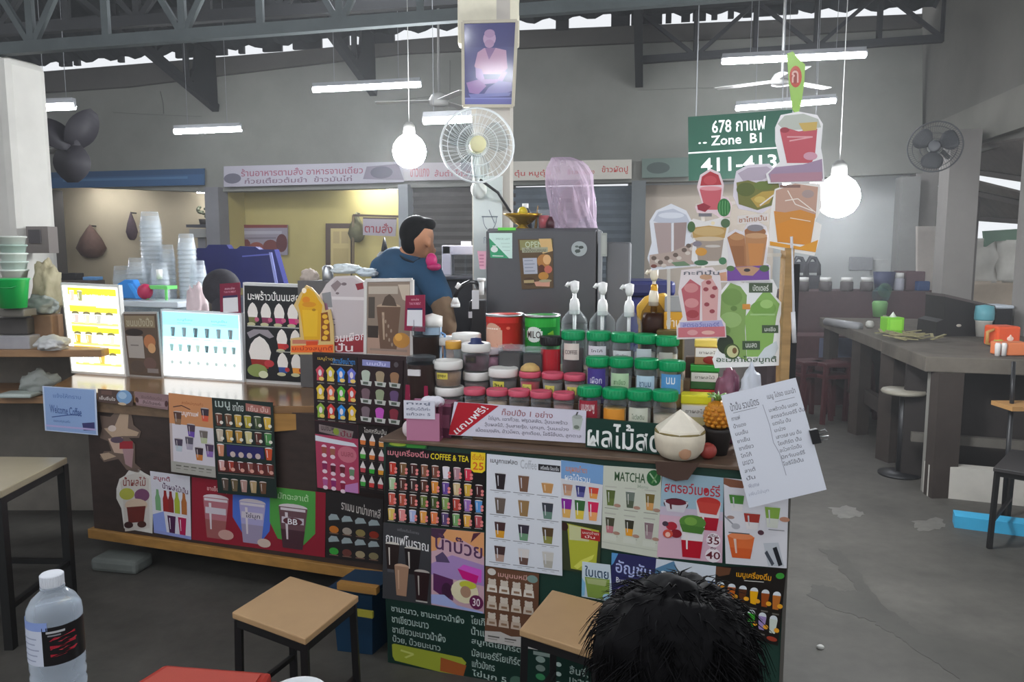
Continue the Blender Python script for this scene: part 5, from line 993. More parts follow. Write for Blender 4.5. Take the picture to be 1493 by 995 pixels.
# clipboard-like laminated sheet with a binder clip, hanging at the right corner
CB = Plane(FC.hit(1120, 640, .07), 12.0, 6)
def d_sheet(A):
    K = '74767f'
    A.text('น้ำปั่น รวมมิตร', .08, .08, .46, .155, K); A.text('เมนู โปรด แนะนำ', .58, .075, .95, .14, K); A.rect(.1, .17, .42, .174, K); A.rect(.66, .16, .92, .164, K)
    for k, tx in enumerate(('กาแฟ', 'น้ำแดง', 'นมเย็น', 'ชาเย็น', 'ชาเขียว', 'โกโก้', 'มะนาว', 'ลาเต้', 'ปั่น')): A.text(tx, .06, .2+k*.066, .07+.026*len(tx), .238+k*.066, K)
    A.text('พิเศษ', .06, .8, .2, .835, 'a0a4b4'); A.text('เพิ่มไข่มุก', .04, .87, .3, .91, 'b0b4c2')
    for k, tx in enumerate(('มะพร้าวปั่น นมสด', 'สตรอว์เบอร์รี่ ปั่น', 'แตงโม ปั่น', 'มะม่วง', 'เสาวรส นม ปั่น', 'โยเกิร์ต ปั่น', 'อะโวคาโดปั่น', 'มิกซ์เบอร์รี่', 'โอริโอ้ปั่น')): A.text(tx, .56, .2+k*.06, .57+.0225*len(tx), .238+k*.06, K)
    A.line([(.5, .16), (.52, .35), (.51, .5), (.55, .6), (.56, .8)], .008, .008, '9a9ca8')
q = [(1051, 577), (1160, 551), (1205, 714), (1092, 741)]
c = [CB.hit(x, y) for x, y in q]; o = (c[2]+c[3])/2; t = thing('menu_sheet', 'white laminated handwritten menu sheet tilted over the right counter corner', 'menu', o); P = bil(c); A = Art(P, CB.n, .003, .0003); A.mb.slab([P(0, 0), P(0, 1), P(1, 1), P(1, 0)], CB.n, .003, mat('dcdfe8', .18)); d_sheet(A); A.mb.build('sheet', t, o)
p = P(.98, .53); mb = MB(); s_ = (P(1, .53)-P(0, .53)).normalized(); w_ = (P(1, .6)-P(1, .5)).normalized()
mb.slab([p+CB.n*.012-w_*.022, p+CB.n*.012+w_*.022, p+s_*.025+CB.n*.02+w_*.022, p+s_*.025+CB.n*.02-w_*.022], -CB.n, .03, BLACK); bc = mb.build('binder_clip', t, o, fixn=True)
mb = MB(); 
for s in (-1, 1): mb.tube([p+s_*.024+CB.n*.014+w_*.014*s, p+s_*.045+CB.n*.02+w_*.016*s, p+s_*.05+CB.n*.02+w_*.006*s, p+s_*.025+CB.n*.014+w_*.004*s], .002, STEEL, 6)
mb.build('clip_handle', bc, o)
mb = MB(); mb.bar(P(.6, .05)-CB.n*.004, FC.hit(1135, 560, -.06), .012, .01, WOODB); mb.build('hanger', t, o)

# ================================================================ STAND OF DIE-CUT DRINK BOARDS AT THE RIGHT END
CO_ = Plane(FC.hit(1140, 500, -.3), 8.0)
# wooden posts and rails
def cpt(x, y, off=0): return CO_.hit(x, y, off)
PW = mat('b08d5c', .55, kind='wood', sc=2.5)
g = cpt(1137, 640); t = thing('display_stand', 'wooden post stand at the right end of the front counter holding drink cut-outs', 'stand', Vector((g.x, g.y, ZF)))
L = t.location; mb = MB(); tp = cpt(1137, 362); mb.bar(Vector((g.x, g.y, ZF)), Vector((g.x, g.y, tp.z)), .05, .03, PW, up=(1, 0, 0)); mb.build('post', t, L)
mb = MB(); tp2 = cpt(1152, 385); 
pz = cpt(1150, 600); mb.bar(Vector((pz.x, pz.y, ZF)), Vector((pz.x, pz.y, cpt(1150, 385).z)), .018, .03, BLACK, up=(1, 0, 0)); mb.build('side_strip', t, L)
mb = MB(); mb.cyl(Vector((g.x+.03, g.y+.02, .9)), cpt(1160, 120, -.01), .008, mat('cfcfcc', .4)); mb.build('pole', t, L)
mb = MB()
for (x0, y0, x1, y1) in ((950, 372, 1140, 372), (1000, 452, 1140, 450), (1015, 300, 1165, 290)): mb.bar(cpt(x0, y0, -.02), cpt(x1, y1, -.02), .012, .012, mat('c6c2b8', .5))
mb.bar(cpt(975, 300, -.02), cpt(975, 480, -.02), .01, .01, mat('c6c2b8', .5)); mb.bar(cpt(1025, 260, -.02), cpt(1025, 480, -.02), .01, .01, mat('c6c2b8', .5)); mb.build('rail', t, L)
gl = lambda h: mat(h, .2, kind='gloss', spec=.55)
def d_avo(A):
    A.poly([(.05, .2), (.2, .06), (.35, .1), (.45, .2), (.42, .6), (.45, .95), (.08, .8), (.02, .5)], '86a85a')
    A.poly([(.42, .45), (.6, .25), (.75, .12), (.95, .3), (.9, .45), (.82, .9), (.45, .9)], '8cb85c'); A.ell(.22, .22, .16, .1, '769a4c'); A.ell(.2, .48, .17, .09, '9abc70'); A.ell(.7, .35, .2, .09, '7aa84a'); A.ell(.75, .3, .1, .05, 'a4cc74'); A.line([(.5, .42), (.88, .42)], .02, .02, 'a8cc84'); A.ell(.25, .35, .05, .03, '66883f'); A.ell(.12, .6, .08, .05, '74964c')
    A.rect(.38, .3, .5, .36, 'd8943c'); A.rect(.48, .06, .84, .17, '4a5a40'); A.text('บัตเตอร์', .54, .08, .78, .15, 'e4e8dc'); A.rect(.68, .54, .93, .63, '43563a'); A.text('มะเขือ', .72, .56, .89, .61, 'dfe4d8'); A.rect(.38, .72, .65, .82, '3d5236'); A.text('นมสด', .43, .745, .6, .795, 'dfe4d8')
    A.ell(.12, .76, .13, .11, '2f3b28'); A.ell(.22, .84, .12, .09, '46582e'); A.ell(.23, .84, .09, .07, 'd0d09a'); A.ell(.26, .83, .035, .035, '7a5a34')
    A.poly([(.6, .92), (.72, .8), (.9, .72), (.93, .8), (.85, .92)], 'd8e0e2'); A.text('อะโวคาโดสมูทตี้', -.02, .89, .9, .98, '3f5f3f')
cutout('drink_cutout', 'large green avocado smoothie cut-out board on the wooden post', 'sign', CO_, (1046, 405, 1141, 533), [(.02, .18), (.2, .02), (.4, .06), (.5, 0), (.85, .02), (.92, .12), (.9, .22), (1, .3), (.95, .5), (.98, .7), (.95, .8), (1, .88), (.94, 1), (-.04, 1.03), (-.08, .93), (0, .8), (-.02, .5)], d_avo, off=.0, matf=gl)
def d_pinkd(A):
    A.poly([(.05, .3), (.25, .15), (.48, .25), (.46, .75), (.18, .76)], 'c06068'); A.poly([(.5, .2), (.7, .1), (.88, .3), (.85, .75), (.52, .76)], 'dca8a4'); A.ell(.27, .28, .16, .07, 'd48a8a'); A.ell(.28, .5, .16, .07, 'd89090'); A.ell(.3, .66, .14, .06, 'a83c44')
    for u, v in ((.6, .3), (.75, .4), (.62, .52), (.74, .62), (.66, .2), (.8, .28)): A.ell(u, v, .06, .03, '9a4048')
    A.ell(.6, .12, .14, .04, 'c89a78'); A.poly([(.02, .78), (.95, .75), (1, .84), (.02, .86)], 'b4b0d8'); A.text('สตรอว์เบอร์รี่', .08, .775, .9, .85, '7a78b8'); A.poly([(-.02, .86), (1.02, .84), (1.03, .99), (-.02, 1)], 'd0747c'); A.ell(.3, .93, .12, .04, 'e0a0a0'); A.ell(.65, .93, .15, .03, 'e8b4a8'); A.text('กะทิปั่น', .1, .02, .9, .09, '6a6a72')
cutout('drink_cutout', 'pink strawberry drinks cut-out board left of the green avocado one', 'sign', CO_, (990, 392, 1055, 492), [(.05, .02), (.3, .0), (.75, -.02), (.92, .1), (.95, .3), (.92, .7), (1.04, .8), (1.06, 1.0), (-.05, 1.03), (-.06, .85), (.08, .7), (-.02, .35)], d_pinkd, off=.012, edge='e8dcdc', matf=gl)
def d_teac(A):
    A.poly([(.0, .25), (.2, .15), (.42, .22), (.5, .85), (.25, .88)], 'b0764a'); A.poly([(.42, .12), (.6, .02), (.85, .1), (.97, .25), (.85, .86), (.48, .88)], 'c08858'); A.ell(.68, .15, .26, .09, 'a06a42'); A.ell(.7, .22, .27, .05, 'cfa074'); A.ell(.68, .08, .2, .06, '8f8a90'); A.ell(.24, .24, .18, .06, 'c4905f'); A.poly([(.5, .35), (.9, .36), (.82, .75), (.55, .75)], 'd08c4c'); A.poly([(.08, .4), (.4, .4), (.42, .75), (.2, .75)], '9f683e')
    A.poly([(.0, .78), (1, .74), (1.02, 1.0), (.0, 1.02)], '7a4aa0'); A.poly([(.2, .78), (.6, .76), (.8, .8), (.62, .93), (.35, .92)], 'c89a78'); A.ell(.9, .8, .12, .06, '4a6a40'); A.ell(.08, .8, .1, .05, '5a7a4a'); A.ell(.48, .83, .08, .03, '3a3438'); A.poly([(-.35, .9), (-.02, .86), (.0, 1.02), (-.4, 1.02)], 'd8a080')
cutout('drink_cutout', 'orange brown milk tea cut-out board with purple base', 'sign', CO_, (1060, 326, 1120, 408), [(-.03, .2), (.2, .1), (.38, .15), (.5, -.02), (.7, -.05), (.95, .05), (1.02, .25), (.95, .7), (1.05, .75), (1.05, 1.03), (-.42, 1.05), (-.42, .88), (0, .8)], d_teac, off=.006, edge='e6e0e2', matf=gl)
board('sign_strip', 'white strip with orange Thai lettering above the milk tea cut-out', 'sign', CO_, [(1075, 315), (1120, 311), (1120, 323), (1075, 327)], 'e4dcd6', lambda A: A.text('ชาไทยปั่น', .05, .15, .95, .85, 'a86a48'), off=.009, matf=gl)
def d_long(A):
    A.poly([(.05, .2), (.5, .15), (.95, .2), (.9, .42), (.1, .42)], 'c09a58'); A.ell(.5, .28, .4, .1, 'cfae74'); A.poly([(.15, .42), (.88, .42), (.8, .92), (.22, .92)], 'a8988a'); A.ell(.5, .44, .38, .05, 'd6c0a0'); A.ell(.3, .72, .15, .09, 'd89a3c'); A.ell(.2, .55, .12, .06, '88808a'); A.ell(.05, .18, .1, .12, '4a6a3c'); A.ell(.92, .1, .12, .1, '52704a'); A.ell(.3, .96, .18, .06, '3f6f4c'); A.ell(.85, .92, .1, .08, '4a8058'); A.ell(.6, .6, .2, .03, 'd0c8c0'); A.ell(.6, .1, .05, .04, 'f8e8c0')
cutout('drink_cutout', 'tan longan drink cut-out board with green leaves', 'sign', CO_, (1005, 319, 1062, 386), [(-.03, .1), (.1, .0), (.4, .06), (.8, -.02), (1.03, 0), (1, .25), (.95, .5), (1.0, .85), (.9, 1.0), (.2, 1.04), (.05, .9), (.1, .4)], d_long, off=.008, edge='ece8e4', matf=gl)
def d_white(A):
    A.poly([(.08, .25), (.2, .1), (.55, .05), (.85, .15), (.95, .3), (.8, .28), (.3, .3)], 'c4c8d4'); A.poly([(.1, .28), (.5, .28), (.5, .85), (.22, .85)], 'b09c98'); A.poly([(.56, .28), (.86, .27), (.8, .75), (.55, .8)], 'a38d88'); A.ell(.5, .16, .3, .05, 'dfe2ea'); A.rect(.52, .28, .56, .8, 'e8e6e8'); A.poly([(.0, .8), (.5, .75), (1.0, .6), (1.02, .95), (.0, 1.0)], 'b8a498')
    for u, v in ((.1, .85), (.25, .92), (.4, .85), (.6, .8), (.8, .72), (.9, .65)): A.ell(u, v, .06, .035, '6a5a50'); A.ell(u+.08, v+.05, .06, .03, 'd8ccc0')
    A.ell(.1, .98, .07, .03, '7a4438'); A.poly([(.5, .92), (.8, .9), (.95, .97), (.6, .98)], '6f8a68')
cutout('drink_cutout', 'pale two-glass coconut drink cut-out board, leftmost on the stand', 'sign', CO_, (947, 300, 1010, 390), [(.0, .25), (.15, .08), (.5, -.03), (.85, .08), (1, .28), (.95, .5), (1.08, .6), (1.08, .98), (.05, 1.05), (-.05, .85), (.05, .6)], d_white, off=.004, edge='e4e6ec', matf=gl)
def d_melon(A):
    A.poly([(.1, .32), (.15, .12), (.4, .0), (.65, .08), (.75, .3)], 'b8323c'); A.poly([(.08, .4), (.75, .4), (.68, .85), (.25, .85)], 'd0606a'); A.ell(.42, .38, .34, .05, 'e89aa0'); A.ell(.4, .2, .2, .1, 'c84850'); A.poly([(.0, .75), (.2, .7), (.42, .78), (.25, .9), (.03, .85)], '9a2a3a'); A.ell(.82, .8, .2, .2, '2f7a3c')
    for k in range(4): A.line([(.7+.08*k, .64+.02*abs(k-1.5)), (.68+.085*k, .8), (.7+.08*k, .96)], .02, .02, '6ab06a')
    A.rect(.05, .93, .45, 1.0, '77747c')
cutout('drink_cutout', 'red watermelon smoothie cut-out board with a striped melon', 'sign', CO_, (1016, 250, 1064, 316), [(.0, .35), (.1, .08), (.4, -.06), (.7, .04), (.82, .3), (.78, .55), (.95, .58), (1.06, .75), (1.0, 1.0), (.7, 1.03), (.45, .92), (.0, .92), (-.06, .78), (.15, .7)], d_melon, off=.005, edge='ecd4d8', matf=gl)
def d_passion(A):
    A.poly([(.08, .15), (.3, .03), (.7, .0), (.9, .12), (.6, .3), (.2, .32)], 'bcaebc'); A.poly([(.05, .35), (.3, .3), (.5, .36), (.75, .3), (.95, .35), (1, .6), (.8, .85), (.5, .95), (.1, .82)], '7a7a3c'); A.ell(.25, .5, .2, .15, '5f6a30'); A.ell(.62, .42, .2, .1, '6f7f3c'); A.poly([(.35, .7), (.6, .55), (.9, .52), (.75, .8), (.5, .9)], 'c0a04c'); A.ell(.55, .72, .12, .07, 'd8bc64'); A.line([(.55, .85), (.85, .62), (1, .55)], .03, .03, 'f4ece4')
cutout('drink_cutout', 'olive and yellow iced fruit cut-out board above the milk tea one', 'sign', CO_, (1070, 243, 1138, 310), [(0, .35), (.05, .1), (.3, -.04), (.75, -.06), (.97, .12), (1.05, .4), (1.0, .75), (.6, 1.02), (.1, .92), (-.02, .65)], d_passion, off=.01, edge='e4dce4', matf=gl)
def d_mang2(A):
    A.poly([(.12, .1), (.5, .0), (.95, .05), (.9, .5), (.1, .5)], 'c8a08c'); A.poly([(.08, .4), (.3, .42), (.6, .38), (.9, .45), (.8, .9), (.15, .85)], 'd8903a'); A.poly([(.12, .6), (.5, .5), (.85, .6), (.78, .9), (.18, .84)], 'e0902a'); A.poly([(.0, .84), (.6, .92), (.95, .82), (.9, 1.0), (.0, .9)], 'e8a02c'); A.rect(.2, .02, .6, .06, '8a6a60'); A.ell(.75, .15, .12, .06, 'b09a94')
    A.line([(.35, .1), (.5, .3), (.85, .4)], .02, .015, 'f6e8dc'); A.line([(.3, .25), (.55, .22), (.9, .42)], .02, .015, 'f6e8dc'); A.line([(.4, .5), (.8, .55)], .02, .012, 'f4e0c8')
cutout('drink_cutout', 'orange mango drink cut-out board beside the right bare bulb', 'sign', CO_, (1122, 268, 1196, 368), [(.1, .08), (.5, -.03), (1.0, .0), (1.02, .35), (.9, .55), (1.02, .6), (.98, .8), (.88, 1.05), (.3, .98), (-.04, .92), (.02, .4)], d_mang2, off=.014, edge='f4efe8', matf=gl)
def d_top(A):
    A.poly([(.05, .15), (.2, .03), (.6, .0), (.92, .08), (.98, .2), (.8, .22), (.2, .25)], 'c0c4b8'); A.poly([(.1, .25), (.3, .22), (.5, .26), (.9, .22), (.85, .6), (.78, .72), (.25, .72)], 'c85a64'); A.poly([(.5, .14), (.9, .12), (.88, .24), (.6, .26)], 'd0b060'); A.ell(.2, .24, .1, .04, 'a03a44'); A.poly([(.0, .78), (.6, .74), (1, .66), (1.02, .95), (-.1, .98), (-.15, .88)], 'a890a8'); A.poly([(-.1, .88), (1, .85), (1, .98), (-.1, 1.0)], 'b88a98'); A.line([(.25, .34), (.8, .34), (.3, .4)], .02, .02, 'e8a8ac'); A.ell(.75, .62, .15, .06, 'd8a0b0')
cutout('drink_cutout', 'red iced strawberry cup cut-out board near the top of the stand', 'sign', CO_, (1130, 166, 1198, 266), [(.0, .2), (.12, .02), (.5, -.03), (.9, .02), (1.02, .15), (.98, .5), (1.02, .65), (1.06, 1.0), (-.15, 1.02), (-.2, .88), (.1, .7), (0, .4)], d_top, off=.016, edge='f2efee', matf=gl)
def d_flag(A): A.ell(.45, .4, .32, .18, 'c04a34'); A.ell(.42, .4, .18, .12, '9a3a2c'); A.text('ก', .25, .3, .6, .5, 'e0b0a0')
cutout('flag', 'lime green pennant with red emblem at the very top of the stand', 'flag', CO_, (1147, 77, 1175, 165), [(.0, .02), (.3, -.02), (.6, .1), (.95, .2), (.9, .5), (.75, .85), (.55, 1.05), (.3, .95), (.1, .5)], d_flag, off=.006, edge='9ec85c', matf=gl)
p = cpt(1157, 372); mb = MB(); mb.cyl(cpt(1154, 345, .02), cpt(1158, 500, .02), .005, mat('d8d8dc', .3)); mb.cyl(cpt(1156, 455, .02), cpt(1158, 500, .02), .008, mat('e4e4e6', .3)); tag(mb.build('string', loc=cpt(1158, 500, .02)), 'thin white cord hanging down beside the wooden post', 'cord')

# ================================================================ INSIDE THE SHOP
# fridge
FR = Plane(aty(800, 500, 3.85), 9.0)
c = [FR.hit(x, y) for x, y in ((708, 333), (872, 333))]; zt = c[0].z; wF = (c[1]-c[0]).length; ctr = (c[0]+c[1])/2
t = thing('fridge', 'dark grey upright fridge with stickers behind the front counter', 'fridge', Vector((ctr.x, ctr.y, 0)) - FR.n*.3, FR.ang)
FM = mat('57575a', .32, .35, nz=.06, sc=3)
mb = MB(); mb.box((0, 0, zt/2), (wF, .56, zt), FM); mb.build('body', t, bevel=.012)
mb = MB(); mb.box((0, -.3, zt*.36), (wF-.01, .04, zt*.7), FM); mb.build('door', t, bevel=.01)
mb = MB(); mb.box((0, -.3, zt*.86), (wF-.01, .04, zt*.27), FM); mb.build('door', t, bevel=.01)
mb = MB(); mb.box((wF/2+.012, -.3, zt*.5), (.02, .05, zt*.98), mat('8e9093', .3, .5)); mb.build('side_trim', t, bevel=.004)
mb = MB(); mb.box((wF/2+.1, -.02, zt*.48), (.12, .5, zt*.96), mat('6a6b6e', .4, .2)); mb.build('side_panel', t, bevel=.01)
FRS = Plane(Vector((ctr.x, ctr.y, 0)) + FR.n*.02, 9.0)
def d_gs(A):
    A.poly([(0, .2), (.85, 1), (0, 1)], '3aa070'); A.text('PRICE LIST', .3, .2, .9, .27, 'a0c0b4')
    for k in range(3): A.rect(.5+.05*k, .4+.14*k, .9, .42+.14*k, 'b0d0c4')
    A.ell(.2, .66, .16, .12, 'dfe8e4'); A.rect(.1, .9, .6, .94, 'cfe4da'); A.rect(.12, .5, .3, .54, 'd8ece2')
board('fridge_sticker', 'mint and green square price sticker at the top left of the fridge', 'sticker', FRS, [(713, 340), (747, 340), (747, 377), (715, 376)], 'd4f0e6', d_gs, off=.004, t=.002)
def d_bb(A):
    A.rect(.05, .02, .98, .22, '8c8a58'); A.text('OPEN', .2, .05, .7, .17, 'c4d0b0'); A.poly([(.6, .0), (.95, .0), (1, .25), (.7, .3)], 'd8b478'); A.rect(.1, .17, .85, .27, 'a4a48c'); A.text('ปังปิ้งเนยนม', .15, .18, .8, .26, '5a5a44'); A.rect(.1, .38, .52, .7, 'b4b8c4')
    A.ell(.72, .45, .2, .14, 'b07a40'); A.ell(.82, .42, .12, .1, 'e0b078'); A.ell(.65, .6, .1, .08, '5a2f1c'); A.ell(.85, .62, .12, .08, 'c06a58'); A.ell(.7, .75, .16, .08, 'c0883c'); A.ell(.25, .85, .2, .08, '4a3424'); A.rect(.08, .82, .4, .88, 'b09c70'); A.poly([(.4, .86), (.9, .84), (.88, .97), (.45, .95)], 'd09a84'); A.ell(.75, .85, .2, .03, 'a8a080')
    for k in range(4): A.rect(.14, .42+.07*k, .4+.05*(k % 2), .44+.07*k, '8c92a0')
board('fridge_sticker', 'yellow brown toast poster in the middle of the fridge door', 'poster', FRS, [(755, 349), (806, 348), (807, 420), (761, 422)], '5c4830', d_bb, off=.004, t=.002)
cutout('fridge_sticker', 'round grey sticker with a plant on the fridge door', 'sticker', FRS, (833, 352, 856, 374), ring(), lambda A: (A.ell(.4, .65, .18, .12, '4c5650'), A.ell(.62, .4, .16, .1, '3f4844'), A.line([(.3, .8), (.7, .3)], .04, .04, '4a524e'), A.ell(.35, .35, .12, .07, '5f6864')), off=.004, t=.002, edge='a8b0b0')
board('fridge_sticker', 'long pale oval strip on the right side of the fridge', 'sticker', FRS, [(876, 340), (885, 340), (885, 374), (876, 374)], 'a0a49e', lambda A: A.rect(.2, .1, .8, .9, 'aeb2ac'), off=.004, t=.002)
def d_pk(A):
    for k in range(4): A.rect(.25, .2+.18*k, .75, .28+.18*k, 'c07a94')
cutout('tag', 'pink hanging cup-shaped tag at the left edge of the fridge', 'tag', FRS, (696, 366, 709, 393), [(0, .0), (1, .02), (.95, 1), (.3, .98)], d_pk, off=.02, edge='e0a8ba')
board('magnet', 'green strip magnet at the top edge of the fridge', 'magnet', FRS, [(726, 332), (752, 332), (752, 336), (726, 336)], '6cd850', None, off=.004, t=.002)
# things on top of the fridge
FT = zt
def onfr(x, yt, back=.2): tp = FRS.hit(x, yt, -back); return Vector((tp.x, tp.y, FT)), tp.z-FT
b, h = onfr(762, 312); r = pxr(58, b); t = thing('offering_bowl', 'gold footed offering bowl on top of the fridge', 'bowl', b); GO = mat('a8821c', .25, .7); mb = MB(); mb.lathe([(r*.3, 0), (r*.34, .004), (r*.2, h*.25), (r*.45, h*.4), (r*.72, h*.75), (r, h), (r*.95, h), (r*.6, h*.7), (1e-5, h*.5)], GO); mb.build('bowl', t); mb = MB(); mb.ell((0, 0, h*1.12), (r*.25, r*.25, h*.35), mat('d8c020', .4)); mb.ell((-.01, 0, h*.4), (r*.2, r*.2, h*.2), mat('d8c020', .4)); mb.build('yellow_offering', t)
b, h = onfr(766, 297, .3); r = pxr(20, b); t = thing('bottle', 'small dark bottle with white cap behind the gold bowl', 'bottle', b); mb = MB(); mb.lathe([(r, 0), (r, h*.6), (r*.5, h*.8), (r*.4, h*.85)], mat('26262e', .3)); mb.build('body', t); mb = MB(); mb.lathe([(r*.45, h*.82), (r*.45, h), (1e-5, h)], WHITE); mb.build('cap', t)
b, h = onfr(793, 306); r = pxr(18, b); t = thing('glass', 'clear glass of red drink on top of the fridge', 'glass', b); mb = MB(); mb.lathe([(1e-5, 0), (r*.85, 0), (r, h)], CLR2); mb.build('tumbler', t); mb = MB(); mb.lathe([(1e-5, .003), (r*.8, .003), (r*.9, h*.7), (1e-5, h*.7)], mat('c02838', .25)); mb.build('red_drink', t)
b, h = onfr(781, 300); mb = MB(); mb.tube([b, b+Vector((.005, 0, h*.5)), b+Vector((.012, 0, h))], .008, mat('8a6a3c', .6), 6, r2=.003); tag(mb.build('incense', loc=b), 'bundle of tan incense sticks between gold bowl and red drink', 'incense')
b, h = onfr(803, 316, .18); r = pxr(12, b); mb = MB(); mb.lathe([(r, 0), (r*1.1, h*.5), (r*.4, h)], mat('4a2028', .35), loc=b, seg=14); tag(mb.build('jar', loc=b), 'small maroon jar right of the red drink on the fridge', 'jar')
# big crumpled clear plastic bag on the fridge
q = [(806, 333), (800, 305), (796, 270), (795, 238), (800, 226), (812, 230), (818, 240), (836, 243), (852, 236), (862, 246), (866, 275), (868, 300), (872, 333)]
def bag():
    P = [FRS.hit(x, y, -.2) for x, y in q]; ns = 40; mb = MB(); mt = mat('d8c4d8', 4.5, kind='clear'); random.seed(11)
    prof = []; xs0 = [(333, 806, 872), (322, 803, 871), (305, 800, 869), (288, 798, 868), (270, 796, 866), (255, 795, 864), (244, 797, 858), (236, 802, 850), (230, 804, 835)]
    vs = []
    for y, a, b in xs0:
        A_ = FRS.hit(a, y, -.2); B_ = FRS.hit(b, y, -.2); c_ = (A_+B_)/2; rx = (B_-A_).length/2
        for k in range(ns):
            an = 2*pi*k/ns; w = 1+.05*sin(5*an+y*.13)+.06*random.uniform(-1, 1)
            v = c_ + FRS.u*(rx*cos(an)*min(1.03, w)) + FRS.n*(rx*.55*sin(an)*w); vs.append(v)
    fs = []
    for i in range(len(xs0)-1):
        for k in range(ns): k2 = (k+1) % ns; fs.append((i*ns+k, i*ns+k2, (i+1)*ns+k2, (i+1)*ns+k))
    fs.append(tuple((len(xs0)-1)*ns+k for k in range(ns))); fs.append(tuple(range(ns-1, -1, -1)))
    mb.add(vs, fs, mt, False)
    mb2 = MB()
    b = FRS.hit(838, 333, -.2); b.z = FT; t = thing('plastic_bag', 'large crumpled pinkish clear plastic bag standing on the fridge', 'bag', b); mb.build('bag_film', t, b)
    mb2.ell(FRS.hit(830, 305, -.2), (.06, .05, .11), mat('b9a4ac', 2, kind='clear')); mb2.ell(FRS.hit(848, 290, -.2), (.05, .05, .1), mat('cdbcc6', 2, kind='clear')); mb2.build('packed_cups', t, b)
bag()
# work bench inside the shop and machines on it
b0 = aty(668, 500, 4.3)
mb = MB(); mb.box((-.43, 4.66, .46), (.36, .4, .92), mat('3c3b3e', .4)); tag(mb.build('work_bench', loc=(-.43, 4.66, 0)), 'dark work bench at the back of the shop under the machines', 'bench')
def sbox(x0, x1, y0, y1, d, dep, mt, mb): 
    a = aty(x0, y0, d); b = aty(x1, y1, d); c = (a+b)/2; mb.box(c+Vector((0, dep/2, 0)), (abs(b.x-a.x), dep, abs(a.z-b.z)), mt)
t = thing('drinks_machine', 'pale lilac and clear drinks machine beside the pole', 'machine', aty(665, 445, 4.55) ); L = t.location.copy(); L.z = .92; t.location = L
mb = MB(); sbox(644, 658, 358, 402, 4.55, .25, mat('b9b6c4', .4), mb); sbox(644, 692, 358, 372, 4.55, .25, mat('b9b6c4', .4), mb); sbox(644, 700, 402, 408, 4.5, .3, mat('55545a', .4), mb); mb.box((L.x, L.y+.12, (aty(0, 408, 4.55).z+.92)/2), (.2, .2, aty(0, 408, 4.55).z-.92), mat('2e2d30', .4)); mb.build('body', t, L, bevel=.008)
mb = MB(); sbox(659, 677, 372, 402, 4.58, .15, CLRD, mb); sbox(679, 697, 372, 402, 4.58, .15, CLRD, mb); mb.build('tank', t, L)
mb = MB(); sbox(672, 686, 352, 358, 4.6, .1, mat('d4d2d4', .4), mb); mb.build('lid', t, L)
t = thing('tap_column', 'black tap column with white hose and fittings left of the fridge', 'tap', Vector((aty(697, 460, 3.7).x, 3.75, .0))); L = t.location; mb = MB(); mb.box((L.x, 3.76, .68), (.075, .09, 1.36), mat('1c1c1e', .35)); mb.build('body', t, L, bevel=.006)
mb = MB(); mb.cyl(aty(702, 430, 3.66), aty(702, 410, 3.66), .012, WHITE); mb.cyl(aty(702, 410, 3.66), aty(702, 406, 3.66), .02, WHITE); mb.build('lever', t, L)
mb = MB(); mb.tube([aty(697, 420, 3.7), aty(694, 412, 3.66), aty(685, 411, 3.62), aty(675, 416, 3.6), aty(667, 423, 3.6), aty(664, 434, 3.6)], .01, BLACK, 8); mb.build('hose', t, L)
mb = MB(); mb.cyl(aty(664, 434, 3.6), aty(664, 443, 3.6), .01, WHITE, r2=.022); mb.cyl(aty(664, 443, 3.6), aty(664, 448, 3.6), .022, WHITE); mb.cyl(aty(671, 414, 3.6), aty(666, 421, 3.6), .012, WHITE); mb.build('spray_head', t, L)
mb = MB(); sbox(688, 698, 424, 451, 3.68, .02, mat('d8d8da', .4), mb); mb.build('paper_label', t, L)
mb = MB(); sbox(683, 688, 455, 464, 3.69, .02, mat('c8c8cc', .4), mb); mb.cyl(aty(685, 440, 3.7), aty(685, 456, 3.7), .004, BLACK); mb.build('cord', t, L)
mb = MB(); L2 = aty(672, 500, 3.95); mb.box((L2.x+.06, 4.05, .52), (.2, .22, 1.04), mat('232226', .35)); tag(mb.build('cabinet', loc=Vector((L2.x, 4.0, 0)), bevel=.01), 'black cabinet under the white hose tap', 'cabinet')
t = thing('control_box', 'small grey meter box on the wall left of the pole', 'box', aty(678, 318, 9.2)); 
o_ = t; bpy.data.objects.remove(o_)
# small silver urn and bottles behind the barista
b = aty(561, 385, 4.6); b.z = .92; h = aty(561, 360, 4.6).z-.92; mb = MB(); r = .045
t = thing('urn', 'small silver urn with black tip behind the navy shirted person', 'urn', b); mb.lathe([(.06, 0), (.06, h*.6), (r, h*.62), (r, h*.93), (r*.6, h*.96)], STEEL); mb.build('body', t); mb = MB(); mb.lathe([(r*.5, h*.95), (r*.3, h*1.02), (.004, h*1.08)], BLACK); mb.build('tip', t)
mb = MB(); mb.box((b.x-.04, b.y+.0, .46), (.28, .3, .919), mat('6b6b6e', .4)); tag(mb.build('cabinet', loc=Vector((b.x, b.y+.1, 0))), 'grey cabinet under the silver urn', 'cabinet')
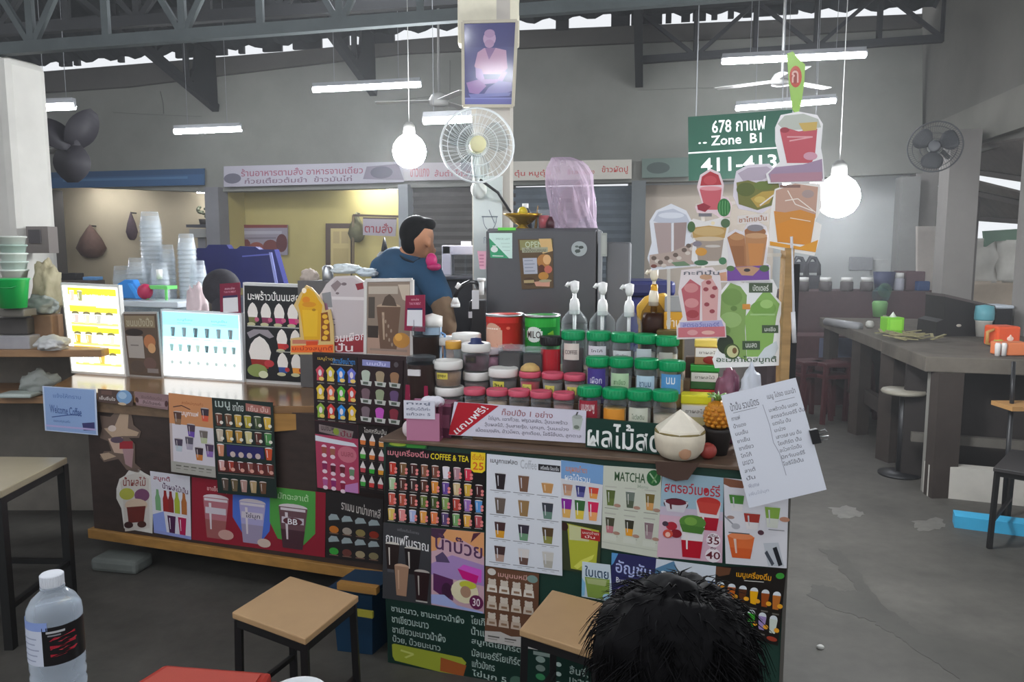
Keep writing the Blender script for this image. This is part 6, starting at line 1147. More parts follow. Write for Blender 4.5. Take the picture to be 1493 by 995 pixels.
# clutter behind the cut-outs: white cloth-like items
for k, (x, y, w, hh, col, lb) in enumerate(((505, 393, 40, 14, 'cdd6d8', 'white folded cloth lying behind the taro cut-out'), (535, 398, 30, 12, 'b9c4cc', 'pale blue folded cloth near the framed drink poster'), (452, 405, 26, 22, 'b4a69a', 'beige cloth bundle behind the mango cut-out'), (478, 402, 16, 30, 'a4a8ac', 'silver metal canister behind the mango cut-out'))):
    p = LC.hit(x, y, -.5); r = pxr(w, p); hz = hh/FPX*p.y; mb = MB(); 
    random.seed(k); crumple(mb, p, (r, r*.5, hz*.55), mat(col, .6, nz=.1, sc=20), .3, 1.3, k) if k != 3 else mb.lathe([(r, -hz*.6), (r, hz*.4), (r*.5, hz*.5)], STEEL, loc=p)
    tag(mb.build('cloth' if k != 3 else 'canister', loc=p-Vector((0, 0, hz*.5))), lb, 'cloth' if k != 3 else 'canister')
mb = MB(); p = LC.hit(490, 409, -.5); mb.box((p.x, p.y, (p.z+.901)/2), (.36, .14, p.z-.903), mat('5c5a5a', .6, nz=.2), LC.ang); tag(mb.build('rack', loc=Vector((p.x, p.y, .902))), 'grey rack behind the cut-out boards carrying folded cloths', 'rack')

# ================================================================ PEOPLE
def blob(prims, voxel, name, mt, parent, sm=6):
    """one continuous surface grown over tapering limbs: prims are (p, r, q, r2) limbs or (centre, (rx,ry,rz)[, rot]) masses"""
    bm = bmesh.new()
    for pr in prims:
        if len(pr) == 4:
            p, r, q, r2 = Vector(pr[0]), pr[1], Vector(pr[2]), pr[3]; n = max(3, int((q-p).length/(min(r, r2)*.35)))
            for i in range(n+1):
                f = i/n; M = Matrix.Translation(p.lerp(q, f)); bmesh.ops.create_icosphere(bm, subdivisions=2, radius=r+(r2-r)*f, matrix=M)
        else:
            M = Matrix.Translation(pr[0]) @ (pr[2] if len(pr) > 2 else Matrix.Identity(4)) @ Matrix.Diagonal((*pr[1], 1)); bmesh.ops.create_icosphere(bm, subdivisions=3, radius=1, matrix=M)
    me = bpy.data.meshes.new('tmp'); bm.to_mesh(me); bm.free(); o = bpy.data.objects.new('tmp', me); COL.objects.link(o)
    m1 = o.modifiers.new('r', 'REMESH'); m1.mode = 'VOXEL'; m1.voxel_size = voxel; m1.use_smooth_shade = True
    m2 = o.modifiers.new('s', 'SMOOTH'); m2.iterations = sm; m2.factor = .5
    dg = bpy.context.evaluated_depsgraph_get(); nm = bpy.data.meshes.new_from_object(o.evaluated_get(dg)); bpy.data.objects.remove(o)
    nm.name = name; nm.materials.clear(); nm.materials.append(mt)
    ob = bpy.data.objects.new(name, nm); COL.objects.link(ob); ob.parent = parent; return ob
SKIN = mat('b98462', .55, nz=.06, sc=10); SKIN2 = mat('a97a5e', .55, nz=.06, sc=10); HAIR = mat('0d0c0e', .7, nz=.2, sc=60, spec=.12); NAVYS = mat('1f4461', .8, nz=.1, sc=12)
def fingers(hand, fwd, side, up, ln=.075, curl=.6, r=.0085):
    """palm and five fingers as limbs for blob()"""
    hand = Vector(hand); fwd = Vector(fwd).normalized(); side = Vector(side).normalized(); up = Vector(up).normalized(); out = [(hand, .022, hand+fwd*.05, .026)]
    for i, (s, l) in enumerate(((-.032, .82), (-.011, 1), (.011, .95), (.032, .75))):
        a = hand+fwd*.055+side*s; b = a+fwd*ln*l*.5-up*ln*.15*curl; c = b+fwd*ln*l*.32-up*ln*.4*curl
        out += [(hand+side*s*.6, .013, a, .0105), (a, .0105, b, .009), (b, .009, c, .0075)]
    a = hand+side*-.035+fwd*.012; b = a+side*-.022+fwd*.025-up*.01; out += [(hand, .016, a, .013), (a, .013, b, .011), (b, .011, b+fwd*.026-up*.012, .009)]
    return out
# the barista: seen from behind and to the side, bent over the work, head bowed to the right
hd = aty(606, 352, 3.95); gx, gy = hd.x-.02, 4.0
t = thing('person', 'person in navy shirt bent over the work behind the bar counter', 'person', (gx, gy, 0)); T0 = Vector((gx, gy, 0))
P = lambda x, y, d: aty(x, y, d) - T0
neck = P(596, 372, 3.95); sL = P(560, 393, 3.98); sR = P(624, 398, 3.86); chest = P(590, 425, 3.98); hip = Vector((-.1, .06, .95)); el = P(642, 437, 3.78); wr = P(654, 486, 3.7); el2 = P(566, 432, 4.2)
headc = P(610, 348, 3.93)
body = [(headc, (.077, .088, .098), Matrix.Rotation(.35, 4, 'X') @ Matrix.Rotation(.25, 4, 'Y')), (headc+Vector((.02, .015, -.05)), (.06, .068, .06)), (headc+Vector((-.01, 0, -.04)), .055, neck, .06), (neck, .06, neck.lerp(chest, .3), .08),
        (sL, .06, sR, .06), (chest, (.15, .12, .2)), (chest, .13, hip, .13), (hip, (.17, .13, .12)), (hip+Vector((-.08, 0, -.02)), .085, (-.1, .04, .5), .058), ((-.1, .04, .5), .055, (-.11, .06, .09), .038), (hip+Vector((.09, 0, -.02)), .085, (.09, .0, .5), .058), ((.09, 0, .5), .055, (.1, .04, .09), .038), ((-.11, .08, .04), .04, (-.11, -.1, .03), .03), ((.1, .06, .04), .04, (.11, -.12, .03), .03),
        (sR, .055, el, .045), (el, .043, wr, .03), (sL, .055, el2, .044), (el2, .043, P(600, 470, 4.1), .03)]
body += fingers(wr+Vector((.0, 0, -.02)), (.1, -.1, -1), (.9, -.2, 0), (.2, 1, .1)) + fingers(P(602, 474, 4.1), (.4, -.3, -1), (.8, .3, 0), (.2, 1, 0))
# ear, nose and jaw
body += [(headc+Vector((.062, -.078, -.02)), (.014, .016, .03)), (headc+Vector((.07, .065, -.06)), (.014, .013, .018)), (headc+Vector((.045, .045, -.085)), (.035, .035, .025))]
blob(body, .009, 'body', SKIN, t, 4)
blob([(headc+Vector((-.014, .0, .03)), (.082, .094, .088), Matrix.Rotation(.35, 4, 'X') @ Matrix.Rotation(.3, 4, 'Y')), (headc+Vector((-.035, -.03, -.02)), (.05, .06, .06)), (headc+Vector((.04, .0, .07)), (.05, .07, .035))], .008, 'hair', HAIR, t, 3)
blob([(sL, .078, sR, .075), (neck.lerp(chest, .35), (.11, .1, .1)), (chest, (.175, .145, .21)), (chest, .155, hip, .155), (hip, (.185, .15, .12)), (sR, .074, el.lerp(sR, .1), .07), (sL, .074, el2, .066), (neck.lerp(sL, .5), (.09, .09, .08))], .011, 'shirt', NAVYS, t, 5)
blob([(el.lerp(sR, -.05), .058, wr.lerp(el, .12), .046), (hip+Vector((-.08, 0, -.05)), .1, (-.1, .04, .5), .075), ((-.1, .04, .5), .073, (-.11, .06, .1), .058), (hip+Vector((.09, 0, -.05)), .1, (.09, .0, .5), .075), ((.09, 0, .5), .073, (.1, .04, .1), .058), (hip+Vector((0, 0, -.06)), (.185, .15, .1)), (P(648, 450, 3.74), .058, P(650, 470, 3.72), .06)][0:1] + [(P(645, 448, 3.76), .055, P(652, 476, 3.71), .05)], .009, 'sleeve_cover', mat('75604c', .9, nz=.15, sc=20), t, 4)
blob([(hip+Vector((-.08, 0, -.05)), .1, (-.1, .04, .5), .075), ((-.1, .04, .5), .073, (-.11, .06, .1), .058), (hip+Vector((.09, 0, -.05)), .1, (.09, .0, .5), .075), ((.09, 0, .5), .073, (.1, .04, .1), .058), (hip+Vector((0, 0, -.06)), (.185, .15, .1))], .012, 'trousers', mat('2b2b30', .9), t, 4)
mb = MB(); L = T0; mb.tube([P(582, 372, 3.9), P(590, 378, 3.86), P(603, 383, 3.84), P(612, 378, 3.86)], .006, mat('16202c', .8), 8); mb.build('collar', t)
b = P(629, 380, 3.75)+T0; mb = MB(); mb.ell(b, (.028, .03, .036), mat('c0246c', .45)); mb.ell(b+Vector((.012, 0, -.03)), (.035, .03, .02), mat('a82860', .45)); o = mb.build('strap', t, T0); o['label'] = 'bright pink mask strap'

# customer in front: dark hair seen from behind, seated on a low stool
hx = aty(985, 950, 1.08); hc = Vector((hx.x, 1.08, aty(985, 858, 1.08).z-.108)); fx, fy = hc.x-.02, hc.y
t = thing('person', 'seated customer with tousled black hair seen from behind at the bottom edge', 'person', (fx, fy, 0)); T1 = Vector((fx, fy, 0)); h = hc-T1
R_ = Matrix.Rotation(-.5, 4, 'Z')
sh = h.z-.25
body = [(h, (.078, .097, .108), R_), (h+Vector((.03, .05, -.05)), (.055, .06, .055)), (h+Vector((-.01, -.02, -.07)), .052, (0, -.03, sh+.02), .056), ((-.16, -.03, sh-.03), .055, (.16, -.03, sh-.03), .055), ((0, -.02, sh-.16), (.15, .1, .18)), ((0, -.03, sh-.3), .12, (0, -.04, .46), .13), ((0, -.02, .46), (.17, .14, .1)),
        ((-.09, 0, .45), .08, (-.12, .36, .44), .06), ((-.12, .36, .43), .056, (-.12, .36, .08), .036), ((-.12, .34, .04), .035, (-.13, .48, .03), .028), ((.09, 0, .45), .08, (.13, .36, .44), .06), ((.13, .36, .43), .056, (.13, .36, .08), .036), ((.13, .34, .04), .035, (.14, .48, .03), .028),
        ((-.18, -.03, sh-.04), .05, (-.22, .03, sh-.27), .04), ((-.22, .03, sh-.27), .038, (-.13, .2, sh-.27), .026), ((.18, -.03, sh-.04), .05, (.22, .03, sh-.27), .04), ((.22, .03, sh-.27), .038, (.13, .2, sh-.27), .026),
        (h+R_ @ Vector((.083, .005, -.015)), (.01, .02, .032)), (h+R_ @ Vector((-.083, .005, -.015)), (.01, .02, .032)), (h+Vector((.116, -.0, -.085)), (.014, .022, .034)), (h+Vector((.1, .0, -.1)), (.03, .03, .03)), (h+R_ @ Vector((0, .102, -.03)), (.014, .018, .022)), (h+R_ @ Vector((0, .088, -.065)), (.03, .018, .012)), (h+R_ @ Vector((0, .08, -.09)), (.035, .025, .02))]
body += fingers((-.12, .215, sh-.27), (.3, 1, 0), (-1, .3, 0), (0, 0, 1)) + fingers((.12, .215, sh-.27), (-.3, 1, 0), (1, .3, 0), (0, 0, 1))
blob(body, .009, 'body', SKIN2, t, 4)
blob([((-.16, -.03, sh-.03), .07, (.16, -.03, sh-.03), .07), ((0, -.02, sh-.16), (.17, .125, .19)), ((0, -.03, sh-.3), .14, (0, -.04, .46), .15), ((-.18, -.03, sh-.04), .066, (-.21, .01, sh-.2), .058), ((.18, -.03, sh-.04), .066, (.21, .01, sh-.2), .058)], .011, 'shirt', mat('2a2b33', .85, nz=.1, sc=12), t, 5)
blob([((-.09, 0, .45), .095, (-.12, .36, .44), .074), ((-.12, .36, .43), .07, (-.12, .36, .12), .055), ((.09, 0, .45), .095, (.13, .36, .44), .074), ((.13, .36, .43), .07, (.13, .36, .12), .055), ((0, -.02, .46), (.185, .155, .105))], .012, 'trousers', mat('26262b', .9), t, 4)
hair = blob([(h+Vector((-.006, -.012, .022)), (.112, .125, .1), R_), (h+Vector((-.03, -.05, -.04)), (.075, .07, .085)), (h+Vector((.02, -.02, .05)), (.08, .08, .06)), (h+Vector((-.055, .0, .03)), (.05, .07, .07)), (h+Vector((.055, .02, .03)), (.05, .06, .06))], .009, 'hair', HAIR, t, 3)
tx_ = bpy.data.textures.new('tousle', 'CLOUDS'); tx_.noise_scale = .045; tx_.noise_depth = 3
dm_ = hair.modifiers.new('tousle', 'DISPLACE'); dm_.texture = tx_; dm_.strength = .032; dm_.mid_level = .45; dm_.texture_coords = 'GLOBAL'
# locks and loose strands of hair
def strands():
    random.seed(21); mb = MB(); mt = HAIR; c = h+Vector((-.004, -.014, .018))
    for i in range(3600):
        th = random.uniform(0, 2*pi); ph = math.acos(random.uniform(-.45, 1)); n = Vector((sin(ph)*cos(th), sin(ph)*sin(th), cos(ph)))
        if n.y > .5 and n.z < .25: continue
        p = c + R_.to_3x3() @ Vector((n.x*.111, n.y*.124, n.z*.1)); n = (R_.to_3x3() @ n).normalized()
        sw = Vector((0, 0, 1)).cross(n); sw = sw.normalized() if sw.length > .1 else Vector((1, 0, 0)); dn = n.cross(sw) * -1 if n.cross(sw).z > 0 else n.cross(sw)
        wild = random.random() < .28; side = random.choice((-1, 1))*random.uniform(.3, 1); L = random.uniform(.02, .05)*(1.35 if wild else 1)
        up = random.uniform(.1, .3) if not wild else random.uniform(.35, .7)
        d1 = (n*up + sw*side*.6 + dn*.7).normalized(); d2 = (n*(up*.2-.1) + sw*side*.9 + dn*.9).normalized()
        a = p - n*.006; b = a + d1*L*.5; e = b + d2*L*.6; r = random.uniform(.0008, .0022)
        mb.tube([a, b, e], r, mt, 4, r2=.0003)
    o = mb.build('hair_strands', t); o['kind'] = 'stuff'
strands()
# the low stool under the customer
def stool(name, label, corners, z=.45, rz=None, group=None, leg='1d1c1d', top='bd9a70', th=.022):
    c = [Vector((p.x, p.y, z)) for p in corners]; o = (c[0]+c[1]+c[2]+c[3])/4; o0 = Vector((o.x, o.y, 0)); t = thing(name, label, 'stool', o0, group=group)
    mb = MB(); mb.slab(c, (0, 0, -1), th, mat(top, .5, nz=.07, sc=6)); mb.build('seat', t, o0, fixn=True, bevel=.004)
    LG = mat(leg, .45); zz = z-th; inn = [o.lerp(k, .9) for k in c]; 
    mb = MB()
    for i in range(4): a = Vector((inn[i].x, inn[i].y, zz-.014)); b = Vector((inn[(i+1) % 4].x, inn[(i+1) % 4].y, zz-.014)); mb.bar(a, b, .022, .026, LG)
    mb.build('apron', t, o0)
    for i in range(4): mb = MB(); mb.bar(Vector((inn[i].x, inn[i].y, zz-.004)), Vector((inn[i].x+(inn[i].x-o.x)*.06, inn[i].y+(inn[i].y-o.y)*.06, 0)), .022, .022, LG); mb.build('leg', t, o0)
    mb = MB()
    for i in range(4):
        if i % 2: continue
        a = Vector((inn[i].x, inn[i].y, .16)); b = Vector((inn[(i+1) % 4].x, inn[(i+1) % 4].y, .16)); mb.bar(a, b, .016, .016, LG)
    mb.build('stretcher', t, o0); return t
A_ = onz(338, 893, .45); B_ = onz(423, 840, .45); C_ = onz(523, 869, .45); D_ = onz(445, 932, .45)
stool('stool', 'tan topped stool with black metal legs standing before the bar counter corner', [A_, B_, C_, D_])
A_ = onz(757, 918, .45); B_ = onz(805, 860, .45); C_ = onz(905, 886, .45); D_ = onz(872, 955, .45)
stool('stool', 'tan topped stool with black metal legs half hidden by the black haired customer', [A_, B_, C_, D_])
stool('stool', 'dark low stool under the seated customer', [T1+Vector(v) for v in ((-.15, -.15, 0), (-.15, .13, 0), (.15, .13, 0), (.15, -.15, 0))], .36)

# ================================================================ FOREGROUND
# table edge at the bottom with water bottle and bowl
mb = MB(); t = thing('table', 'dark topped table at the lower left bottom edge carrying the water bottle', 'table', (-.62, 1.05, 0)); L = t.location
mb.box((-.62, 1.05, .765), (.95, .55, .03), mat('55504a', .4, nz=.1)); mb.build('tabletop', t, L, bevel=.005)
for sx in (-.42, .42):
    for sy in (-.22, .22): mb = MB(); mb.box((-.62+sx, 1.05+sy, .375), (.03, .03, .75), BLACK); mb.build('leg', t, L)
tp = aty(75, 836, 1.13); b = Vector((tp.x, 1.13, .78)); hB = tp.z-.78; r = .0385
t = thing('water_bottle', 'large clear water bottle with white cap and dark red label at the lower left', 'bottle', b)
mb = MB(); k = hB; 
prof = [(1e-5, 0), (r*.85, 0), (r, .012)]
for i in range(9): z = .03+i*.018; prof += [(r, z), (r*.94, z+.006), (r, z+.012)]
prof += [(r, k*.6), (r, k*.81), (r*.96, k*.845), (r*.78, k*.885), (r*.5, k*.915), (r*.35, k*.928), (r*.34, k*.93), (r*.44, k*.932), (r*.44, k*.94), (r*.34, k*.942), (r*.34, k*.95)]
mb.lathe(prof, mat('e4eef8', 3.2, kind='clear'), seg=36); mb.build('body', t)
mb = MB(); mb.lathe([(r*.4, k*.942), (r*.41, k*.95), (r*.41, k*.995), (r*.38, k), (1e-5, k)], mat('dfe2e8', .45), seg=30)
for q_ in range(30): a = 2*pi*q_/30; mb.box((r*.41*cos(a), r*.41*sin(a), k*.972), (.0015, .002, k*.045), mat('dfe2e8', .45), a)
mb.build('cap', t)
def wrap(mb, a0, a1, z0, z1, mt, rr, n=12):
    vs = []
    for i in range(n+1):
        a = a0+(a1-a0)*i/n
        for z in (z0, z1): vs.append((rr*cos(a), rr*sin(a), z))
    mb.add(vs, [(2*i, 2*i+2, 2*i+3, 2*i+1) for i in range(n)], mt, True)
mb = MB(); wrap(mb, -2.9, -1.5, k*.61, k*.775, mat('d0d6e6', .4), r*1.012); wrap(mb, -2.85, -1.3, k*.775, k*.815, mat('8fa4dc', .4), r*1.012); wrap(mb, -1.5, .6, k*.61, k*.79, mat('1a181a', .35), r*1.012)
for q_ in range(5): wrap(mb, -2.7, -1.8+.08*(q_ % 3), k*(.63+.026*q_), k*(.636+.026*q_), ink('a0a8c0'), r*1.02, 6)
wrap(mb, -1.35, -.7, k*.762, k*.772, ink('b9b9bc'), r*1.02, 6); wrap(mb, -1.3, -.85, k*.748, k*.755, ink('8a8a8e'), r*1.02, 6)
for dz in (.0, .045):
    tv, tf, _ = text_mesh('S'); mb.add([(r*1.024*cos(-1.25+1.0*u), r*1.024*sin(-1.25+1.0*u), k*(.742-.055*v-dz*.9+.015*u)) for u, v in tv], tf, ink('b02838'))
mb.build('paper_label', t); mb = MB(); mb.lathe([(1e-5, .003), (r*.83, .003), (r*.93, .02), (r*.93, k*.84), (1e-5, k*.84)], mat('dbe4ee', .1, kind='clear'), seg=24); mb.build('water', t)
bb = aty(433, 992, 1.27); mb = MB(); b = Vector((bb.x, 1.27, .78)); mb.lathe([(.03, 0), (.032, .004), (.045, .03), (.05, .055), (.047, .055), (.042, .03), (1e-5, .012)], mat('dfe2e4', .25), loc=b, seg=28); tag(mb.build('bowl', loc=b), 'white rimmed bowl just showing at the bottom edge', 'bowl')
# red plastic stool / chair seat
A_ = onz(240, 968, .45); B_ = onz(397, 980, .45); C_ = Vector((B_.x-.0, B_.y-.3, .45)); D_ = Vector((A_.x-.12, A_.y-.3, .45)); o = (A_+B_+C_+D_)/4; o0 = Vector((o.x, o.y, 0))
t = thing('plastic_stool', 'red plastic stool with rounded square seat at the bottom edge', 'stool', o0); RD = mat('b8382c', .4); mb = MB(); mb.slab([A_, B_, C_, D_], (0, 0, -1), .05, RD); mb.build('seat', t, o0, fixn=True, bevel=.012)
i_ = [o.lerp(k_, .86)+Vector((0, 0, .0)) for k_ in (A_, B_, C_, D_)]; mb = MB(); mb.slab(i_, (0, 0, 1), .004, mat('c9584a', .45)); mb.build('seat_inset', t, o0, fixn=True)
for k_ in (A_, B_, C_, D_): p = o.lerp(k_, .9); mb = MB(); mb.bar(Vector((p.x, p.y, .41)), Vector((p.x+(p.x-o.x)*.25, p.y+(p.y-o.y)*.25, 0)), .05, .05, RD); mb.build('leg', t, o0)
# table at the left edge
zT = .66; c = [onz(98, 667, zT), onz(-160, 664, zT), onz(-230, 735, zT), onz(2, 716, zT)]; o = (c[0]+c[1]+c[2]+c[3])/4; o0 = Vector((o.x, o.y, 0))
t = thing('table', 'wooden table with black metal legs at the left edge', 'table', o0); mb = MB(); mb.slab(c, (0, 0, -1), .03, mat('a3987f', .3, nz=.12, sc=4)); mb.build('tabletop', t, o0, fixn=True, bevel=.004)
inn = [o.lerp(k_, .95) for k_ in c]; bt = mat('191919', .45)
for p in inn: mb = MB(); mb.bar(Vector((p.x, p.y, zT-.03)), Vector((p.x, p.y, 0)), .035, .035, bt); mb.build('leg', t, o0)
for a, b in ((0, 3), (1, 2), (0, 1)): mb = MB(); mb.bar(Vector((inn[a].x, inn[a].y, .17)), Vector((inn[b].x, inn[b].y, .17)), .022, .022, bt); mb.build('rail', t, o0)
for a, b in ((0, 3), (1, 2), (0, 1), (2, 3)): mb = MB(); mb.bar(Vector((inn[a].x, inn[a].y, zT-.045)), Vector((inn[b].x, inn[b].y, zT-.045)), .025, .03, bt); mb.build('rail', t, o0)
# blue crate beside the front counter
a = onz(505, 960, 0); t = thing('blue_bin', 'dark blue plastic bin with yellow wooden slat between bar counter and drinks counter', 'bin', (-.6, 3.0, 0), FC.ang); mb = MB(); mb.lathe([(.095, 0), (.11, .25), (.12, .26), (.12, .275), (.1, .275)], mat('163650', .4), seg=4, M=Matrix.Rotation(pi/4, 4, 'Z') @ Matrix.Diagonal((1.2, 1.0, 1, 1)), smooth=False); mb.build('body', t)
mb = MB(); mb.box((.03, -.1, .29), (.17, .03, .028), WOODY); mb.box((.03, -.125, .2), (.15, .012, .026), mat('a8a03a', .5)); mb.build('slat', t)
# stone block under the bar counter
mb = MB(); b = onz(170, 836, 0); mb.box(b+Vector((0, .06, .035)), (.26, .14, .07), concrete('6f7470', .2, 6), -.2); tag(mb.build('stone_block', loc=b, bevel=.02), 'grey stone block on the floor under the left end of the bar counter', 'stone')
for x, y, lb in ((123, 738, 'white litter stick on the floor beside the left table'), (1196, 946, 'small white pebble on the bare floor right of the customer')):
    b = onz(x, y, 0); mb = MB(); mb.ell(b+Vector((0, 0, .006)), ((.035, .01, .006) if x < 500 else (.016, .012, .01)), mat('c9c9c4', .6), 10, 6); tag(mb.build('litter' if x < 500 else 'pebble', loc=b), lb, 'litter' if x < 500 else 'stone')

# ================================================================ HANGING THINGS, LAMPS, FANS, SIGNS
PF = Plane(Vector((PX, PY-.13, 0)), 5.0)
def d_monk(A):
    A.rect(.03, .02, .97, .98, '3d3d72'); A.rect(.03, .02, .97, .3, '35356a'); A.ell(.5, .2, .12, .09, 'a88aa8'); A.ell(.5, .14, .1, .05, '9a7c9c'); A.ell(.5, .26, .09, .05, '9a7a98')
    A.poly([(.28, .36), (.4, .31), (.62, .31), (.82, .34), (.86, .55), (.78, .62), (.3, .62), (.22, .52)], 'a8809c'); A.poly([(.42, .31), (.62, .31), (.5, .45)], '7a5a84'); A.poly([(.24, .54), (.36, .56), (.42, .68), (.68, .68), (.78, .58), (.86, .6), (.76, .72), (.4, .74), (.25, .66)], '9a7cac'); A.poly([(.06, .72), (.3, .68), (.46, .76), (.3, .86), (.12, .84)], '8c6a9c'); A.poly([(.5, .78), (.7, .7), (.95, .72), (.97, .82), (.7, .88), (.4, .87)], '7c76a8'); A.poly([(.1, .86), (.95, .84), (.92, .88), (.15, .9)], '6a6ca4')
    A.rect(.03, .9, .97, .98, '5a5c9a'); A.rect(.03, .9, .97, .915, '7a7cb8')
c = [PF.hit(x, y, .0) for x, y in ((675, 33), (754, 31), (748, 155), (676, 155))]; o = (c[2]+c[3])/2; t = thing('portrait_picture', 'framed violet picture of a seated monk high on the middle pole', 'picture', o); P = bil(c); A = Art(P, PF.n, .006); A.mb.slab([P(0, 0), P(0, 1), P(1, 1), P(1, 0)], PF.n, .006, mat('4a4a80', .12, spec=.6))
A.ink = lambda h: mat(h, .12, kind='glossy_print', spec=.6); d_monk(A); A.mb.build('print', t, o); mb = MB()
for a, b in ((0, 1), (1, 2), (2, 3), (3, 0)): mb.bar(c[a]+PF.n*.004, c[b]+PF.n*.004, .016, .02, mat('b5ad9a', .5), up=tuple(PF.n))
mb.build('frame', t, o)
# white plastic sheet with a bowl mark on the lower pole
def d_bowl(A):
    K = '5a6470'; n = 12
    for k in range(n):
        a0 = pi*k/n; a1 = pi*(k+1)/n; A.line([(.58+.24*cos(a0), .36+.12*sin(a0)), (.58+.24*cos(a1), .36+.12*sin(a1))], .02, .008, K)
    A.line([(.3, .36), (.86, .36)], .02, .008, K); A.line([(.55, .3), (.75, .42)], .02, .01, K); A.text('กาแฟ', .36, .52, .82, .6, 'a0aab0'); A.rect(.02, .13, .98, .134, 'b4bab8'); A.rect(.5, .02, .504, .35, 'bcc2c0')
board('pole_banner', 'white panel with a bowl drawing fixed to the lower middle pole', 'panel', PF, [(690, 257), (733, 257), (731, 420), (692, 420)], 'cdd4d0', d_bowl, off=.0, t=.02)
# wall fan on the pole: cage, blades, hub
fc = aty(696, 212, 4.22); rF = 52/FPX*4.22; fz = fc
t = thing('pole_fan', 'white caged fan with cream hub on the middle pole under the monk picture', 'fan', fc, .12)
def fan_parts(t, r, cage, blade, hub, nsp=40, depth=.1, nb=3, tilt=0, bl_kind=None):
    Rm = Matrix.Rotation(tilt, 4, 'X'); X = lambda x, y, z: Rm @ Vector((x, y, z))
    mb = MB(); mb.tube([X(r*cos(2*pi*k/40), 0, r*sin(2*pi*k/40)) for k in range(40)], r*.03, cage, 8, closed=True)
    for f_ in (.82, .55, .3):
        for s in (-1, 1): mb.tube([X(r*f_*cos(2*pi*k/32), s*depth*.5*(1-f_*f_), r*f_*sin(2*pi*k/32)) for k in range(32)], r*.008, cage, 5, closed=True)
    for k in range(nsp):
        a = 2*pi*k/nsp
        for s in (-1, 1): mb.tube([X(r*f_*cos(a+.25*(1-f_)), s*depth*.5*(1-f_*f_), r*f_*sin(a+.25*(1-f_))) for f_ in (.22, .6, .85, 1)], r*.006, cage, 4)
    mb.build('cage', t)
    for b_ in range(nb):
        mb = MB(); vs = []; fs = []; a0 = 2*pi*b_/nb+.4; n = 10
        for i in range(n+1):
            f_ = .18+.7*i/n; w = .95*sin(pi*min(1, .15+.75*i/n))**.6
            for j in range(5): a = a0+(j/4-.5)*w*1.5; vs.append(X(r*f_*cos(a), .03*(j/4-.5), r*f_*sin(a)))
        for i in range(n):
            for j in range(4): fs.append((i*5+j, i*5+j+1, (i+1)*5+j+1, (i+1)*5+j))
        mb.add(vs, fs, blade, True); o = mb.build('blade', t); s = o.modifiers.new('t', 'SOLIDIFY'); s.thickness = .003
    mb = MB(); mb.cyl(X(0, -depth*.5-.012, 0), X(0, depth*.5, 0), r*.22, hub, 24); mb.ell(X(0, -depth*.5-.012, 0), (r*.22, .008, r*.22), hub); mb.build('hub', t)
    mb = MB(); mb.cyl(X(0, depth*.5-.01, 0), X(0, depth*.5+.1, 0), r*.3, mat('c9cbc4', .4), 20, r2=r*.2); mb.build('motor', t)
fan_parts(t, rF, mat('d8dcdc', .35), mat('b9c6ca', .3, kind='clear'), mat('dcd8a8', .4))
mb = MB(); mb.tube([(0, .12, 0), (.0, .16, -.08), (.02, .17, -.2)], .022, mat('d5d8d2', .4)); mb.ell((.02, .17, -.22), (.045, .04, .05), mat('d5d8d2', .4)); mb.build('bracket', t)
mb = MB(); mb.tube([(.02, .1, -.17), (.12, .1, -.24), (.2, .2, -.34)], .008, BLACK, 6); mb.build('power_cord', t)
# dark fans
g = aty(1363, 214, 6.6); t = thing('wall_fan', 'dark grey round fan mounted near the right column', 'fan', g, -.55); fan_parts(t, .205, mat('3b3d40', .5), mat('36383c', .5), mat('4a4c50', .4), 64)
mb = MB(); mb.tube([(0, .12, 0), (.05, .3, -.02), (.08, .42, -.05)], .02, mat('55585a', .5)); mb.build('bracket', t)
g = aty(104, 212, 5.2); t = thing('wall_fan', 'large black fan at the left with broad heart shaped blades', 'fan', g, .5); DK = mat('2f2d33', .6)
mb = MB()
def leafblade(a, l, w, off): 
    n = 8; vs = []; fs = []
    for i in range(n+1):
        f_ = i/n; ww = w*sin(pi*min(1, .12+.83*f_))**.7; c_ = Vector((cos(a), 0, sin(a)))*l*f_; s_ = Vector((-sin(a), 0, cos(a)))
        vs += [c_+s_*ww+Vector((0, off-.03, 0)), c_-s_*ww+Vector((0, off+.03, 0))]
    for i in range(n): fs.append((2*i, 2*i+1, 2*i+3, 2*i+2))
    m_ = MB(); m_.add(vs, fs, DK, True); o = m_.build('blade', t); s = o.modifiers.new('t', 'SOLIDIFY'); s.thickness = .006
leafblade(1.0, .27, .09, 0); leafblade(2.5, .25, .085, 0); leafblade(-1.6, .24, .11, 0)
mb.lathe([(.05, 0), (.06, .03), (.06, .12), (.04, .16)], DK, M=Matrix.Rotation(-pi/2, 4, 'X'), seg=20); mb.build('motor', t)
mb = MB(); mb.tube([(0, .12, 0), (-.12, .14, -.03), (-.3, .14, -.04)], .02, mat('8c8c8a', .5)); mb.build('bracket', t)
# ceiling fans with thin white blades
for (x, y, d, lb) in ((1140, 116, 7.5, 'white ceiling fan behind the lime green pennant'), (640, 146, 7.8, 'white ceiling fan left of the monk picture')):
    g = aty(x, y, d); t = thing('ceiling_fan', lb, 'fan', g); mb = MB(); mb.lathe([(1e-5, -.06), (.09, -.05), (.1, 0), (.07, .05), (.02, .07)], mat('b4b4b0', .4)); mb.build('motor', t)
    for k in range(3):
        a = 2*pi*k/3+.5+(.5 if x < 900 else 0); mb = MB(); mb.bar((.09*cos(a), .09*sin(a), -.01), (.62*cos(a), .62*sin(a), -.02), .11, .006, mat('c4c4c0', .4)); mb.build('blade', t)
    mb = MB(); mb.cyl((0, 0, .05), (0, 0, 1.9), .012, mat('8a8a88', .5)); mb.build('rod', t)
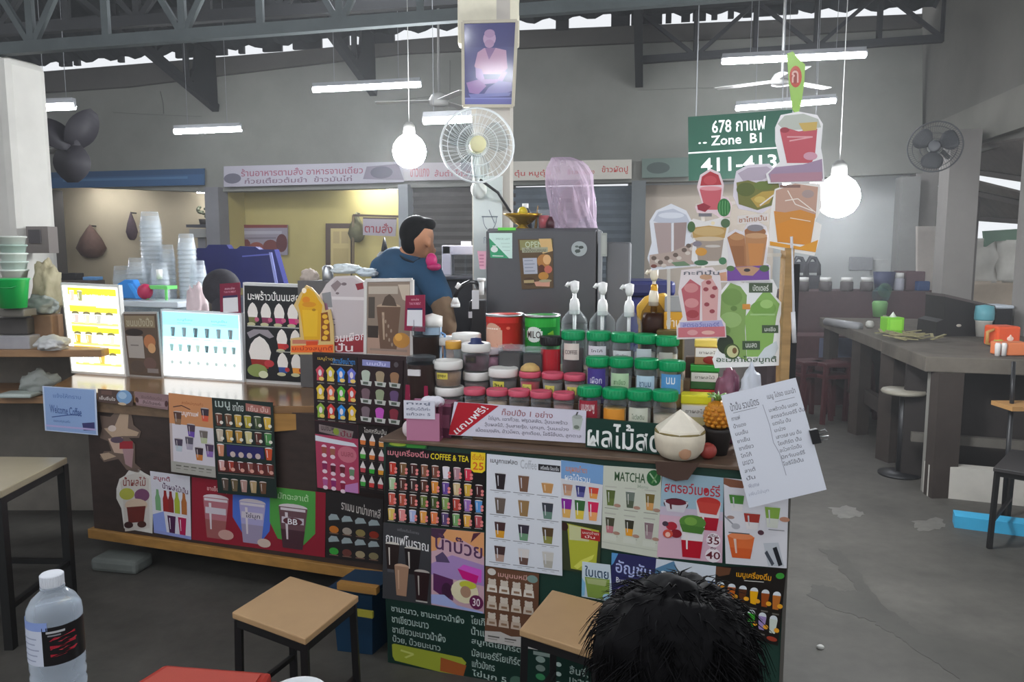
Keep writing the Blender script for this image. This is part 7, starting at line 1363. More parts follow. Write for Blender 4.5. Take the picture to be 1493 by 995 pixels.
# fluorescent lamps
TUBE = mat('f4f8ff', .3, kind='lamp', e=TUBE_E); BAT = mat('8f9194', .5)
def lamp(x0, y0, x1, y1, d, label, bat=False, hang=1.2, r=.016, pl=None):
    a = aty(x0, y0, d) if pl is None else BW.hit(x0, y0, pl); b = aty(x1, y1, d-(x1-x0)*d/FPX*.17) if pl is None else BW.hit(x1, y1, pl)
    o = (a+b)/2; t = thing('fluorescent_lamp', label, 'lamp', o, group=None); mb = MB(); mb.cyl(a, b, r, TUBE, 12); mb.build('tube', t, o)
    mb = MB(); mb.bar(a+Vector((0, 0, .045)), b+Vector((0, 0, .045)), .05, .04, BAT)
    for p in (a, b): mb.box(p+Vector((0, 0, .015)), (.02, .03, .05), BAT)
    mb.build('batten', t, o)
    if hang:
        mb = MB()
        for f_ in (.2, .8): p = a.lerp(b, f_)+Vector((0, 0, .05)); mb.cyl(p, p+Vector((0, 0, hang)), .0025, BAT, 6)
        mb.build('hanger', t, o)
lamp(457, 131, 613, 123, 8.3, 'fluorescent lamp hanging left of the monk picture', r=.028); lamp(255, 192, 351, 188, 9.0, 'fluorescent lamp above the blue stall fascia', r=.03, hang=1.6); lamp(55, 157, 108, 155, 6.5, 'fluorescent lamp beside the white column', r=.028, hang=1.5)
lamp(1053, 90, 1262, 80, 7.2, 'fluorescent lamp in a grey batten behind the lime green pennant', r=.026, hang=1.3); lamp(1073, 158, 1218, 147, 8.2, 'fluorescent lamp just above the green zone sign', r=.026, hang=1.8); lamp(618, 177, 690, 174, 6.0, 'fluorescent lamp passing behind the pole fan', r=.024, hang=1.6)
lamp(1128, 270, 1200, 266, 8.6, 'fluorescent lamp behind the orange mango cut-out', r=.026, hang=2.3)
lamp(511, 275, 579, 274, 0, 'fluorescent lamp inside the yellow stall', hang=.12, r=.02, pl=-.35); lamp(288, 279, 309, 279, 0, 'small lamp at the right end of the blue fascia', hang=.1, r=.03, pl=-.3)
lamp(-30, 208, 5, 207, 7, 'fluorescent lamp cut by the left picture edge', r=.026, hang=1.5)
for tl in [o for o in bpy.data.objects if o.name.startswith('fluorescent_lamp')]: pass
for k, (x, y, z) in enumerate(((-2.6, 1.6, 3.3), (-.3, 1.0, 3.3), (2.0, 1.4, 3.3), (-2.4, -1.6, 3.3), (-3.4, .3, 3.3), (-1.4, 2.2, 3.4), (.6, -2.0, 3.3), (-4.6, 4.6, 3.4), (-5.2, 7.4, 3.3), (-.9, 5.4, 3.6), (4.2, 4.0, 3.3))):  # unseen tubes added overhead as fill light for counters, floor and hall
    a = Vector((x-.6, y+.1, z)); b = Vector((x+.6, y-.1, z)); o = (a+b)/2; t = thing('fluorescent_lamp', '', 'lamp', o, group='added fill lamps outside the picture'); t['label'] = 'added fluorescent fill lamp under the hall roof, unseen outside the picture'
    mb = MB(); mb.cyl(a, b, .02, TUBE, 12); mb.build('tube', t, o); mb = MB(); mb.bar(a+Vector((0, 0, .05)), b+Vector((0, 0, .05)), .03, .03, BAT); mb.build('batten', t, o)
    mb = MB(); mb.cyl(o+Vector((0, 0, .05)), o+Vector((0, 0, 2.3)), .003, BAT, 6); mb.build('hanger', t, o)
# bare bulbs
BM = mat('fbfdff', .3, kind='bulb', e=60)
def bulb(x, y, d, rpx, label, top):
    g = aty(x, y, d); r = rpx/FPX*d; t = thing('bulb', label, 'bulb', g); mb = MB(); mb.lathe([(1e-5, -r), (r*.38, -r*.92), (r*.71, -r*.71), (r*.92, -r*.38), (r, 0), (r*.92, r*.38), (r*.71, r*.71), (r*.4, r*.95)], BM, seg=28); mb.build('glass', t)
    mb = MB(); mb.lathe([(r*.36, r*.95), (r*.34, r*1.5), (r*.16, r*1.7)], mat('8f8f8c', .5)); mb.cyl((0, 0, r*1.65), (0, 0, top-g.z), .0022, mat('bdbdba', .5), 6); mb.build('socket', t)
    ld = bpy.data.lights.new('bulb_light', 'POINT'); ld.energy = BULB_W; ld.color = (.93, .97, 1); ld.shadow_soft_size = r*1.05; lo = bpy.data.objects.new('bulb_light', ld); COL.objects.link(lo); lo.parent = t; lo.location = (0, -r*1.4, -r*1.4)
bulb(597, 221, 4.9, 24, 'bare white bulb hanging left of the pole fan', 3.6); bulb(1222, 287, 3.9, 30, 'bare white bulb hanging right of the drink cut-outs', 3.4)
# green zone sign hanging from the truss
GS = Plane(aty(1075, 215, 4.9), 9.0)
def d_zone(A):
    A.text('678 กาแฟ', .23, .07, .74, .28, 'e8eeea'); A.text('Zone  B1', .22, .32, .7, .47, 'f0f4f2'); A.rect(0, .555, 1, .575, 'e4eae6'); A.text('411-413', .12, .66, .84, .88, 'f2f6f4'); A.ell(.11, .42, .012, .014, 'e0e8e4'); A.ell(.16, .42, .02, .014, 'e0e8e4')
board('zone_sign', 'green hanging sign lettered 678, Zone B1 and 411-413', 'sign', GS, [(1003, 171), (1156, 160), (1157, 256), (1004, 264)], '0f4030', d_zone, off=0, t=.012)
zs = [o for o in bpy.data.objects if o.name == 'zone_sign'][0]
for x in (1015, 1140): p = GS.hit(x, 168, -.002); mb = MB(); mb.cyl(p-Vector((0, 0, .03)), p+Vector((0, 0, .95)), .0035, BAT, 6); mb.build('hanger', zs, zs.location)

# ================================================================ BACK STALLS
def fascia(x0, x1, yt0, yt1, yb0, yb1, bgc, draw, label, name='stall_sign', off=.06):
    return board(name, label, 'sign', BW, [(x0, yt0), (x1, yt1), (x1, yb1), (x0, yb0)], bgc, draw, off=off, t=.03)
fascia(72, 299, 252, 246, 275, 270, '33567c', lambda A: (A.rect(0, .0, 1, .35, '2c4a6c'), A.rect(.1, .45, .9, .6, '4a6e92')), 'blue rolled awning over the cream stall at the left')
def d_f2(A):
    A.text('ร้านอาหารตามสั่ง อาหารจานเดียว', .1, .15, .78, .52, '8a4a5c'); A.text('ก๋วยเตี๋ยวต้มยำ  ข้าวมันไก่', .12, .6, .72, .88, '6a5060'); A.ell(.05, .6, .05, .25, '5c5a66'); A.poly([(.8, .2), (.97, .1), (1, .9), (.78, .8)], '77707c'); A.ell(.88, .5, .06, .3, '5a5664')
fascia(328, 590, 243, 236, 273, 266, 'a09ca6', d_f2, 'long greyish stall sign with dull red Thai lettering over the yellow stall')
fascia(588, 700, 238, 237, 264, 262, 'a8a0a4', lambda A: (A.text('ข้าวแกง', .1, .1, .35, .8, 'a86468'), A.text('ส้มตำ ไก่ย่าง', .42, .4, .95, .8, '9a5058')), 'pale stall sign with pink lettering behind the pole fan')
fascia(744, 921, 236, 233, 264, 261, 'b8b3a8', lambda A: (A.text('ตุ๋น หมูตุ๋น', .04, .45, .34, .85, 'a8322c'), A.text('ข้าวหมูแดง', .48, .45, .7, .8, '9a3a34'), A.text('ข้าวผัดปู', .76, .3, .97, .75, 'a8322c')), 'cream stall sign with red Thai lettering right of the middle pole')
fascia(936, 1004, 232, 230, 260, 258, '5a6a62', lambda A: A.ell(.35, .5, .25, .3, '3a4642'), 'grey green stall sign with dark mark over the peach stall')
# inside yellow stall
def inb(name, label, cat, c, bgc, draw, off=-.58): board(name, label, cat, BW, c, bgc, draw, off=off, t=.02)
inb('menu_poster', 'greyish poster with dark red pictures on the yellow stall wall', 'poster', [(338, 328), (420, 328), (420, 372), (338, 375)], '8f8894', lambda A: (A.rect(0, 0, 1, .1, '7a3a38'), A.rect(.1, .2, .9, .3, 'a4a0ac'), A.ell(.2, .65, .15, .25, '6a3434'), A.ell(.45, .75, .14, .2, '8a4a40'), A.ell(.7, .7, .13, .22, '6f3a38'), A.ell(.9, .6, .1, .3, '5a2c30'), A.rect(.1, .4, .8, .46, '77707c')))
inb('order_sign', 'hanging sign with red Thai letters in the yellow stall', 'sign', [(530, 317), (579, 318), (577, 345), (530, 343)], '9c949c', lambda A: (A.text('ตามสั่ง', .05, .3, .9, .85, '8a2434'), A.rect(0, 0, 1, .08, '4a3a38')), off=-.4)
mb = MB(); mb.bar(BW.hit(515, 314, -.42), BW.hit(582, 316, -.42), .03, .03, mat('4a3a30', .6)); mb.bar(BW.hit(515, 314, -.42), BW.hit(515, 390, -.42), .03, .03, mat('6a5a40', .6))
tag(mb.build('sign_bracket', loc=BW.hit(515, 390, -.42)), 'dark frame carrying the red lettered sign in the yellow stall', 'frame')
# potted hanging plants / bags
for x, y, rx, rz, col, lb in ((520, 335, 13, 18, '5c5a40', 'hanging dark bundle left of the red lettered sign'), (133, 356, 20, 20, '5c453c', 'brown hanging cloth bag on the cream wall'), (192, 333, 8, 17, '54444a', 'dark hanging pan on the cream wall behind the cup stack')):
    p = BW.hit(x, y, -.5); k = p.y/FPX; mb = MB(); random.seed(x)
    mb.lathe([(.004, rz*k*1.4), (rx*k*.25, rz*k*1.1), (rx*k*.7, rz*k*.4), (rx*k, -rz*k*.3), (rx*k*.7, -rz*k*.8), (rx*k*.35, -rz*k)], mat(col, .8, nz=.25, sc=12), loc=p, seg=12); mb.cyl(p+Vector((0, 0, rz*k*1.3)), p+Vector((0, 0, rz*k*1.3))-BW.n*.12, .012, BLACK, 6)
    tag(mb.build('hanging_bag', loc=p-Vector((0, 0, rz*k))), lb, 'bag')
# shelf with little plant on the cream stall pillar
p = BW.hit(296, 330, -.3); k = p.y/FPX; mb = MB(); mb.box(p, (34*k, .3, .04), mat('4a4a50', .5), BW.ang); mb.box(p-Vector((0, 0, .1)), (26*k, .28, .12), mat('9a9a96', .5), BW.ang)
mb.box(p-Vector((.0, 0, .7)), (.12, .1, 1.3), mat('85858a', .5), BW.ang); tag(mb.build('wall_shelf', loc=p), 'small dark shelf on a post at the right end of the cream stall', 'shelf')
t = thing('pot_plant', 'tiny dark potted plant on the small shelf of the cream stall', 'plant', p+Vector((0, 0, .02))); mb = MB(); mb.lathe([(.04, 0), (.055, .08)], mat('3a3230', .6)); mb.build('pot', t); mb = MB(); random.seed(2)
for i in range(14): a = random.uniform(0, 6.28); mb.ell((.06*cos(a), .04*sin(a), .11+.015*i*.7), (.03, .03, .02), mat('4c5038', .7), 6, 4)
mb.build('foliage', t)
# counters and clutter inside the stalls
for x0, x1, z, dd, col, lb in ((95, 315, .95, .15, '6c635a', 'brown serving counter of the cream stall'), (330, 585, .98, .15, '55596a', 'grey blue serving counter of the yellow stall'), (945, 1125, .9, -.1, '77706a', 'grey serving counter of the peach stall')):
    a, b = ux(x0, dd), ux(x1, dd); mb = MB(); c_ = BW.uv((a+b)/2, z/2, dd); mb.box(c_, (abs(b-a), .5, z), mat(col, .6, nz=.15, sc=4), BW.ang); tag(mb.build('stall_counter', loc=Vector((c_.x, c_.y, 0))), lb, 'counter')
def clutter(x, y, w, h, dd, col, name, label, cat, zb=None, kind='box', top=None):
    p = BW.hit(x, y+h/2, dd); k = p.y/FPX; z0 = p.z if zb is None else zb; H_ = h*k; t = Vector((p.x, p.y, z0)); mb = MB(); mt = mat(col, .6, nz=.12, sc=9)
    if kind == 'box': mb.box(t+Vector((0, 0, H_/2)), (w*k, w*k*.7, H_), mt, BW.ang)
    elif kind == 'pot': mb.lathe([(w*k*.4, 0), (w*k*.5, H_*.3), (w*k*.5, H_*.8), (w*k*.35, H_)], mt, loc=t, seg=16)
    elif kind == 'ball': mb.ell(t+Vector((0, 0, H_/2)), (w*k/2, w*k/2.5, H_/2), mt)
    if top: mb.lathe([(w*k*.42, H_), (w*k*.42, H_*1.15), (1e-5, H_*1.15)], mat(top, .5), loc=t, seg=14)
    return tag(mb.build(name, loc=t, bevel=.01 if kind == 'box' else 0), label, cat)
clutter(458, 382, 17, 26, .15, '2c2f5c', 'helmet', 'dark blue round helmet on the yellow stall counter', 'helmet', .98, 'ball')
clutter(120, 395, 48, 24, .15, '5b5048', 'crate', 'brown crate on the cream stall counter', 'crate', .95)
clutter(106, 397, 24, 10, .15, '2e2b2c', 'tray', 'black tray just above the yellow menu box', 'tray', .95+24*BW.hit(120, 407, .15).y/FPX)
clutter(134, 381, 22, 5, .15, '6aa0d8', 'tub', 'small light blue tub under the brown hanging bag', 'tub', .95+24*BW.hit(120, 407, .15).y/FPX)
clutter(432, 388, 22, 18, .15, '5a5e78', 'box', 'slate blue box on the yellow stall counter', 'box', .98)
# left edge: column front clutter, stack of white tubs, green bucket, wood shelf
p = aty(20, 407, 4.2); t = thing('bucket', 'bright green plastic bucket at the left edge', 'bucket', aty(20, 449, 4.2)); k = 4.2/FPX; mb = MB(); mb.lathe([(1e-5, 0), (17*k, 0), (22*k, 40*k), (23.5*k, 41*k), (23.5*k, 43*k), (21*k, 43*k)], mat('0fae52', .35)); mb.build('body', t); mb = MB(); mb.tube([(-21*k, 0, 38*k), (-12*k, -20*k, 30*k), (12*k, -20*k, 30*k), (21*k, 0, 38*k)], .004, mat('0c8a42', .4)); mb.build('handle', t); GB = t.location.copy()
p = aty(22, 405, 4.45); k = 4.45/FPX; 
for i in range(5):
    mb = MB(); z = i*12*k; b = aty(22, 405, 4.45)+Vector((0, 0, z)); mb.lathe([(15*k, 0), (17*k, 9*k), (18.5*k, 9.5*k), (18.5*k, 11.8*k), (1e-5, 11.8*k)], mat(['d4dcd4', 'b9c8c0', 'd4dcd4', 'a4b8ae', 'c8ccc4'][i], .5), loc=b, seg=22); tag(mb.build('food_tub', loc=b), '%s white food tub of the stack behind the green bucket' % ['lowest', 'second lowest', 'middle', 'second highest', 'topmost'][i], 'tub', 'stacked white food tubs')
sh0 = aty(60, 572, 4.3)
t = thing('shelf_unit', 'low wooden shelf unit with two boards at the left edge', 'shelf', Vector((sh0.x, sh0.y+.2, 0))); L = t.location
for yy, dp in ((510, .45), (578, .5)):
    a = aty(-120, yy-2, 4.25); b = aty(140 if yy < 520 else 100, yy+3, 4.15); mb = MB(); c_ = (a+b)/2; mb.box(c_+Vector((0, dp/2, -.02)), (b.x-a.x, dp, .04), mat('9a7654', .5, kind='wood', sc=2)); mb.build('shelf_board', t, L, bevel=.004)
zA = aty(60, 511, 4.2).z
for x in (-110, 95): mb = MB(); a = aty(x, 520, 4.3); mb.box((a.x, a.y+.3, (zA-.04)/2), (.05, .05, zA-.04), mat('3c322c', .6)); mb.build('leg', t, L)
mb = MB(); a = aty(30, 450, 4.75); mb.box((sh0.x-.25, 4.66, .52), (.9, .04, 1.04), mat('6f6a62', .8, nz=.2)); mb.build('back_panel', t, L)
def onshelf(x, yt, yb, w, d, col, name, label, cat, kind='box', rough=.6):
    b = aty(x, yb, d); k = d/FPX; h = (yb-yt)*k; mb = MB(); mt = mat(col, rough, nz=.15, sc=10)
    if kind == 'box': mb.box(b+Vector((0, 0, h/2)), (w*k, .12, h), mt)
    else: crumple(mb, b+Vector((0, 0, h*.42)), (w*k/2, .08, h*.54), mt, .3, 1.3, x)
    return tag(mb.build(name, loc=b, bevel=.008 if kind == 'box' else 0), label, cat)
onshelf(30, 488, 509, 48, 4.3, '9a989c', 'box', 'grey white box on the top board of the left shelf', 'box')
onshelf(28, 462, 487, 46, 4.34, '45413f', 'box', 'dark box lying on the grey white box of the left shelf', 'box')
onshelf(72, 458, 509, 30, 4.4, '7c5f45', 'box', 'brown carton next to the dark box on the left shelf', 'carton')
onshelf(72, 380, 457, 34, 4.5, 'a39a7c', 'bag', 'tall beige plastic sack above the brown carton', 'bag', 'ell')
onshelf(62, 430, 457, 40, 4.42, '8e948e', 'bag', 'grey crumpled bag right of the green bucket', 'bag', 'ell')
onshelf(78, 505-16, 510, 40, 4.22, 'c4c4c4', 'bag', 'white flat plastic bag on the top board of the left shelf', 'bag', 'ell')
onshelf(58, 540, 574, 52, 4.3, '8d918c', 'bag', 'grey plastic bag on the lower board of the left shelf', 'bag', 'ell')
onshelf(30, 572, 578, 50, 4.2, 'b4beb8', 'sheet', 'pale plastic sheet on the lower board of the left shelf', 'sheet')
onshelf(20, 450, 461, 50, 4.25, '67635c', 'tray', 'grey tray carrying the green bucket', 'tray')
mb = MB(); b = aty(62, 350, 4.75); mb.box(b, (.13, .1, .16), mat('77706c', .6)); mb.box(b+Vector((-.01, -.055, .02)), (.07, .02, .08), mat('4a4648', .6)); tag(mb.build('meter_box', loc=b), 'grey switch box on the white column at the left', 'box')

# ================================================================ RIGHT SIDE: CONCRETE COUNTERS
CD = concrete('45403b', .2, 3); CT_ = concrete('5e5850', .3, 4); CP = concrete('77756f', .12, 4)
zc = .92; A0 = onz(1350, 520, zc); B0 = onz(1195, 463, zc); C0 = onz(1315, 466, zc); D0 = onz(1960, 540, zc); E0 = onz(1430, 487, zc)
def flat(p, z): return Vector((p.x, p.y, z))
t = thing('concrete_counter', 'long grey concrete counter running away on the right with dark open front', 'counter', flat((A0+B0)/2, 0)); L = t.location
side = (A0-B0).normalized(); inw = Vector((-side.y, side.x, 0)); inw = inw if inw.x > 0 else -inw
A1 = A0-side*.92; mb = MB(); mb.slab([A1, B0, B0+inw*.95, A1+inw*.95], (0, 0, -1), .09, CT_); mb.build('counter_top', t, L, fixn=True, bevel=.006)
ln = (A0-B0).length
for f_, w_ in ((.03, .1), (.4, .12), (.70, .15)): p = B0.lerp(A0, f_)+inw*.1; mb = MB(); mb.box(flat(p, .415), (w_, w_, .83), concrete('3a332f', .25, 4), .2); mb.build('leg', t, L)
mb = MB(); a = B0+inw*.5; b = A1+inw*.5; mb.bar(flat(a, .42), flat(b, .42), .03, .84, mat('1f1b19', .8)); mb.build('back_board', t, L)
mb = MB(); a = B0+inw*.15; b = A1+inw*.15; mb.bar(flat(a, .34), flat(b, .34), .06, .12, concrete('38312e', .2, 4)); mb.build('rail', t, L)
t = thing('concrete_counter', 'front concrete counter at the right edge with white kerb under it', 'counter', flat((A0+D0)/2, 0)); L = t.location
mb = MB(); mb.slab([A0, D0, D0-side*1.9, A0-side*1.9+inw*.96, A0-side*.915+inw*.96, A0-side*.915], (0, 0, -1), .1, CT_); mb.build('counter_top', t, L, fixn=True, bevel=.006)
p = onz(1357, 722, 0); mb = MB(); mb.box((p.x+.03, p.y+.06, .41), (.085, .085, .82), CP, .05); mb.build('leg', t, L)
q0 = onz(1352, 724, 0); q1 = onz(1640, 754, 0); mb = MB(); mb.slab([flat(q0, 0), flat(q1, 0), flat(q1, .21), flat(q0, .21)], (.2, 1, 0), .1, concrete('aeaaa2', .14, 4)); mb.build('white_kerb', t, L, fixn=True)
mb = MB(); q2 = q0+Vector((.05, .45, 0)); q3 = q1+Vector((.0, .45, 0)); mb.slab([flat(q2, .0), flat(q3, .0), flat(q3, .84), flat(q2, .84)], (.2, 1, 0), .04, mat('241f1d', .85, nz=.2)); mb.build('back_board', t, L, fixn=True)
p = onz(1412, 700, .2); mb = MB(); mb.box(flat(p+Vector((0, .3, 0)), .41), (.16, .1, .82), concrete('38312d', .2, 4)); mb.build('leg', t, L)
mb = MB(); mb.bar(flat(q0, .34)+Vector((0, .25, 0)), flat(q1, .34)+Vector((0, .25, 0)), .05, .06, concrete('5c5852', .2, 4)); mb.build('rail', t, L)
# blue plank and dark stool at the right edge
q0 = onz(1390, 765, 0); q1 = onz(1600, 792, 0); mb = MB(); mb.bar(q0+Vector((0, 0, .035)), q1+Vector((0, 0, .035)), .12, .07, mat('3a9cc4', .5, nz=.1)); tag(mb.build('plank', loc=(q0+q1)/2), 'bright blue plank lying on the floor in front of the white kerb', 'plank')
ss = [onz(1448, 682, .45), onz(1475, 655, .45), onz(1575, 668, .45), onz(1560, 700, .45)]; stool('stool', 'black metal framed stool at the right edge before the white kerb', ss, top='2c2a2a', leg='151515')
mb = MB(); a = onz(1478, 595, .6); b_ = aty(1470, 592, 4.5); mb.box(b_+Vector((.06, 0, 0)), (.2, .2, .025), mat('a07848', .5)); mb.cyl(b_+Vector((.02, 0, 0)), aty(1478, 528, 4.6), .012, BLACK, 8); mb.cyl(b_+Vector((.02, 0, 0)), Vector((b_.x+.02, 4.5, 0)), .014, BLACK, 8); tag(mb.build('stool', loc=Vector((b_.x, 4.5, 0))), 'tan seated stool on a thin black post cut by the right edge', 'stool')
mb = MB(); mb.cyl(onz(1443, 614, .35), onz(1470, 637, .3), .014, mat('9a9a96', .5)); o = mb.build('stick', loc=onz(1470, 637, .3)); tag(o, 'pale stick leaning inside the dark front of the right counter', 'stick')
def onc(x, yb, z=zc+.004): return onz(x, yb, z)
def cbox(x, yb, w, h, dep, col, name, label, cat, rz=0, rough=.5, zb=None):
    b = onc(x, yb); k = b.y/FPX; mb = MB(); mb.box(b+Vector((0, dep/2, h*k/2)), (w*k, dep, h*k), mat(col, rough, nz=.08), rz); return tag(mb.build(name, loc=b, bevel=.008), label, cat)
# lime napkin box
b = onc(1305, 487); k = b.y/FPX; t = thing('napkin_holder', 'lime green napkin box on the long concrete counter', 'box', b); mb = MB(); mb.box((0, .06, 12*k), (25*k, .13, 24*k), mat('7cc82c', .35)); mb.build('body', t, bevel=.008); mb = MB(); mb.lathe([(6*k, 0), (1e-5, 9*k)], mat('e4e8e0', .7), loc=(0, .05, 23*k), seg=8); mb.build('tissue', t); mb = MB(); mb.box((0, -.008, 13*k), (17*k, .004, 16*k), mat('8ed83c', .4)); mb.build('front_panel', t)
for x, y, w, h, col, lb in ((1268, 478, 12, 10, 'b4b4ac', 'small grey bowl on the long concrete counter'), (1289, 482, 9, 22, '9a8c84', 'small spice shaker left of the lime napkin box')):
    b = onc(x, y); k = b.y/FPX; mb = MB(); mb.lathe([(w*k*.35, 0), (w*k*.5, h*k*.3), (w*k*.45, h*k*.8), (w*k*.3, h*k), (1e-5, h*k)], mat(col, .5), loc=b, seg=16); tag(mb.build('shaker' if h > 12 else 'bowl', loc=b), lb, 'shaker' if h > 12 else 'bowl')
b = onc(1219, 474); mb = MB(); mb.cyl(b+Vector((-.05, .1, .02)), b+Vector((.06, -.35, .02)), .035, mat('8a8a8c', .35)); tag(mb.build('rolled_sheet', loc=b), 'grey roll lying on the far corner of the long concrete counter', 'roll')
b = onc(1345, 500); mb = MB(); random.seed(8)
for i in range(26): a = random.uniform(0, 3.14); p = b+Vector((random.uniform(-.2, .15), random.uniform(0, .5), .012+.03*random.random())); mb.bar(p, p+Vector((.16*cos(a), .16*sin(a), .01)), .02, .006, mat('8c8560', .7))
tag(mb.build('straw_heap', loc=b), 'heap of dry yellowish strips at the counter corner on the right', 'straw', kind='stuff')
# black boxy case with sloping top, appliance behind, jug and orange boxes
b = onc(1405, 490); k = b.y/FPX; t = thing('dark_case', 'big dark brown sloping case on the right concrete counter', 'case', b); pts = [(1363, 492), (1366, 470), (1376, 466), (1378, 430), (1450, 447), (1454, 455), (1432, 492)]; y_ = b.y
P_ = [aty(x, y, y_) for x, y in pts]; mb = MB(); mb.slab(P_, (.1, 1, 0), .35, mat('130f0d', .6, nz=.15)); mb.build('body', t, b, fixn=True); mb = MB(); mb.slab([aty(x, y, y_-.005) for x, y in ((1378, 429), (1451, 446), (1452, 450), (1378, 433))], (.1, 1, 0), .36, mat('4c4442', .5)); mb.build('lid', t, b, fixn=True); mb = MB(); mb.ell(aty(1398, 475, y_-.008), (.02, .008, .012), mat('b4aca0', .4)); mb.build('clasp', t, b)
b = onc(1433, 491); k = b.y/FPX; t = thing('jug', 'white plastic jug with teal band between the dark case and the orange box', 'jug', b); mb = MB(); mb.lathe([(9*k, 0), (11*k, 22*k), (12*k, 24*k)], mat('a9a69e', .5)); mb.build('body', t); mb = MB(); mb.lathe([(12*k, 24*k), (13*k, 26*k), (13*k, 34*k), (12*k, 45*k), (1e-5, 47*k)], mat('5c9aa4', .5)); mb.build('lid', t)
b = onc(1464, 488); k = b.y/FPX; mb = MB(); mb.box(b+Vector((0, .12, 19*k)), (26*k, .2, 38*k), mat('2b2a2c', .5)); mb.box(b+Vector((0, .12, 40*k)), (28*k, .22, 5*k), mat('c4ccd4', .5)); tag(mb.build('appliance', loc=b, bevel=.01), 'black appliance with pale top behind the orange box', 'appliance')
b = onc(1470, 506); k = b.y/FPX; t = thing('napkin_holder', 'bright orange box with white mark at the right edge', 'box', b); mb = MB(); mb.box((0, .08, 15*k), (35*k, .16, 30*k), mat('e0562a', .35)); mb.build('body', t, bevel=.015); mb = MB(); mb.ell((2*k, -.001, 12*k), (5*k, .003, 3.5*k), ink('f4d0c0')); mb.ell((2*k, -.002, 14*k), (2*k, .003, 4*k), ink('f4d0c0')); mb.build('print', t)
mb = MB(); b = onc(1453, 505); mb.tube([b+Vector((-.02, 0, .12)), b+Vector((-.07, 0, .1)), b+Vector((-.07, 0, .02)), b+Vector((-.03, 0, .01))], .012, mat('b88a4a', .5)); mb.ell(b+Vector((-.0, -.02, .03)), (.035, .03, .03), mat('a8a83c', .5)); tag(mb.build('handle_mug', loc=b), 'small yellowish handled cup left of the orange box', 'cup')
cbox(1481, 519, 44, 19, .12, 'd8794a', 'box', 'flat pale orange box at the right edge in front of the bright orange one', 'box')
for k_, x in enumerate((1454, 1463)): b = onc(x, 519); k = b.y/FPX; mb = MB(); mb.lathe([(3.5*k, 0), (4*k, 16*k), (3*k, 19*k), (1e-5, 19*k)], mat('d0ccc8', .4), loc=b, seg=14); tag(mb.build('bottle', loc=b), '%s small white bottle beside the flat pale orange box' % ('left' if k_ == 0 else 'right'), 'bottle')

# ---------------------------------------------------------------- behind: tables, stools and jars in the far right of the hall
def fb(x, yb, w, h, d, col, name, label, cat, kind='box', dep=.3, group=None, rough=.6):
    b = aty(x, yb, d); k = d/FPX; mb = MB(); mt = mat(col, rough, nz=.12, sc=8)
    if 1165 < x < 1355 and yb > 420 and d > 8: b.z = z9
    if kind == 'box': mb.box(b+Vector((0, dep/2, h*k/2)), (w*k, dep, h*k), mt)
    elif kind == 'jar':
        mb.lathe([(w*k*.45, 0), (w*k*.5, h*k*.1), (w*k*.5, h*k*.65), (w*k*.4, h*k*.72)], mt, loc=b, seg=14); mb.lathe([(w*k*.44, h*k*.7), (w*k*.44, h*k), (1e-5, h*k)], mat('c8c8c4', .5), loc=b, seg=14)
    elif kind == 'pail': mb.lathe([(w*k*.4, 0), (w*k*.5, h*k), (w*k*.44, h*k)], mt, loc=b, seg=16)
    return tag(mb.build(name, loc=b, bevel=.012 if kind == 'box' else 0), label, cat, group)
# long serving table with red cloth-like stacks
z9 = aty(1220, 425, 8.6).z; mb = MB(); c_ = aty(1225, 425, 8.6); mb.box((c_.x+.2, c_.y+.28, z9/2), (1.95, .54, z9), mat('4f3c3e', .7, nz=.2, sc=5)); tag(mb.build('serving_table', loc=(c_.x, c_.y+.3, 0)), 'dark reddish serving table at the far right of the hall', 'table')
mb = MB(); cc_ = aty(1215, 500, 8.1); mb.box((cc_.x, cc_.y, .36), (1.1, .36, .72), mat('4c3234', .7, nz=.25, sc=6)); tag(mb.build('serving_table', loc=(cc_.x, cc_.y, 0)), 'lower maroon table in front of the jar table at the far right', 'table')
mb = MB(); mb.box((cc_.x-.02, cc_.y-.186, .6), (.4, .012, .2), mat('5b6076', .8, nz=.15)); tag(mb.build('cloth', loc=(cc_.x-.02, cc_.y-.186, .5)), 'grey blue cloth hanging on the lower maroon table', 'cloth')
for k, x in enumerate((1170, 1203, 1234, 1263)): fb(x, 426, 18, 20, 8.65, '4a4444', 'jar', '%s dark jar with white lid from the left on the far serving table' % nm[k], 'jar', 'jar', group='white lidded jars on the far table')
fb(1288, 425, 30, 27, 8.8, '343a58', 'pail', 'dark blue pail on the far serving table', 'pail', 'pail'); fb(1310, 424, 14, 26, 8.75, '9a9aa4', 'canister', 'pale grey canister between blue pail and brown sack', 'canister', 'jar'); fb(1334, 428, 28, 28, 8.75, '5a4348', 'sack', 'brown upright sack by the right column', 'sack'); fb(1346, 441, 18, 14, 8.68, '24406c', 'crate', 'blue crate at the foot of the right column', 'crate')
fb(1256, 395, 34, 20, 9.3, '8a8c8e', 'board', 'grey board leaning on the far grey wall', 'board', dep=.05); fb(1290, 402, 40, 24, 9.35, 'b4b6b4', 'board', 'pale board leaning on the far grey wall by the pillar', 'board', dep=.05)
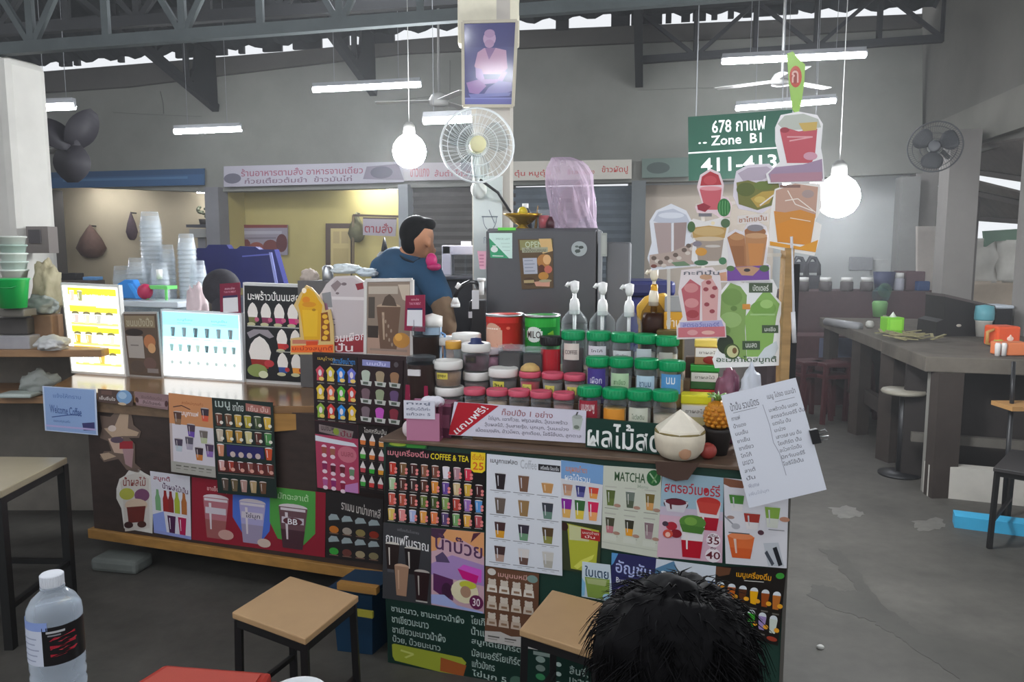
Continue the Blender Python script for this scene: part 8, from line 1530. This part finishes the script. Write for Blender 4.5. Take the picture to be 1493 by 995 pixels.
for x, lb in ((1165, 'black chair back left of the other at the far grey wall'), (1185, 'black chair back right of the other at the far grey wall')): 
    b = aty(x, 402, 9.42); k = 9.42/FPX; mb = MB(); mb.tube([b+Vector((-8*k, 0, 0)), b+Vector((-9*k, .02, 16*k)), b+Vector((-3*k, .03, 26*k)), b+Vector((4*k, .03, 25*k)), b+Vector((9*k, .02, 15*k)), b+Vector((9*k, 0, 0))], .025, mat('3a3a3e', .6)); mb.box(b+Vector((0, .02, 12*k)), (14*k, .03, 16*k), mat('3f3f44', .6)); mb.box(Vector((b.x, b.y+.05, b.z/2)), (.14, .2, b.z), mat('38383c', .6)); tag(mb.build('chair', loc=Vector((b.x, b.y, 0))), lb, 'chair')
b = aty(1284, 437, 8.54); k = 8.47/FPX; mb = MB(); mb.ell(b+Vector((0, 0, 0.05)), (24*k*.5, .1, .09), mat('6f9ea0', .5, kind='clear')); mb.ell(b+Vector((.04, 0, .1)), (.07, .07, .08), mat('7fb48a', .5, kind='clear')); tag(mb.build('plastic_bag', loc=b-Vector((0, 0, .04))), 'greenish translucent bag hanging at the front of the far serving table', 'bag'); 
b = onc(1282, 462); mb = MB(); mb.lathe([(.06, 0), (.075, .14), (.06, .16)], mat('6a9c5c', .5), loc=b, seg=14); tag(mb.build('cup', loc=b), 'pale green cup at the far end of the long concrete counter', 'cup')
# outside: pale tarpaulin with a pole, green awning, white daylight gap
OT = Plane(aty(1440, 400, 9.0), -12.0)
for x0, x1, y0, y1, col, lb, nm_ in ((1394, 1460, 348, 412, 'c9c6be', 'pale tarpaulin sheet beyond the right column', 'tarpaulin'), (1452, 1600, 350, 412, 'cfccc4', 'wide pale tarpaulin sheet cut by the right edge', 'tarpaulin'), (1390, 1600, 410, 480, 'b9aa98', 'beige lower tarpaulin beyond the dark case', 'tarpaulin'), (1336, 1372, 330, 470, 'b4aca4', 'grey board between the two right columns', 'board')):
    c = [OT.hit(x, y) for x, y in ((x0, y0), (x1, y0), (x1, y1), (x0, y1))]; mb = MB(); P_ = bil(c); vs = []; n = 12
    for i in range(n+1):
        for j in range(n+1): vs.append(P_(i/n, j/n)+OT.n*((.0 if nm_ == 'board' else 1)*(.03*sin(i*.9)+.02*sin(j*.8+i*.4))))
    mb.add(vs, [(i*(n+1)+j, i*(n+1)+j+1, (i+1)*(n+1)+j+1, (i+1)*(n+1)+j) for i in range(n) for j in range(n)], mat(col, .8, nz=.08), True); o = mb.build(nm_, loc=c[3]); s_ = o.modifiers.new('t', 'SOLIDIFY'); s_.thickness = .01; tag(o, lb, 'sheet')
mb = MB(); mb.cyl(Vector((*OT.hit(1422, 330, .2).xy, 0)), Vector((*OT.hit(1422, 330, .2).xy, 2.3)), .03, mat('5c5652', .6)); tag(mb.build('outdoor_pole', loc=Vector((*OT.hit(1422, 330, .2).xy, 0))), 'thin dark pole in front of the tarpaulin', 'pole')
mb = MB(); mb.slab([OT.hit(x, y, .03) for x, y in ((1436, 337), (1484, 334), (1482, 350), (1450, 352), (1438, 360))], -OT.n, .04, mat('6d8a76', .7)); tag(mb.build('awning', loc=OT.hit(1460, 352, .3), fixn=True), 'small green awning strip above the tarpaulin', 'awning')
t = thing('foliage_cluster', 'leaves and bright gap beyond the right column', 'tree', OT.hit(1352, 330, -1.0)); mb = MB(); random.seed(4)
for i in range(60): p = OT.hit(random.uniform(1338, 1372), random.uniform(296, 335), -1.0+random.uniform(-.2, .2)); mb.ell(p, (.07, .04, .05), mat('3f4a34', .8), 6, 4)
mb.build('leaves', t, t.location)

# navy cool box right of the fridge, stools in the far right of the hall
a, b = aty(899, 410, 4.0), aty(986, 410, 4.0); c_ = (a+b)/2; t = thing('cool_box', 'dark navy cool box right of the fridge behind the amber pump bottle', 'cool box', (c_.x, 4.2, 0)); zz = a.z
mb = MB(); mb.box((0, 0, (zz-.08)/2), ((b-a).length-.03, .36, zz-.08), NAVY); mb.build('body', t, bevel=.02); mb = MB(); mb.box((0, 0, zz-.04), ((b-a).length, .4, .08), mat('191d4c', .4)); mb.build('lid', t, bevel=.02)
for x, y, d, hh, col, lb in ((1182, 452, 7.3, .45, '452226', 'dark red plastic stool in front of the lower maroon table, left one'), (1214, 456, 7.2, .45, '4a2528', 'dark red plastic stool in front of the lower maroon table, middle one'), (1246, 452, 7.35, .45, '3c1e22', 'dark red plastic stool in front of the lower maroon table, right one')):
    p = aty(x, y, d); t = thing('plastic_stool', lb, 'stool', (p.x, d, 0), .2, group='dark red stools at the far right'); mt = mat(col, .45)
    for k in range(2): 
        z = hh+.11*k; mb = MB(); mb.box((0, 0, z-.02), (.27, .27, .04), mt); mb.build('seat', t, bevel=.01)
    for sx in (-1, 1):
        for sy in (-1, 1): mb = MB(); mb.bar((sx*.12, sy*.12, hh+.08), (sx*.16, sy*.16, 0), .035, .035, mt); mb.build('leg', t)
p = onz(1318, 568, .62); t = thing('round_stool', 'pale round stool seat tucked under the long concrete counter', 'stool', (p.x, p.y, 0)); mb = MB(); mb.lathe([(1e-5, .585), (.14, .59), (.15, .605), (.14, .62), (1e-5, .622)], mat('8c877a', .5)); mb.build('seat', t)
mb = MB(); mb.cyl((0, 0, 0), (0, 0, .59), .025, BLACK, 10); mb.lathe([(.14, 0), (.14, .015), (.03, .03)], BLACK); mb.build('post', t)
# thin smoky haze of the hall
hm = bpy.data.materials.new('thin_haze'); hm.use_nodes = True; nt = hm.node_tree; nt.nodes.remove(nt.nodes['Principled BSDF'])
vs_ = nt.nodes.new('ShaderNodeVolumeScatter'); vs_.inputs['Density'].default_value = .0075; vs_.inputs['Anisotropy'].default_value = .35; vs_.inputs['Color'].default_value = (.95, .97, 1, 1)
nt.links.new(vs_.outputs[0], nt.nodes['Material Output'].inputs['Volume'])
mb = MB(); mb.box((-.5, 5.6, 2.0), (12.5, 8.0, 3.96), hm); tag(mb.build('haze'), 'thin pale cooking haze hanging in the market hall', 'haze', kind='stuff')
lamp(110, 268, 230, 264, 0, 'added hidden fluorescent lamp that brightens the cream stall', hang=.1, r=.02, pl=-.3)  # extra lamp, added out of sight behind the fascia to lighten the stall wall
